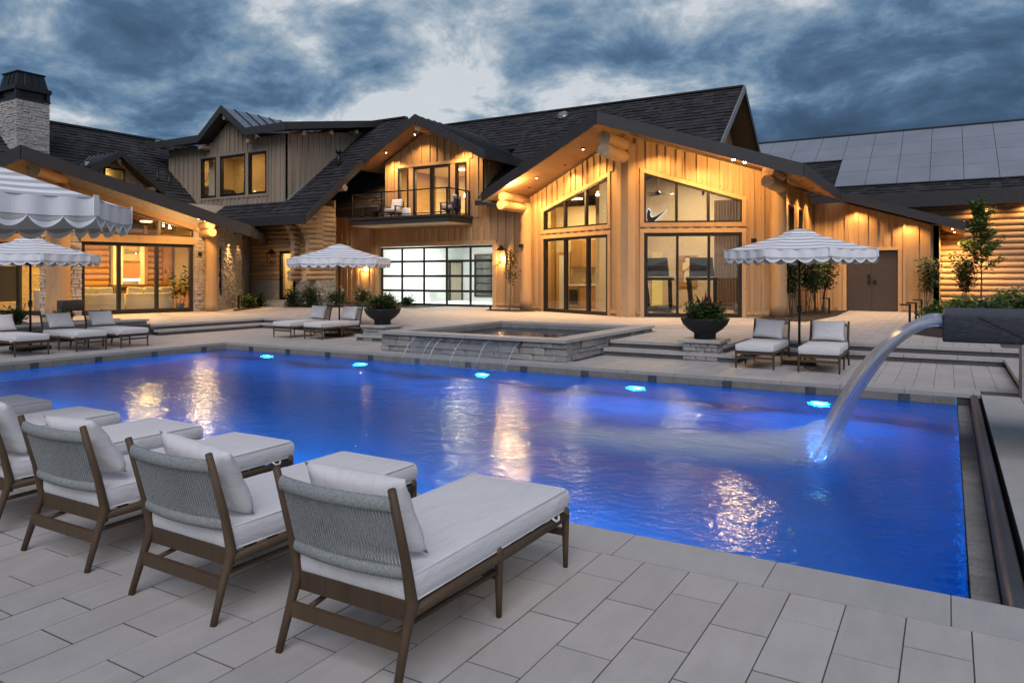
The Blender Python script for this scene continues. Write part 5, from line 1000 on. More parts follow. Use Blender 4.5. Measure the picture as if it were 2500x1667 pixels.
for W in (WLR, WLL):
    a1 = 4.68 if W is WLR else 5.5
    W.block(lp, 'timber_beam', 'trim_wood', (.66 if W is WLR else .92) - .05, a1 + .02, 2.965, 3.255, -.12, .14)
    W.block(lp, 'rake_board', 'soffit_wood', 0, .01, 3, 3.01, 0, .01)
    window(lp, W, .66 if W is WLR else .92, a1, T + .005, 2.96, [1.94, 3.30] if W is WLR else [2.25, 4.0], fw=.12, mull=.12, bot=.16, name='sliding_door', b0=-.18, b1=-.02); window(lp, W, .66 if W is WLR else .92, a1, 3.26, gR, [1.94, 3.39] if W is WLR else [2.4, 4.0], fw=.06, mull=.09, b0=-.18, b1=-.02)
    mbx = MB(); W.slab(mbx, [(.1, gR(.1)), (a1 + .1, gR(a1 + .1)), (a1 + .1, gR(a1 + .1) + .22), (.1, gR(.1) + .22)], -.02, .08); lp.part('head_beam', mbx, 'soffit_wood')
b = MB(); n = 12; b.tube([(C0.x + .13, C0.y - .14, T + (4.9 - T) * k / n) for k in range(n + 1)], [.36 * (1 + .03 * math.sin(k * 1.9) + .12 * (1 - k / n) ** 3) for k in range(n + 1)], 18); lp.part('corner_log_post', b, 'trim_wood', True)
pp = WLR.p(5.28, 0, .28); b = MB(); b.tube([(pp.x, pp.y, T + 3.2 * k / n) for k in range(n + 1)], [.24 * (1 + .03 * math.sin(k * 2.3) + .1 * (1 - k / n) ** 3) for k in range(n + 1)], 16); lp.part('log_post', b, 'trim_wood', True)
q = WLR.p(4.95, 0, 0)
for z, e in ((3.72, .95), (3.42, 1.1)): log_beam(lp, q + WLR.n * e + Vector((0, 0, z)), q - WLR.n * .4 + Vector((0, 0, z)) + uR * .1, .33, 'log_wood')
cdir = (-Dd); log_beam(lp, C0 + cdir * 2.5 + Vector((0, 0, 5.1)), C0 - cdir * .5 + Vector((0, 0, 5.1)), .42, 'log_wood'); log_beam(lp, C0 + cdir * 2.3 + Vector((0, 0, 4.72)), C0 - cdir * .5 + Vector((0, 0, 4.72)), .40, 'log_wood')
ca = WLR.p(4.9, 2.62, .12); lp.part('security_camera', MB().lathe([(0, -.09), (.06, -.06), (.075, 0), (.075, .05), (0, .05)], 12, ca), 'black_metal', True)
# side stone wall running back from the post
uS = Vector((-.587, .81, 0)).normalized(); S0 = PR; S1 = PR + uS * 6.0; WS = Wall(S0[:2], S1[:2], (1, .6)); slit = [(.30, .62, .95, 2.92)]
stonework(lp, WS, 0, 3.6, T, 3.7, 'stone_warm', (.07, .14), (.15, .4), .07, slit, True, 300, seed=64); window(lp, WS, .30, .62, .95, 2.92, [], fw=.05); WS2 = Wall((S0 + uS * 3.6 - WS.n * .3)[:2], (S1 - WS.n * .3)[:2], (1, .6)); stonework(lp, WS2, 0, 2.4, T, 3.9, 'stone_warm', (.07, .14), (.15, .4), .07, seed=65)
# roof
E = Vector((-22.9, 18.9, 0)); E.z = lp_under(E); EL_ = AP + uL * 7.44; EL_.z = lp_under(EL_); ez2 = E.z
roof(lp, E, E + Dd * 7.5, AP + Dd * 15, AP, .2, seed=66); EL2 = EL_ + Dd * 9; roof(lp, EL_, EL2, AP + Dd * 15, AP, .2, seed=67)
fascia(lp, AP + Vector((0, 0, .03)), E + Vector((0, 0, .03)), .42); fascia(lp, AP + Vector((0, 0, .03)), EL_ + Vector((0, 0, .03)), .42); fascia(lp, E + Vector((0, 0, .02)), E + Dd * 7.5 + Vector((0, 0, .02)), .36)
def lpd(a, off, e, W=WLR, **k): p = W.p(a, 0, off); downlight(lp, (p.x, p.y, lp_under(p) - .27), e, **k)
lpd(4.45, 1.6, 130, flood=True); lpd(4.2, 1.6, 110, flood=True); lpd(1.2, 1.6, 260); lpd(2.9, 1.6, 220); lpd(1.4, 1.4, 260, WLL)
pw = WS.p(1.5, 0, .34); downlight(lp, (pw.x, pw.y, 3.5), 330, cone=75, bulb=False)
pw = WS.p(3.0, 0, .3); downlight(lp, (pw.x, pw.y, 3.4), 40, cone=90, bulb=False)
# interior: floor, back wall with logs, niche, stairs
B0 = C0 - WLR.n * 6.0; WB = Wall((B0 - uR * 6)[:2], (B0 + uR * 9)[:2], (1, -.2)); o6 = 6.0
fl = MB(); fl.add([(C0.x - .1, C0.y, T + .01), (PR.x - .1, PR.y, T + .01), (S1.x, S1.y, T + .01), (S1.x - 9, S1.y - 2, T + .01), (PL.x, PL.y, T + .01)], [(0, 1, 2, 3, 4)]); lp.part('floor', fl, 'floor_wood', fix=False)
bw = lp.part('back_wall', wall_mesh(WB, 0, 15, T, 5.2, [], .2, -.15), 'cream_wall'); logwall(lp, WB, .5, o6 + 3.53, 1.25, 3.4, .27, 'interior_wood', (), bw, 7); logwall(lp, WB, o6 + 5.14, o6 + 5.82, 1.25, 3.4, .27, 'interior_wood', (), bw, 8); logwall(lp, WB, .5, o6 + 6.2, 3.45, 5.0, .27, 'interior_wood', (), bw, 9)
stonework(lp, WB, .5, o6 + 3.5, T, 1.25, 'stone_warm', (.1, .16), (.2, .45), .05, backing=False, seed=68, parent=bw)
for a0, a1, mt in ((o6 + 3.62, o6 + 4.03, 'white_paint'), (o6 + 4.77, o6 + 4.94, 'white_paint')): WB.block(lp, 'pilaster', mt, a0, a1, 1.3, 3.4, 0, .3, bw)
for a0, a1 in ((o6 + 4.95, o6 + 5.12), (o6 + 5.84, o6 + 6.2)): WB.block(lp, 'timber_post', 'interior_wood', a0, a1, T, 4.0, 0, .2, bw)
WB.block(lp, 'niche_panel', 'interior_wood', o6 + 4.05, o6 + 4.76, 1.62, 2.36, 0, .2, bw); WB.block(lp, 'shelf', 'interior_wood', o6 + 4.05, o6 + 4.76, 2.37, 2.41, 0, .28, bw); WB.block(lp, 'shelf', 'interior_wood', o6 + 4.2, o6 + 4.76, 2.86, 2.9, 0, .25, bw); WB.block(lp, 'light_strip', 'led_warm', o6 + 4.05, o6 + 4.76, 1.50, 1.60, .1, .2, bw); WB.block(lp, 'mantel', 'walnut_panel', o6 + 3.5, o6 + 5.9, 1.22, 1.34, 0, .5, bw); WB.block(lp, 'hearth', 'walnut_panel', o6 + 3.5, o6 + 5.9, T, 1.22, 0, .35, bw)
for k in range(5): WB.block(lp, 'stair', 'interior_wood', o6 + 4.2 - .05 * k, o6 + 7.3, T + .01, 1.22 - .18 * k, .5 + .32 * k, .5 + .32 * (k + 1), bw)
pm = WB.p(o6 + 4.5, 2.7, .5); lp.light('lamp', 'POINT', pm, 9, (1, .72, .32), lp.part('shelf_lamp', MB().lathe([(0, 0), (.03, 0), (.03, .05), (0, .05)], 8, pm), 'led_warm', True), shadow_soft_size=.05)
for a, bq, e in ((1.2, -2.6, 260), (4.0, -3.0, 260), (-3.5, -3.4, 240)):
    p = WLR.p(a, 3.95, bq); lp.light('lamp', 'AREA', p, e * 1.7, (1, .52, .10), lp.part('ceiling_lamp', MB().lathe([(0, 0), (.22, 0), (.24, .05), (0, .06)], 16, p + Vector((0, 0, .03))), 'led_warm', True), size=.44)
cl_ = Thing('antler_chandelier', 'lit brass branch chandelier behind the upper gable glass', 'chandelier', WLR.p(2.1, 3.5, -2.2)); cb = MB(); c0 = WLR.p(2.1, 3.55, -2.2)
for k in range(8): a = k * .785; cb.tube([c0, c0 + Vector((.25 * math.cos(a), .25 * math.sin(a), -.06)), c0 + Vector((.45 * math.cos(a), .45 * math.sin(a), .1))], [.02, .018, .01], 6)
cl_.part('arms', cb, 'brass', True)
for k in range(8): a = k * .785; cl_.part('bulb', MB().lathe([(0, 0), (.022, .03), (.012, .09), (0, .11)], 8, c0 + Vector((.45 * math.cos(a), .45 * math.sin(a), .1))), 'lantern_glow', True)
def sofa(W, a0, a1, bq, label):
    c_ = W.p((a0 + a1) / 2, T + .012, bq); t = Thing('sofa', label, 'sofa', c_, W.rz); t.local = True; L = a1 - a0
    t.part('back', rbox_mesh('back', L, .22, .62, .05, 'sofa_fabric', 3), None).location = (0, -.38, .42); t.part('seat', rbox_mesh('seat', L - .1, .8, .22, .05, 'sofa_fabric', 3), None).location = (0, .05, .33)
    for s_ in (-1, 1): t.part('arm', rbox_mesh('arm', .2, .9, .52, .05, 'sofa_fabric', 3), None).location = (s_ * (L / 2 - .1), 0, .37)
    for k in range(int(L / .6)): o = t.part('cushion', rbox_mesh('back_cushion', .58, .2, .44, .08, 'sofa_fabric', 3), None); o.location = (-L / 2 + .42 + k * .62, -.2, .74); o.rotation_euler = (R(-12), R(rng.uniform(-6, 6)), 0)
    for s_ in (-1, 1): t.part('foot', MB().box(s_ * (L / 2 - .15) - .04, s_ * (L / 2 - .15) + .04, -.3, -.22, 0, .12), 'black_metal')
    return t
sofa(WLR, 2.55, 4.4, -1.6, 'long cream sofa with its back to the right of the glass doors'); sofa(WLR, .75, 2.4, -1.3, 'pale grey sofa with a dark throw behind the left glass panel')
p = WLR.p(2.2, 1.05, -.98); solo('throw_blanket', fixn(rbox_mesh('throw', .42, .07, .55, .03, 'throw_fabric', 2)), None, 'dark fringed throw blanket hanging over the pale sofa back', 'blanket', p); bpy.context.view_layer.update()
ty = Thing('dining_chair', 'pale armchair in front of the dark fireplace behind the left glass', 'chair', WLL.p(2.0, T + .012, -1.0), R(20)); ty.local = True; ty.part('seat', rbox_mesh('seat', .6, .6, .4, .05, 'sofa_fabric', 2), None).location = (0, 0, .22); ty.part('back', rbox_mesh('back', .6, .16, .8, .05, 'sofa_fabric', 2), None).location = (0, -.25, .5)
fp = Thing('stone_fireplace', 'stone chimney breast with black firebox in the left room', 'fireplace', WB.p(o6 + .2, T, 0)); stonework(fp, WB, o6 - 3.0, o6 + 1.9, T, 4.2, 'stone_warm', (.1, .18), (.2, .5), .06, [(o6 - 1.0, o6 + .1, .7, 2.1)], True, 250, seed=71, b=.4); fp.part('firebox', wall_mesh(WB, o6 - 1.0, o6 + .1, .7, 2.1, [], .1, .28), 'black_metal')
pt = Thing('potted_plant', 'tall thin leafed house plant at the right edge of the glass doors', 'plant', WLR.p(4.55, T, -.7)); bb = WLR.p(4.45, 0, -.7); mb = MB(); r5 = random.Random(5); stm = MB()
for k in range(5): x = bb + Vector((r5.uniform(-.1, .1), r5.uniform(-.1, .1), T)); tip = x + Vector((r5.uniform(-.3, .3), r5.uniform(-.3, .3), r5.uniform(1.3, 2.0))); stm.tube([x, x.lerp(tip, .5) + Vector((.05, 0, 0)), tip], [.015, .012, .006], 5); leaves(mb, [x.lerp(tip, r5.uniform(.35, 1)) + Vector((r5.uniform(-.12, .12), r5.uniform(-.12, .12), 0)) for _ in range(22)], .22, r5, droop=.3)
pt.part('foliage', mb, 'leaf_dark', fix=False); pt.part('stem', stm, 'bark'); pt.part('pot', MB().lathe([(0, 0), (.14, 0), (.18, .3), (.16, .3)], 14, (bb.x, bb.y, T + .01)), 'planter_bowl', True)

# rear wing: steep roof along Y, chimney, small dormer
rw = Thing('rear_wing', 'steep dark shingled roof wing behind the living room with a small dormer', 'building', (-36, 18, T))
RX, RZ2 = -38, 9.25; rf = lambda x: RZ2 - .8 * (x - RX); roof(rw, (-31.5, 4, rf(-31.5)), (-31.5, 29, rf(-31.5)), (RX, 32, RZ2), (RX, 4, RZ2), .2, seed=81, expo=.3, wid=.36); roof(rw, (-44.5, 4, rf(-31.5)), (-44.5, 30, rf(-31.5)), (RX, 32, RZ2), (RX, 4, RZ2), .2, shingles=False); rw.part('ridge_cap', MB().bar((RX, 4, RZ2 + .05), (RX, 31, RZ2 + .05), .3, .1), 'shingle'); rw.part('wall', MB().box(-43.5, -32.6, 5, 28, T, 4.3), 'stone_warm')
sy, sz = 19.9, 7.48; s_e = sz - .72 * 2.2; WSd = Wall((-33.6, sy - 1.9), (-33.6, sy + 1.9), (1, 0)); wt = lambda a: sz - .25 - .72 * abs(a - 1.9); wo = rw.part('dormer_wall', wall_mesh(WSd, 0, 3.8, 5.3, wt, [(1.45, 2.45, 6.05, 6.78)], .2, brk=(1.9,)), 'board_wood'); battens(rw, WSd, wo, .1, 3.7, 5.4, wt, [(1.3, 2.6, 5.9, 6.95)], step=.3, wid=.08, seed=82, mat='board_grey'); window(rw, WSd, 1.45, 2.45, 6.05, 6.78, [], fw=.08)
for s_ in (-1, 1): roof(rw, (-33, sy + s_ * 2.2, s_e), (RX + (RZ2 - s_e) / .8, sy + s_ * 2.2, s_e), (RX + (RZ2 - sz) / .8 - .2, sy, sz), (-33, sy, sz), .12, shingles=False, topmat='seam_metal', seams=8); fascia(rw, (-32.97, sy, sz + .03), (-32.97, sy + s_ * 2.2, s_e + .03), .32)
log_beam(rw, (-33.1, sy, sz - .42), (-34, sy, sz - .42), .2, 'log_wood'); log_beam(rw, (-33.1, sy + 1.75, s_e + .05), (-34, sy + 1.75, s_e + .05), .22, 'log_wood')
rw.part('dormer_lining', MB().box(-34.3, -34.25, sy - .9, sy + .9, 6.0, 7.0), 'cream_wall'); rw.light('lamp', 'POINT', (-34.05, sy, 6.5), 7, (1, .62, .2), rw.part('room_lamp', MB().lathe([(0, 0), (.08, 0), (.06, .12), (0, .12)], 10, (-34.05, sy - .7, 6.4)), 'led_warm', True), shadow_soft_size=.1)
for y, dz2 in ((22.8, .5), (23.4, .3), (16.0, .2)):
    if y > 20: rw.part('vent_pipe', MB().tube([(-34.4 - .4 * dz2, y, rf(-34.4) - .2), (-34.4 - .4 * dz2, y, rf(-34.4) + .25 + dz2)], .07, 10), 'chimney_metal', True)
def suntube(th, p, n):
    p, n = Vector(p), Vector(n).normalized(); o = th.part('sun_tunnel', MB().tube([p, p + n * .22], .28, 18), 'steel', True); th.part('dome', MB().tube([p + n * .22, p + n * .27, p + n * .30], [.275, .22, .08], 18), 'barge_light', True, o)
suntube(rw, (RX + .45, 24.8, rf(RX + .45)), (.62, 0, .78)); suntube(ga, (-16.8, 33.3, 10.3 - .8 * .7), (0, -.62, .78))
ck = Thing('stone_chimney', 'square pale stone chimney with dark metal hood', 'chimney', (-35.8, 17.1, 6)); X0, X1, Y0, Y1 = -36.6, -35.0, 16.4, 17.8
ck.part('core', MB().box(X0 + .05, X1 - .05, Y0 + .05, Y1 - .05, 5.5, 9.55), 'mortar'); stonework(ck, Wall((X1 - .05, Y0), (X1 - .05, Y1), (1, 0)), 0, Y1 - Y0, 6.2, 9.55, 'stone_white', (.07, .15), (.16, .45), .06, backing=False, seed=91); stonework(ck, Wall((X0, Y0 + .05), (X1, Y0 + .05), (0, -1)), 0, X1 - X0, 6.2, 9.55, 'stone_white', (.07, .15), (.16, .45), .06, backing=False, seed=92)
hb = MB(); m_ = .06
for x in (X0 + m_, X1 - m_):
    for y in (Y0 + m_, Y1 - m_): hb.box(x - .07, x + .07, y - .07, y + .07, 9.5, 9.98)
hb.box(X0 - .03, X1 + .03, Y0 - .03, Y1 + .03, 9.5, 9.58); ck.part('hood_frame', hb, 'chimney_metal'); ck.part('mesh_screen', MB().box(X0 + .1, X1 - .1, Y0 + .1, Y1 - .1, 9.58, 9.9), 'black_metal')
a = [(X0 - .06, Y0 - .06), (X1 + .06, Y0 - .06), (X1 + .06, Y1 + .06), (X0 - .06, Y1 + .06)]; c2 = [(X0 + .16, Y0 + .16), (X1 - .16, Y0 + .16), (X1 - .16, Y1 - .16), (X0 + .16, Y1 - .16)]; mid = [(X0 + .04, Y0 + .04), (X1 - .04, Y0 + .04), (X1 - .04, Y1 - .04), (X0 + .04, Y1 - .04)]
ck.part('hood', MB().prism([(x, y, 9.92) for x, y in a], [(x, y, 10.1) for x, y in a]).prism([(x, y, 10.1) for x, y in mid], [(x, y, 10.72) for x, y in c2]).box(X0 + .1, X1 - .1, Y0 + .1, Y1 - .1, 10.72, 10.77), 'chimney_metal')
for k in range(1, 4):
    t = k / 4; y0_ = Y0 + .04 + (Y1 - Y0 - .08) * t; y1_ = Y0 + .16 + (Y1 - Y0 - .32) * t; ck.part('hood_seam', MB().bar((X1 - .03, y0_, 10.1), (X1 - .15, y1_, 10.72), .03, .04), 'black_metal'); x0_ = X0 + .04 + (X1 - X0 - .08) * t; x1_ = X0 + .16 + (X1 - X0 - .32) * t; ck.part('hood_seam', MB().bar((x0_, Y0 + .03, 10.1), (x1_, Y0 + .15, 10.72), .03, .04), 'black_metal')

# ------------------------------------------------------------------ solar barn at right
sb_ = Thing('solar_barn', 'long log building with rows of dark solar panels on its roof', 'building', (2, 37, T))
WSB = Wall((-6, 37), (3.6, 37), (0, -1)); lw2 = sb_.part('log_wall', wall_mesh(WSB, 0, 9.6, T, 4.9, [], .2, -.08), 'log_wood'); logwall(sb_, WSB, 0, 9.6, T, 4.85, .265, 'log_wood', (), lw2, 5); sb_.part('corner_board', MB().box(3.5, 3.85, 36.7, 37.1, T, 5.0), 'interior_wood'); sb_.part('wall', MB().box(3.85, 16, 37.0, 37.2, T, 4.9), 'log_wood')
sz_ = lambda y: 5.26 + .55 * (y - 36.3); roof(sb_, (-16, 36.3, 5.26), (18, 36.3, 5.26), (18, 43.65, sz_(43.65)), (-16, 43.65, sz_(43.65)), .2, seed=95, expo=.3, wid=.36); fascia(sb_, (-10, 36.27, 5.28), (18, 36.27, 5.28), .62); sb_.part('ridge_cap', MB().bar((-16, 43.65, sz_(43.65) + .05), (18, 43.65, sz_(43.65) + .05), .3, .1), 'shingle')
pm_ = MB().box(-.5, .5, -.5, .5, -.5, .5).mesh('solar_panel', 'solar_cell'); ang = math.atan(.55); rl_ = 6.1 / 4
for rr in range(4):
    for k in range(-9, 10):
        xx = .57 + 1.295 * k
        if rr < 2 and xx < -4.7: continue
        yy = 37.2 + rl_ * (rr + .5); sb_.piece('solar_panel', pm_, (xx + .6475, yy, sz_(yy) + .13), (1.275, rl_ / math.cos(ang) - .022, .045), 0, None, (ang, 0, 0))
for k in range(-9, 11): sb_.part('panel_rail', MB().bar((.57 + 1.295 * k - .25, 37.25, sz_(37.25) + .06), (.57 + 1.295 * k - .25, 43.2, sz_(43.2) + .06), .04, .05), 'black_metal') if k % 3 == 0 else None
for x in (1.2, 2.9): downlight(sb_, (x, 36.55, 4.86), 150, cone=140, bulb=False)  # hidden lamps behind the fascia, added to brighten the log wall
lo_ = Thing('wall_spotlight', 'small black spotlight on the log wall at the right edge', 'lamp', (3.2, 36.75, 3.35)); lo_.part('head', MB().tube([(3.15, 36.65, 3.35), (3.3, 36.75, 3.4)], .07, 10), 'black_metal', True); lo_.part('bracket', MB().bar((3.2, 36.72, 3.4), (3.2, 36.9, 3.4), .05, .05), 'black_metal')
# ------------------------------------------------------------------ loungers
def build_lounger():
    t = Thing('lounge_chair', '', 'lounge chair', (0, 0, 0)); t.local = True; hw = .335
    for s_ in (-1, 1):
        x = s_ * hw
        t.part('rear_leg', MB().tube([(x * 1.02, 0, 0), (x, .065, .20), (x, .11, .33), (x, .07, .52), (x, -.02, .84)], [.017, .021, .027, .022, .018], 10), 'teak', True)
        for y in (.80, 1.54): t.part('leg', MB().tube([(x, y, 0), (x, y, .12), (x, y, .30), (x, y, .335), (x, y, .348)], [.014, .018, .023, .022, .012], 10), 'teak', True)
        t.part('side_rail', MB().tube([(x, .11, .295), (x, .5, .298), (x, .9, .298), (x, 1.53, .298)], [.026, .026, .026, .024], 8), 'teak', True)
        t.part('lower_brace', MB().tube([(x * .72, .07, .19), (x, .80, .235)], .014, 6), 'teak', True)
        t.part('foot', MB().lathe([(0, 0), (.012, 0), (.012, .006)], 8, (x * 1.02, 0, -.0)), 'white_paint', True)
    t.part('rear_rail', MB().box(-hw, hw, .10, .13, .255, .34), 'teak'); t.part('rear_stretcher', MB().box(-hw, hw, .045, .07, .15, .215), 'teak'); t.part('front_rail', MB().box(-hw, hw, 1.515, 1.545, .265, .325), 'teak'); t.part('front_stretcher', MB().box(-hw, hw, 1.525, 1.55, .185, .225), 'teak'); t.part('middle_stretcher', MB().box(-hw, hw, .79, .815, .19, .23), 'teak')
    for k in range(9): t.part('slat', MB().box(-hw + .02, hw - .02, .22 + k * .15, .27 + k * .15, .305, .32), 'teak')
    # curved rope back
    def bk(u, z): return Vector((u * (hw - .01), .07 - .28 * (z - .52) - .042 * (1 - u * u), z))
    cords = MB(); n = 40
    for i in range(n): u = -.96 + 1.92 * i / (n - 1); cords.tube([bk(u, .475), bk(u, .60), bk(u, .765)], .0046, 5, False)
    t.part('rope_cords', cords, 'rope', True, fix=False, kind='stuff')
    for z, r_ in ((.772, .026), (.468, .024)):
        b = MB(); N = 84; m = 10
        for i in range(N + 1):
            u = -1 + 2 * i / N; rr = r_ * (1 + .10 * (1 if i % 2 else -1)); c_ = bk(u, z)
            for k in range(m): a = 2 * math.pi * k / m; b.v.append((c_.x, c_.y + math.cos(a) * rr * .75, c_.z + math.sin(a) * rr * 1.25))
        for i in range(N):
            for k in range(m): b.f.append((i * m + k, i * m + (k + 1) % m, (i + 1) * m + (k + 1) % m, (i + 1) * m + k)); b.mi.append(0)
        t.part('rope_roll', b, 'rope', True)
    # seat cushion
    bm = bmesh.new(); nx, ny, nz = 12, 26, 3; W2, L2, H2 = .665, 1.46, .125
    bmesh.ops.create_cube(bm, size=1); bmesh.ops.subdivide_edges(bm, edges=list(bm.edges), cuts=9, use_grid_fill=True)
    for v in bm.verts:
        x, y, z = v.co * 2; ex = 1 - abs(x) ** 9 * .012 - 0; p = 11
        k = (abs(x) ** p + abs(y) ** (p * 2) + abs(z) ** 4.0) ** (-1 / 5.) if False else 1
        rx = min(1, (1 - abs(x)) * W2 / 2 / .035); ry = min(1, (1 - abs(y)) * L2 / 2 / .035); rz_ = min(1, (1 - abs(z)) * H2 / 2 / .035)
        zz = z * H2 / 2; xx = x * W2 / 2; yy = y * L2 / 2
        if z > .99: zz += .012 * (1 - x * x) * (1 - y ** 4) - .003 * (1 - min(rx, ry)) + .007 * noise.noise(Vector((xx * 5, yy * 4, 1.3)))
        if abs(x) > .99: xx += math.copysign(.007 * noise.noise(Vector((yy * 9, zz * 9, x))), x) + math.copysign(.008 * (1 - z * z), x) - math.copysign(.004 * (1 - rz_), x)
        if abs(y) > .99: yy += math.copysign(.006 * noise.noise(Vector((xx * 9, zz * 9, y))), y) + math.copysign(.008 * (1 - z * z), y) - math.copysign(.004 * (1 - rz_), y)
        v.co = Vector((xx, yy + .84, zz + .39))
    me = bpy.data.meshes.new('seat_cushion'); bm.to_mesh(me); bm.free(); me.materials.append(MATS['cushion_fabric']); me.polygons.foreach_set('use_smooth', [True] * len(me.polygons)); so = t.part('seat_cushion', me, None)
    md = so.modifiers.new('bevel', 'BEVEL'); md.width = .009; md.segments = 3; md.limit_method = 'ANGLE'; md.angle_limit = R(50)
    pz = .445
    def loop(z, sx, y0, y1): return [(-sx, y0 + .02, z), (-sx, y1 - .02, z), (-sx + .02, y1, z), (sx - .02, y1, z), (sx, y1 - .02, z), (sx, y0 + .02, z), (sx - .02, y0, z), (-sx + .02, y0, z), (-sx, y0 + .02, z)]
    for z in (.447, .334): t.part('piping', MB().tube(loop(z, .333, .112, 1.568), .0042, 6, False), 'cushion_fabric', True, so)
    for x, y in ((hw + .008, 1.36),): t.part('tie', MB().tube([(x, y, .335), (x + .012 * (1 if x > 0 else -1), y + .02, .315), (x + .01 * (1 if x > 0 else -1), y + .06, .312), (x, y + .075, .33)], .007, 6), 'cushion_fabric', True)
    # back pillow
    pb = MB(); N = 18; Wp, Hp, Tp = .60, .40, .16
    for sd in (1, -1):
        o = len(pb.v)
        for j in range(N + 1):
            for i in range(N + 1):
                u, v = -1 + 2 * i / N, -1 + 2 * j / N; e = max(0, (1 - u ** 4) * (1 - v ** 4)) ** .55; cx_ = 1 - .07 * (1 - abs(u) ** 2) * abs(v) ** 6; cz = 1 - .09 * (1 - abs(v) ** 2) * abs(u) ** 6
                q = Vector((u * Wp / 2 * cz, sd * Tp / 2 * e * (1 - .25 * (v * .5 + .5)), v * Hp / 2 * cx_)); q.y += sd * .012 * noise.noise(Vector((u * 3, v * 3, sd * 2.))) * e; pb.v.append(tuple(q))
        for j in range(N):
            for i in range(N): a = o + j * (N + 1) + i; pb.f.append((a, a + 1, a + N + 2, a + N + 1)); pb.mi.append(0)
    me = pb.mesh('back_pillow', 'cushion_fabric', True); bm = bmesh.new(); bm.from_mesh(me); bmesh.ops.remove_doubles(bm, verts=bm.verts, dist=.0008); bmesh.ops.recalc_face_normals(bm, faces=bm.faces); bm.to_mesh(me); bm.free()
    po = t.part('back_pillow', me, None); po.location = (0, .19, .665); po.rotation_euler = (R(24), 0, 0); return t.o
L0 = build_lounger()
near_lab = ['nearest lounge chair at the bottom, rope back fully in view', 'second lounge chair from the front in the near row', 'third lounge chair from the front in the near row', 'fourth lounge chair in the near row, cut by the left edge', 'fifth near row lounger showing mostly its white cushion at the left edge', 'sixth near row lounger, only a cushion end above the fifth', 'farthest near row lounger, a sliver of cushion at the left edge']
spots = [(-2.265 - 1.15 * k - (0, 0, .03, .03, .02, .10, .1)[k], 2.31 + (.0, .01, .05, .08, .06, .1, .05)[k], R((0, -.6, .8, -.5, 0, .6, 0)[k]), near_lab[k], 'loungers along the near side of the pool') for k in range(7)]
spots += [(-3.065, 15.38, R(180), 'lounge chair left of the parasol pole on the right terrace', 'pair of loungers by the right steps'), (-1.985, 15.36, R(180.8), 'lounge chair right of the parasol pole near the water jet', 'pair of loungers by the right steps'),
          (-15.82, 15.68, R(180), 'left lounge chair of the pair before the log wall shrubs', 'pair of loungers left of the spa'), (-14.73, 15.8, R(179), 'right lounge chair of the pair beside the left planter bowl', 'pair of loungers left of the spa'),
          (-18.38, 10.5, R(-90), 'lounge chair nearest the stone steps at the left pool end', 'loungers along the left pool end'), (-18.36, 9.47, R(-90.5), 'middle lounge chair of the three before the stone planter wall', 'loungers along the left pool end'), (-18.42, 8.22, R(-90), 'leftmost lounge chair of the far left row, cut by the frame', 'loungers along the left pool end')]
for i, (x, y, a, lab, grp) in enumerate(spots):
    if i == 0: L0.location = (x, y, 0); L0.rotation_euler = (0, 0, a); L0['label'] = lab; L0['group'] = grp
    else:
        o = copy_thing(L0, (x, y, 0), a, lab, grp); 
        for ch in o.children:
            if ch.name.startswith('back_pillow'): ch.rotation_euler = (R(24 + rng.uniform(-6, 9)), R(rng.uniform(-5, 5)), R(rng.uniform(-7, 7))); ch.location.x += rng.uniform(-.035, .035)

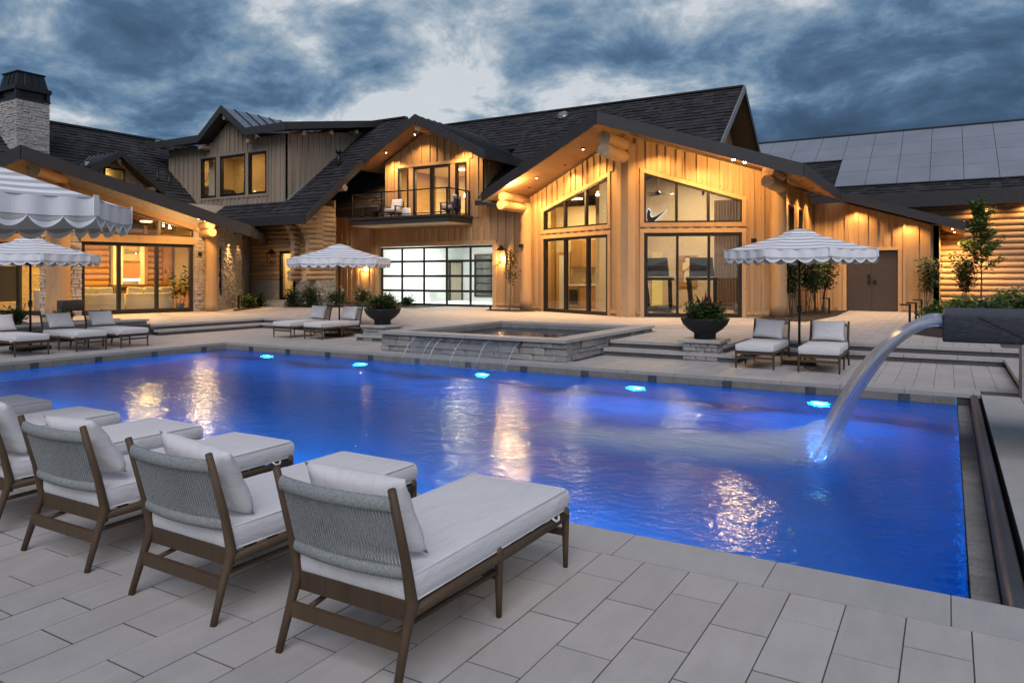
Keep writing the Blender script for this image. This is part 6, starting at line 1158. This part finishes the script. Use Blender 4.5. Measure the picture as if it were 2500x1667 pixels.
# ------------------------------------------------------------------ parasols
def build_parasol():
    t = Thing('parasol', '', 'parasol', (0, 0, 0)); t.local = True; RR, ZE, ZA = 1.44, 2.20, 2.58
    t.part('pole', MB().tube([(0, 0, .1), (0, 0, 2.62)], .024, 12), 'umbrella_pole', True); t.part('pole_sleeve', MB().tube([(0, 0, .1), (0, 0, .42)], .034, 12), 'umbrella_pole', True); t.part('crank', MB().lathe([(0, 1.0), (.045, 1.0), (.045, 1.14), (0, 1.14)], 12).tube([(0, -.04, 1.07), (0, -.12, 1.07), (0, -.12, 1.0)], .008, 6), 'black_metal'); t.part('finial', MB().lathe([(.03, 2.6), (.035, 2.63), (.015, 2.66), (.0, 2.69)], 12), 'umbrella_pole', True)
    def pt_(k, f, r_, z): # point on octagon side k at fraction f
        a0, a1 = R(45 * k + 22.5), R(45 * (k + 1) + 22.5); p = Vector((math.cos(a0), math.sin(a0), 0)).lerp(Vector((math.cos(a1), math.sin(a1), 0)), f); return Vector((p.x * r_, p.y * r_, z))
    cn = MB(); bands = 11; sub = 4
    def zof(r_, f): s_ = r_ / RR; return ZA + .02 - (ZA + .02 - ZE) * (s_ * .92 + .08 * s_ ** 2) - .045 * s_ * math.sin(math.pi * s_) * .6 - .02 * s_ * 4 * f * (1 - f)
    for k in range(8):
        for j in range(bands):
            r0, r1 = .20 + (RR - .20) * j / bands, .20 + (RR - .20) * (j + 1) / bands
            for i in range(sub):
                f0, f1 = i / sub, (i + 1) / sub; cn.add([pt_(k, f0, r0, zof(r0, f0)), pt_(k, f1, r0, zof(r0, f1)), pt_(k, f1, r1, zof(r1, f1)), pt_(k, f0, r1, zof(r1, f0))], [(0, 1, 2, 3)], 1 if j % 2 == 0 else 0)
    me = cn.mesh('canopy', ['canvas_white', 'canvas_taupe'], True); bm = bmesh.new(); bm.from_mesh(me); bmesh.ops.remove_doubles(bm, verts=bm.verts, dist=.0005); bmesh.ops.recalc_face_normals(bm, faces=bm.faces); bm.to_mesh(me); bm.free(); co = t.part('canopy', me, None)
    m_ = co.modifiers.new('thick', 'SOLIDIFY'); m_.thickness = .004
    vc = MB()
    for k in range(8):
        for j, (r0, r1, z0, z1) in enumerate(((.03, .16, 2.625, 2.60), (.16, .30, 2.60, 2.555), (.30, .33, 2.555, 2.52))): vc.add([pt_(k, 0, r0, z0), pt_(k, 1, r0, z0), pt_(k, 1, r1, z1), pt_(k, 0, r1, z1)], [(0, 1, 2, 3)], j % 2)
    t.part('vent_cap', vc, ['canvas_white', 'canvas_taupe'])
    for k in range(8):
        # valance: plain band, then four scallops with a taupe lozenge edged white
        vb = MB(); NS_ = 4; st = 10; bz = zof(RR, 0)
        for s_ in range(NS_):
            for i in range(st):
                g0, g1 = i / st, (i + 1) / st; f0, f1 = (s_ + g0) / NS_, (s_ + g1) / NS_; d0, d1 = math.sin(math.pi * g0) ** .7, math.sin(math.pi * g1) ** .7
                wob = lambda f: RR + .012 * math.sin(f * 25 + k); zt = lambda f: zof(RR, f) + .0
                rows = [(0, 0, 0), (.145, .145, 0), (.145 + .045 * d0, .145 + .045 * d1, 1), (.155 + .085 * d0, .155 + .085 * d1, 0)]
                for (a0, a1, _), (b0, b1, mt) in zip(rows, rows[1:]): vb.add([pt_(k, f0, wob(f0), zt(f0) - a0), pt_(k, f1, wob(f1), zt(f1) - a1), pt_(k, f1, wob(f1) + .006, zt(f1) - b1), pt_(k, f0, wob(f0) + .006, zt(f0) - b0)], [(0, 1, 2, 3)], mt)
        t.part('valance', vb, ['canvas_white', 'canvas_taupe'], fix=False)
        a = R(45 * k + 22.5); t.part('rib', MB().tube([(.03 * math.cos(a), .03 * math.sin(a), 2.55), (RR * .99 * math.cos(a), RR * .99 * math.sin(a), ZE - .03)], .008, 6), 'umbrella_pole', True); t.part('strut', MB().tube([(.03 * math.cos(a), .03 * math.sin(a), 1.95), (RR * .5 * math.cos(a), RR * .5 * math.sin(a), 2.36)], .007, 6), 'umbrella_pole', True)
        p = pt_(k, 0, RR + .008, zof(RR, 0)); t.part('corner_tab', MB().prism([p + Vector((-.035 * math.sin(a), .035 * math.cos(a), -.14)), p + Vector((.035 * math.sin(a), -.035 * math.cos(a), -.14)), p + Vector((.03 * math.sin(a), -.03 * math.cos(a), .02)), p + Vector((-.03 * math.sin(a), .03 * math.cos(a), .02))], [q + Vector((math.cos(a), math.sin(a), 0)) * .006 for q in (p + Vector((-.035 * math.sin(a), .035 * math.cos(a), -.14)), p + Vector((.035 * math.sin(a), -.035 * math.cos(a), -.14)), p + Vector((.03 * math.sin(a), -.03 * math.cos(a), .02)), p + Vector((-.03 * math.sin(a), .03 * math.cos(a), .02)))]), 'canvas_white')
    b = MB().box(-.30, .30, -.30, .30, .012, .09); t.part('base_box', b, 'black_metal')
    for k in range(6): t.part('base_slat', MB().box(-.29, .29, -.29 + k * .098, -.20 + k * .098, .0905, .102), 'interior_wood')
    return t.o
U0 = build_parasol()
us = [(-7.6, 3.05, R(-1), 'large striped parasol canopy filling the upper left corner'), (-2.50, 15.12, R(8), 'striped parasol over the two loungers at right'), (-14.95, 15.45, R(20), 'striped parasol in front of the log wall and garage'), (-18.3, 8.88, R(5), 'striped parasol standing over the far left loungers')]
for i, (x, y, a, lab) in enumerate(us):
    if i == 0: U0.location = (x, y, 0); U0.rotation_euler = (0, 0, a); U0['label'] = lab; U0['group'] = 'striped parasols around the pool'; U0.scale = (.98, .98, 1.08)
    else: copy_thing(U0, (x, y, 0), a, lab, 'striped parasols around the pool').scale = (1, 1, 1)

# ------------------------------------------------------------------ balcony furniture
def armchair(x, y, z, rz, label):
    t = Thing('armchair', label, 'armchair', (x, y, z), rz, 'balcony armchairs'); t.local = True
    t.part('seat_cushion', rbox_mesh('seat_cushion', .62, .62, .15, .04, 'cushion_fabric', 3), None).location = (0, 0, .40); o = t.part('back_cushion', rbox_mesh('back_cushion', .62, .16, .52, .06, 'cushion_fabric', 3), None); o.location = (0, .27, .70); o.rotation_euler = (R(-14), 0, 0)
    for s_ in (-1, 1):
        t.part('armrest', MB().box(s_ * .37 - .045, s_ * .37 + .045, -.34, .34, .56, .60), 'charcoal_weave')
        for y_ in (-.30, .30): t.part('leg', MB().box(s_ * .37 - .03, s_ * .37 + .03, y_ - .03, y_ + .03, 0, .56), 'charcoal_weave')
    t.part('frame', MB().box(-.36, .36, -.33, .33, .26, .32), 'charcoal_weave'); t.part('back_frame', MB().box(-.36, .36, .33, .37, .30, .86), 'charcoal_weave'); return t
armchair(-22.9, 27.3, 4.46, R(0), 'cushioned armchair on the left of the balcony facing the pool'); armchair(-19.55, 27.3, 4.46, R(-80), 'cushioned armchair turned sideways on the right of the balcony')
solo('side_table', MB().lathe([(0, 0), (.2, 0), (.21, .2), (.2, .46), (.19, .48), (0, .48)], 20, (-22.15, 27.35, 4.46)), 'white_paint', 'round white drum table beside the left balcony armchair', 'table', (-22.15, 27.35, 4.46), True)

# ------------------------------------------------------------------ planter wall at left with shrubs
pw_ = Thing('planter_wall', 'low stone planter wall with pale cap behind the left loungers', 'planter', (-20.4, 9, 0)); stonework(pw_, Wall((-20.15, 2), (-20.15, 12.92), (1, 0)), 0, 10.92, .004, .40, 'stone_grey', (.09, .16), (.2, .5), .05, seed=101); coping(pw_, -20.5, -20.05, 2, 12.95, .455, 'y', ln=.9, th_=.055); stonework(pw_, Wall((-20.5, 12.88), (-20.1, 12.88), (0, 1)), 0, .4, .3, .40, 'stone_grey', seed=102); pw_.part('back_wall', MB().box(-21.5, -21.4, 2, 12.9, .3, .44), 'coping'); pw_.part('soil', MB().box(-21.4, -20.5, 2, 12.9, .28, .38), 'soil')
def shrub(name, label, cat, x, y, z, rx, rz_, n, size, mats, seed, flowers=0, fmat='petal_white', group=None, stems=True, fl_size=.05, lift=.9):
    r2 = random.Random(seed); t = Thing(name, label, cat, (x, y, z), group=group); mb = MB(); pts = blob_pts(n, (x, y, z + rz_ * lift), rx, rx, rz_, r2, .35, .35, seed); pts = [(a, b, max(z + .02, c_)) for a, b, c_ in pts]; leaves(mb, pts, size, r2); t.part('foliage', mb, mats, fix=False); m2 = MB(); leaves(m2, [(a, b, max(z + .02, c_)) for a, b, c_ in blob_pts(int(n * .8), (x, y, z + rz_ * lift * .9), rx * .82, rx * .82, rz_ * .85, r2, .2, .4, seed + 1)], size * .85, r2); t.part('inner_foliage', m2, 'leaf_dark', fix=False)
    if stems:
        sb2 = MB()
        for k in range(7): p = pts[k * 7 % n]; sb2.tube([(x + r2.uniform(-.06, .06), y + r2.uniform(-.06, .06), z - .02), ((x + p[0]) / 2, (y + p[1]) / 2, (z + p[2]) / 2), p], [.012, .008, .004], 5, False)
        t.part('stem', sb2, 'bark', fix=False)
    if flowers:
        for k in range(flowers):
            v = blob_pts(1, (x, y, z + rz_ * lift), rx * 1.03, rx * 1.03, rz_ * 1.05, r2, .98, .3, seed)[0]; fb = MB(); leaves(fb, [(v[0] + r2.gauss(0, fl_size * .4), v[1] + r2.gauss(0, fl_size * .4), max(z + .1, v[2]) + r2.gauss(0, fl_size * .3)) for _ in range(16)], fl_size, r2); t.part('flower', fb, fmat, fix=False)
    return t
for k, (y, s_) in enumerate(((8.6, .3), (9.8, .3), (11.0, .22), (12.1, .2))): shrub('low_shrub', ['spiky low shrub in the stone planter behind the parasol pole', 'low shrub in the planter left of the middle lounger pillow', 'small shrub in the planter under the dark speaker box', 'small shrub at the right end of the stone planter'][k], 'shrub', -20.95, y, .38, s_, s_ * .9, 420, .11, 'leaf_dark', 110 + k, group='shrubs in the stone planter')
bx = Thing('landscape_speaker', 'dark boxy outdoor speaker on a short post behind the planter', 'speaker', (-21.3, 11.4, .38)); o = bx.part('box', rbox_mesh('box', .26, .66, .3, .04, 'door_brown', 2), None); o.location = (0, 0, .5); bx.part('post', MB().box(-21.33, -21.27, 11.37, 11.43, .36, .75), 'black_metal')

# ------------------------------------------------------------------ planter bowls
def bowl(x, y, z, label, seed):
    t = Thing('planter_bowl', label, 'planter', (x, y, z), group='bowl planters on the stone pedestals'); prof = [(0, 0), (.22, 0), (.22, .10), (.23, .12), (.34, .19), (.44, .29), (.49, .40), (.495, .42), (.465, .42), (.45, .38), (0, .34)]
    t.part('bowl', MB().lathe(prof, 40, (x, y, z)), 'planter_bowl', True); t.part('soil', MB().lathe([(.44, .372), (0, .385)], 24, (x, y, z)), 'soil'); return t
for x, y, lab, lab2, sd in ((-4.32, 15.02, 'black bowl planter on the pedestal right of the spa', 'red leaved flowering arrangement in the right bowl planter', 121), (-13.0, 15.05, 'black bowl planter on the pedestal left of the spa', 'red leaved flowering arrangement in the left bowl planter', 122)):
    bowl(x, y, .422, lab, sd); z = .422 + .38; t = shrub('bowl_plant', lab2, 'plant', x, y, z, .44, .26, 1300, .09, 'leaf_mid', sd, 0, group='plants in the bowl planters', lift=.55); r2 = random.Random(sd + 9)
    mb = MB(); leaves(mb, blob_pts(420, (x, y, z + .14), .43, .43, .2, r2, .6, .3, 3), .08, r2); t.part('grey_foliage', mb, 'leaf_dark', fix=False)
    sp_ = MB()
    for k in range(15):
        a = r2.uniform(0, 6.28); e = r2.uniform(.75, 1.45); L = r2.uniform(.34, .62); d = Vector((math.cos(a) * math.cos(e), math.sin(a) * math.cos(e), math.sin(e))); p = Vector((x + r2.uniform(-.12, .12), y + r2.uniform(-.12, .12), z + .1)); sd_ = d.cross(Vector((0, 0, 1))).normalized(); w_ = .032
        sp_.add([p, p + d * L * .45 + sd_ * w_, p + d * L + Vector((0, 0, -.03)), p + d * L * .45 - sd_ * w_], [(0, 1, 2, 3)])
    t.part('red_leaves', sp_, 'leaf_red', fix=False)
    for k in range(7): a = r2.uniform(0, 6.28); p = (x + .36 * math.cos(a), y + .36 * math.sin(a), z + r2.uniform(.02, .22)); fb = MB(); leaves(fb, [(p[0] + r2.gauss(0, .012), p[1] + r2.gauss(0, .012), p[2] + r2.gauss(0, .012)) for _ in range(14)], .055, r2); t.part('flower', fb, 'petal_red', fix=False)

# ------------------------------------------------------------------ beds, trees and bamboo
def bed(label, poly, z=T, h=.05):
    n = len(poly); cx_ = sum(p[0] for p in poly) / n; cy_ = sum(p[1] for p in poly) / n; mb = MB(); rings = [(1.0, .004), (.9, h * .8), (.6, h), (.3, h * 1.05)]; per = []
    for i in range(n):
        a, b = Vector(poly[i]), Vector(poly[(i + 1) % n]); m = max(2, int((b - a).length / .18)); per += [a.lerp(b, k / m) for k in range(m)]
    N = len(per)
    for f, hh in rings:
        for p in per: x, y = cx_ + (p.x - cx_) * f, cy_ + (p.y - cy_) * f; mb.v.append((x, y, z + hh + (.02 * noise.noise(Vector((x * 6, y * 6, 0))) if f < 1 else 0)))
    mb.v.append((cx_, cy_, z + h * 1.05))
    for r_ in range(len(rings) - 1):
        for i in range(N): mb.f.append((r_ * N + i, r_ * N + (i + 1) % N, (r_ + 1) * N + (i + 1) % N, (r_ + 1) * N + i)); mb.mi.append(0)
    for i in range(N): mb.f.append(((len(rings) - 1) * N + i, (len(rings) - 1) * N + (i + 1) % N, len(mb.v) - 1)); mb.mi.append(0)
    o = solo('mulch_bed', mb, 'mulch', label, 'mulch bed', (cx_, cy_, z), kind='stuff', fix=False); r2 = random.Random(int(abs(cx_) * 10)); return o
bed('dark mulch bed along the gym side wall under the bamboo', [(-5.5, 25.3), (-5.3, 24.3), (-3.8, 24.0), (-3.4, 28.0), (-3.5, 32.7), (-4.85, 32.7), (-4.85, 26)])
bed('dark mulch bed at the right below the path lights', [(-1.1, 20.6), (-.2, 19.4), (4.5, 19.2), (5, 36.5), (-.25, 36.5), (-.3, 32.6), (-1.0, 26)]); bed('small mulch bed round the slim tree by the lantern', [(-16.6, 26.0), (-16.3, 25.2), (-14.6, 24.9), (-14.3, 25.8), (-15.1, 26.3)]); bed('mulch bed below the log wall flowers', [(-26.0, 23.3), (-21.7, 26.3), (-21.9, 27.9), (-24.8, 27.9), (-24.9, 24.2), (-26, 24.2)]); bed('mulch bed at the foot of the side stone wall', [(-25.4, 20.1), (-24.7, 19.6), (-26.2, 22.2), (-28.0, 23.8), (-28.4, 23.6)])
def bamboo(label, x, y, h, w_, n, seed, mat='leaf_dark', lean=.0):
    r2 = random.Random(seed); t = Thing('bamboo_plant', label, 'bamboo', (x, y, T), group='slender bamboo plants by the walls'); stm = MB(); mb = MB()
    for k in range(9):
        x0, y0 = x + r2.uniform(-.09, .09), y + r2.uniform(-.09, .09); tip = Vector((x + r2.uniform(-w_, w_) * .8 + lean, y + r2.uniform(-w_, w_) * .8, T + h * r2.uniform(.8, 1))); b0 = Vector((x0, y0, T + .03)); mid = b0.lerp(tip, .5) + Vector((r2.uniform(-.05, .05), r2.uniform(-.05, .05), 0)); stm.tube([b0, mid, tip], [.012, .01, .004], 5, False); pts = []
        for q in range(n // 9):
            f = r2.uniform(.32, 1) ** .75; c_ = b0.lerp(tip, f); g = w_ * .55 * (.35 + .65 * f); pts.append((c_.x + r2.gauss(0, g), c_.y + r2.gauss(0, g), c_.z + r2.gauss(0, .06)))
        leaves(mb, pts, .13, r2, droop=.15)
    t.part('cane', stm, 'bark', fix=False); t.part('foliage', mb, mat, fix=False)
bamboo('bamboo nearest the round gym post behind the right parasol', -5.0 + .35, 26.4, 2.3, .26, 900, 131); bamboo('wide bamboo clump behind the right parasol pole', -4.4, 28.4, 2.55, .42, 1500, 132); bamboo('bamboo clump left of the dark double door', -4.15, 30.4, 2.5, .36, 1300, 133); bamboo('leaning bamboo right of the dark double door', -.75, 32.2, 2.2, .3, 800, 134, lean=.15); bamboo('tall dark bamboo in front of the right log wall', .55, 33.6, 2.35, .34, 1500, 135)
bamboo('second bamboo behind the wide clump at the gym side wall', -4.3, 29.4, 2.3, .34, 900, 136, 'leaf_mid')
def tree(name, label, x, y, h, seed, crown, nleaf, size, mat, trunk=.03, z0=T, group=None, base=.4):
    r2 = random.Random(seed); t = Thing(name, label, 'tree', (x, y, z0), group=group); tb = MB(); pts = []; lean = Vector((r2.uniform(-.1, .1), r2.uniform(-.1, .1), 0)); top = Vector((x, y, z0 + h)) + lean; bs_ = Vector((x, y, z0 - .02)); tb.tube([bs_, bs_.lerp(top, .3) + Vector((.03, 0, 0)), bs_.lerp(top, .65), top], [trunk, trunk * .8, trunk * .5, trunk * .15], 7, False)
    for k in range(26):
        f = base + (1 - base) * (k + r2.random()) / 26; p = bs_.lerp(top, f); a = k * 2.4 + r2.uniform(-.4, .4); L = crown * (1.15 - f * .85) * r2.uniform(.6, 1.25); tip = p + Vector((math.cos(a) * L * .75, math.sin(a) * L * .75, L * r2.uniform(.5, 1.1))); tb.tube([p, p.lerp(tip, .5) + Vector((0, 0, .03)), tip], [trunk * .35, trunk * .2, .003], 5, False)
        for q in range(nleaf // 26): g = r2.uniform(.25, 1.02); c_ = p.lerp(tip, g); pts.append((c_.x + r2.gauss(0, .07), c_.y + r2.gauss(0, .07), c_.z + r2.gauss(0, .07)))
    mb = MB(); leaves(mb, pts, size, r2, droop=.1); t.part('trunk', tb, 'bark', fix=False); t.part('crown', mb, mat, fix=False)
tree('young_tree', 'young leafy tree in front of the right log wall', 1.05, 33.4, 4.0, 141, 1.25, 2900, .15, 'leaf_bright', .035, base=.38); tree('slim_tree', 'slim multi stemmed tree lit by the lantern beside the garage', -15.45, 25.75, 2.35, 142, .62, 700, .10, 'leaf_olive', .03, base=.45)
k = 0
for x, y, rx, rz_, lab in ((-26.05 + .3, 23.6, .42, .48, 'dark round bush right of the entry steps'), (-24.9, 23.9, .62, .55, 'white flowering rose bush at the log corner'), (-24.0, 24.6, .5, .42, 'low rose bush with white blooms left of the parasol pole'), (-23.3, 25.6, .42, .5, 'rose bush with white blooms behind the parasol pole'), (-22.6, 26.6, .36, .3, 'yellow green shrub by the board wall'), (-21.95, 27.2, .34, .24, 'small shrub nearest the garage door')):
    shrub('shrub', lab, 'shrub', x, y, T + .03, rx, rz_, int(1500 * rx), .10, 'leaf_bright' if 'yellow' in lab else 'leaf_dark', 150 + k, 12 if 'white' in lab else 0, 'petal_white', group='shrubs below the log wall', fl_size=.06); k += 1
for x, y, rx, rz_, lab in ((-.35, 24.4, .45, .34, 'green bush beside the path lights left of the spout'), (.35, 25.4, .5, .40, 'bright bush behind the slate spout'), (.8, 28.0, .55, .4, 'bush under the bamboo at the log wall'), (.0, 22.6, .55, .3, 'low dark bush at the front of the right bed'), (1.0, 23.4, .6, .4, 'dark bush behind the spout tip'), (.3, 30.6, .5, .36, 'light green bush left of the bamboo')):
    shrub('shrub', lab, 'shrub', x, y, T + .03, rx, rz_, int(1700 * rx), .12, 'leaf_bright' if 'bright' in lab or 'light' in lab else 'leaf_mid', 170 + k, 0, group='shrubs in the right bed'); k += 1
for x, y, lab in ((1.75, 31.0, 'cream hydrangea bush left of the dark pot at right'), (2.4, 30.6, 'cream hydrangea bush beside the dark pot at right')): shrub('hydrangea', lab, 'shrub', x, y, T + .03, .62, .5, 900, .13, 'leaf_bright', 190 + k, 14, 'petal_cream', group='hydrangeas at the right log wall', fl_size=.11); k += 1
for x, y, lab in ((-26.3, 21.6, 'bush at the foot of the lit stone wall'), (-27.3, 22.9, 'darker bush in the corner of the stone and log walls')): shrub('shrub', lab, 'shrub', x, y, T + .03, .4, .32, 600, .1, 'leaf_mid' if x > -27 else 'leaf_dark', 200 + k, group='shrubs below the stone wall'); k += 1
pot = Thing('tall_pot', 'dark tapered pot at the right edge behind the spout', 'pot', (2.95, 31.2, T)); pot.part('pot', MB().lathe([(0, 0), (.3, 0), (.46, .75), (.42, .75), (.4, .68), (0, .68)], 24, (2.95, 31.2, T)), 'planter_bowl', True); shrub('pot_plant', 'small leafy plant growing in the dark pot at the right edge', 'plant', 2.95, 31.2, T + .7, .35, .5, 160, .14, 'leaf_mid', 210)
# path lights: slim black posts with a cantilevered head
def path_light(x, y, h, label, dx=-.16, e=6):
    t = Thing('path_light', label, 'path light', (x, y, T), group='black path lights in the beds'); t.part('post', MB().box(x - .03, x + .03, y - .03, y + .03, T, T + h), 'black_metal'); o = t.part('head', MB().box(min(x + dx * 1.6, x + .03), max(x + dx * 1.6, x + .03), y - .032, y + .032, T + h - .035, T + h + .002), 'black_metal'); t.part('lens', MB().box(x + dx * 1.5 if dx < 0 else x + .06, x - .06 if dx < 0 else x + dx * 1.5, y - .02, y + .02, T + h - .042, T + h - .036), 'white_paint', parent=o)
path_light(-.95, 23.6, .62, 'nearest black path light of the trio at the right bed'); path_light(-.85, 25.2, .62, 'middle black path light of the trio at the right bed'); path_light(-.75, 27.0, .66, 'farthest black path light of the trio at the right bed'); path_light(-3.75, 28.9, .62, 'black path light under the bamboo near the double door'); path_light(-26.05, 20.9, .6, 'black path light before the lit stone wall', .12); path_light(-27.5, 23.3, .62, 'black path light in the corner by the log wall', .12); path_light(-16.3, 25.6, .2, 'short uplight in the bed beside the slim tree', .05, 4)
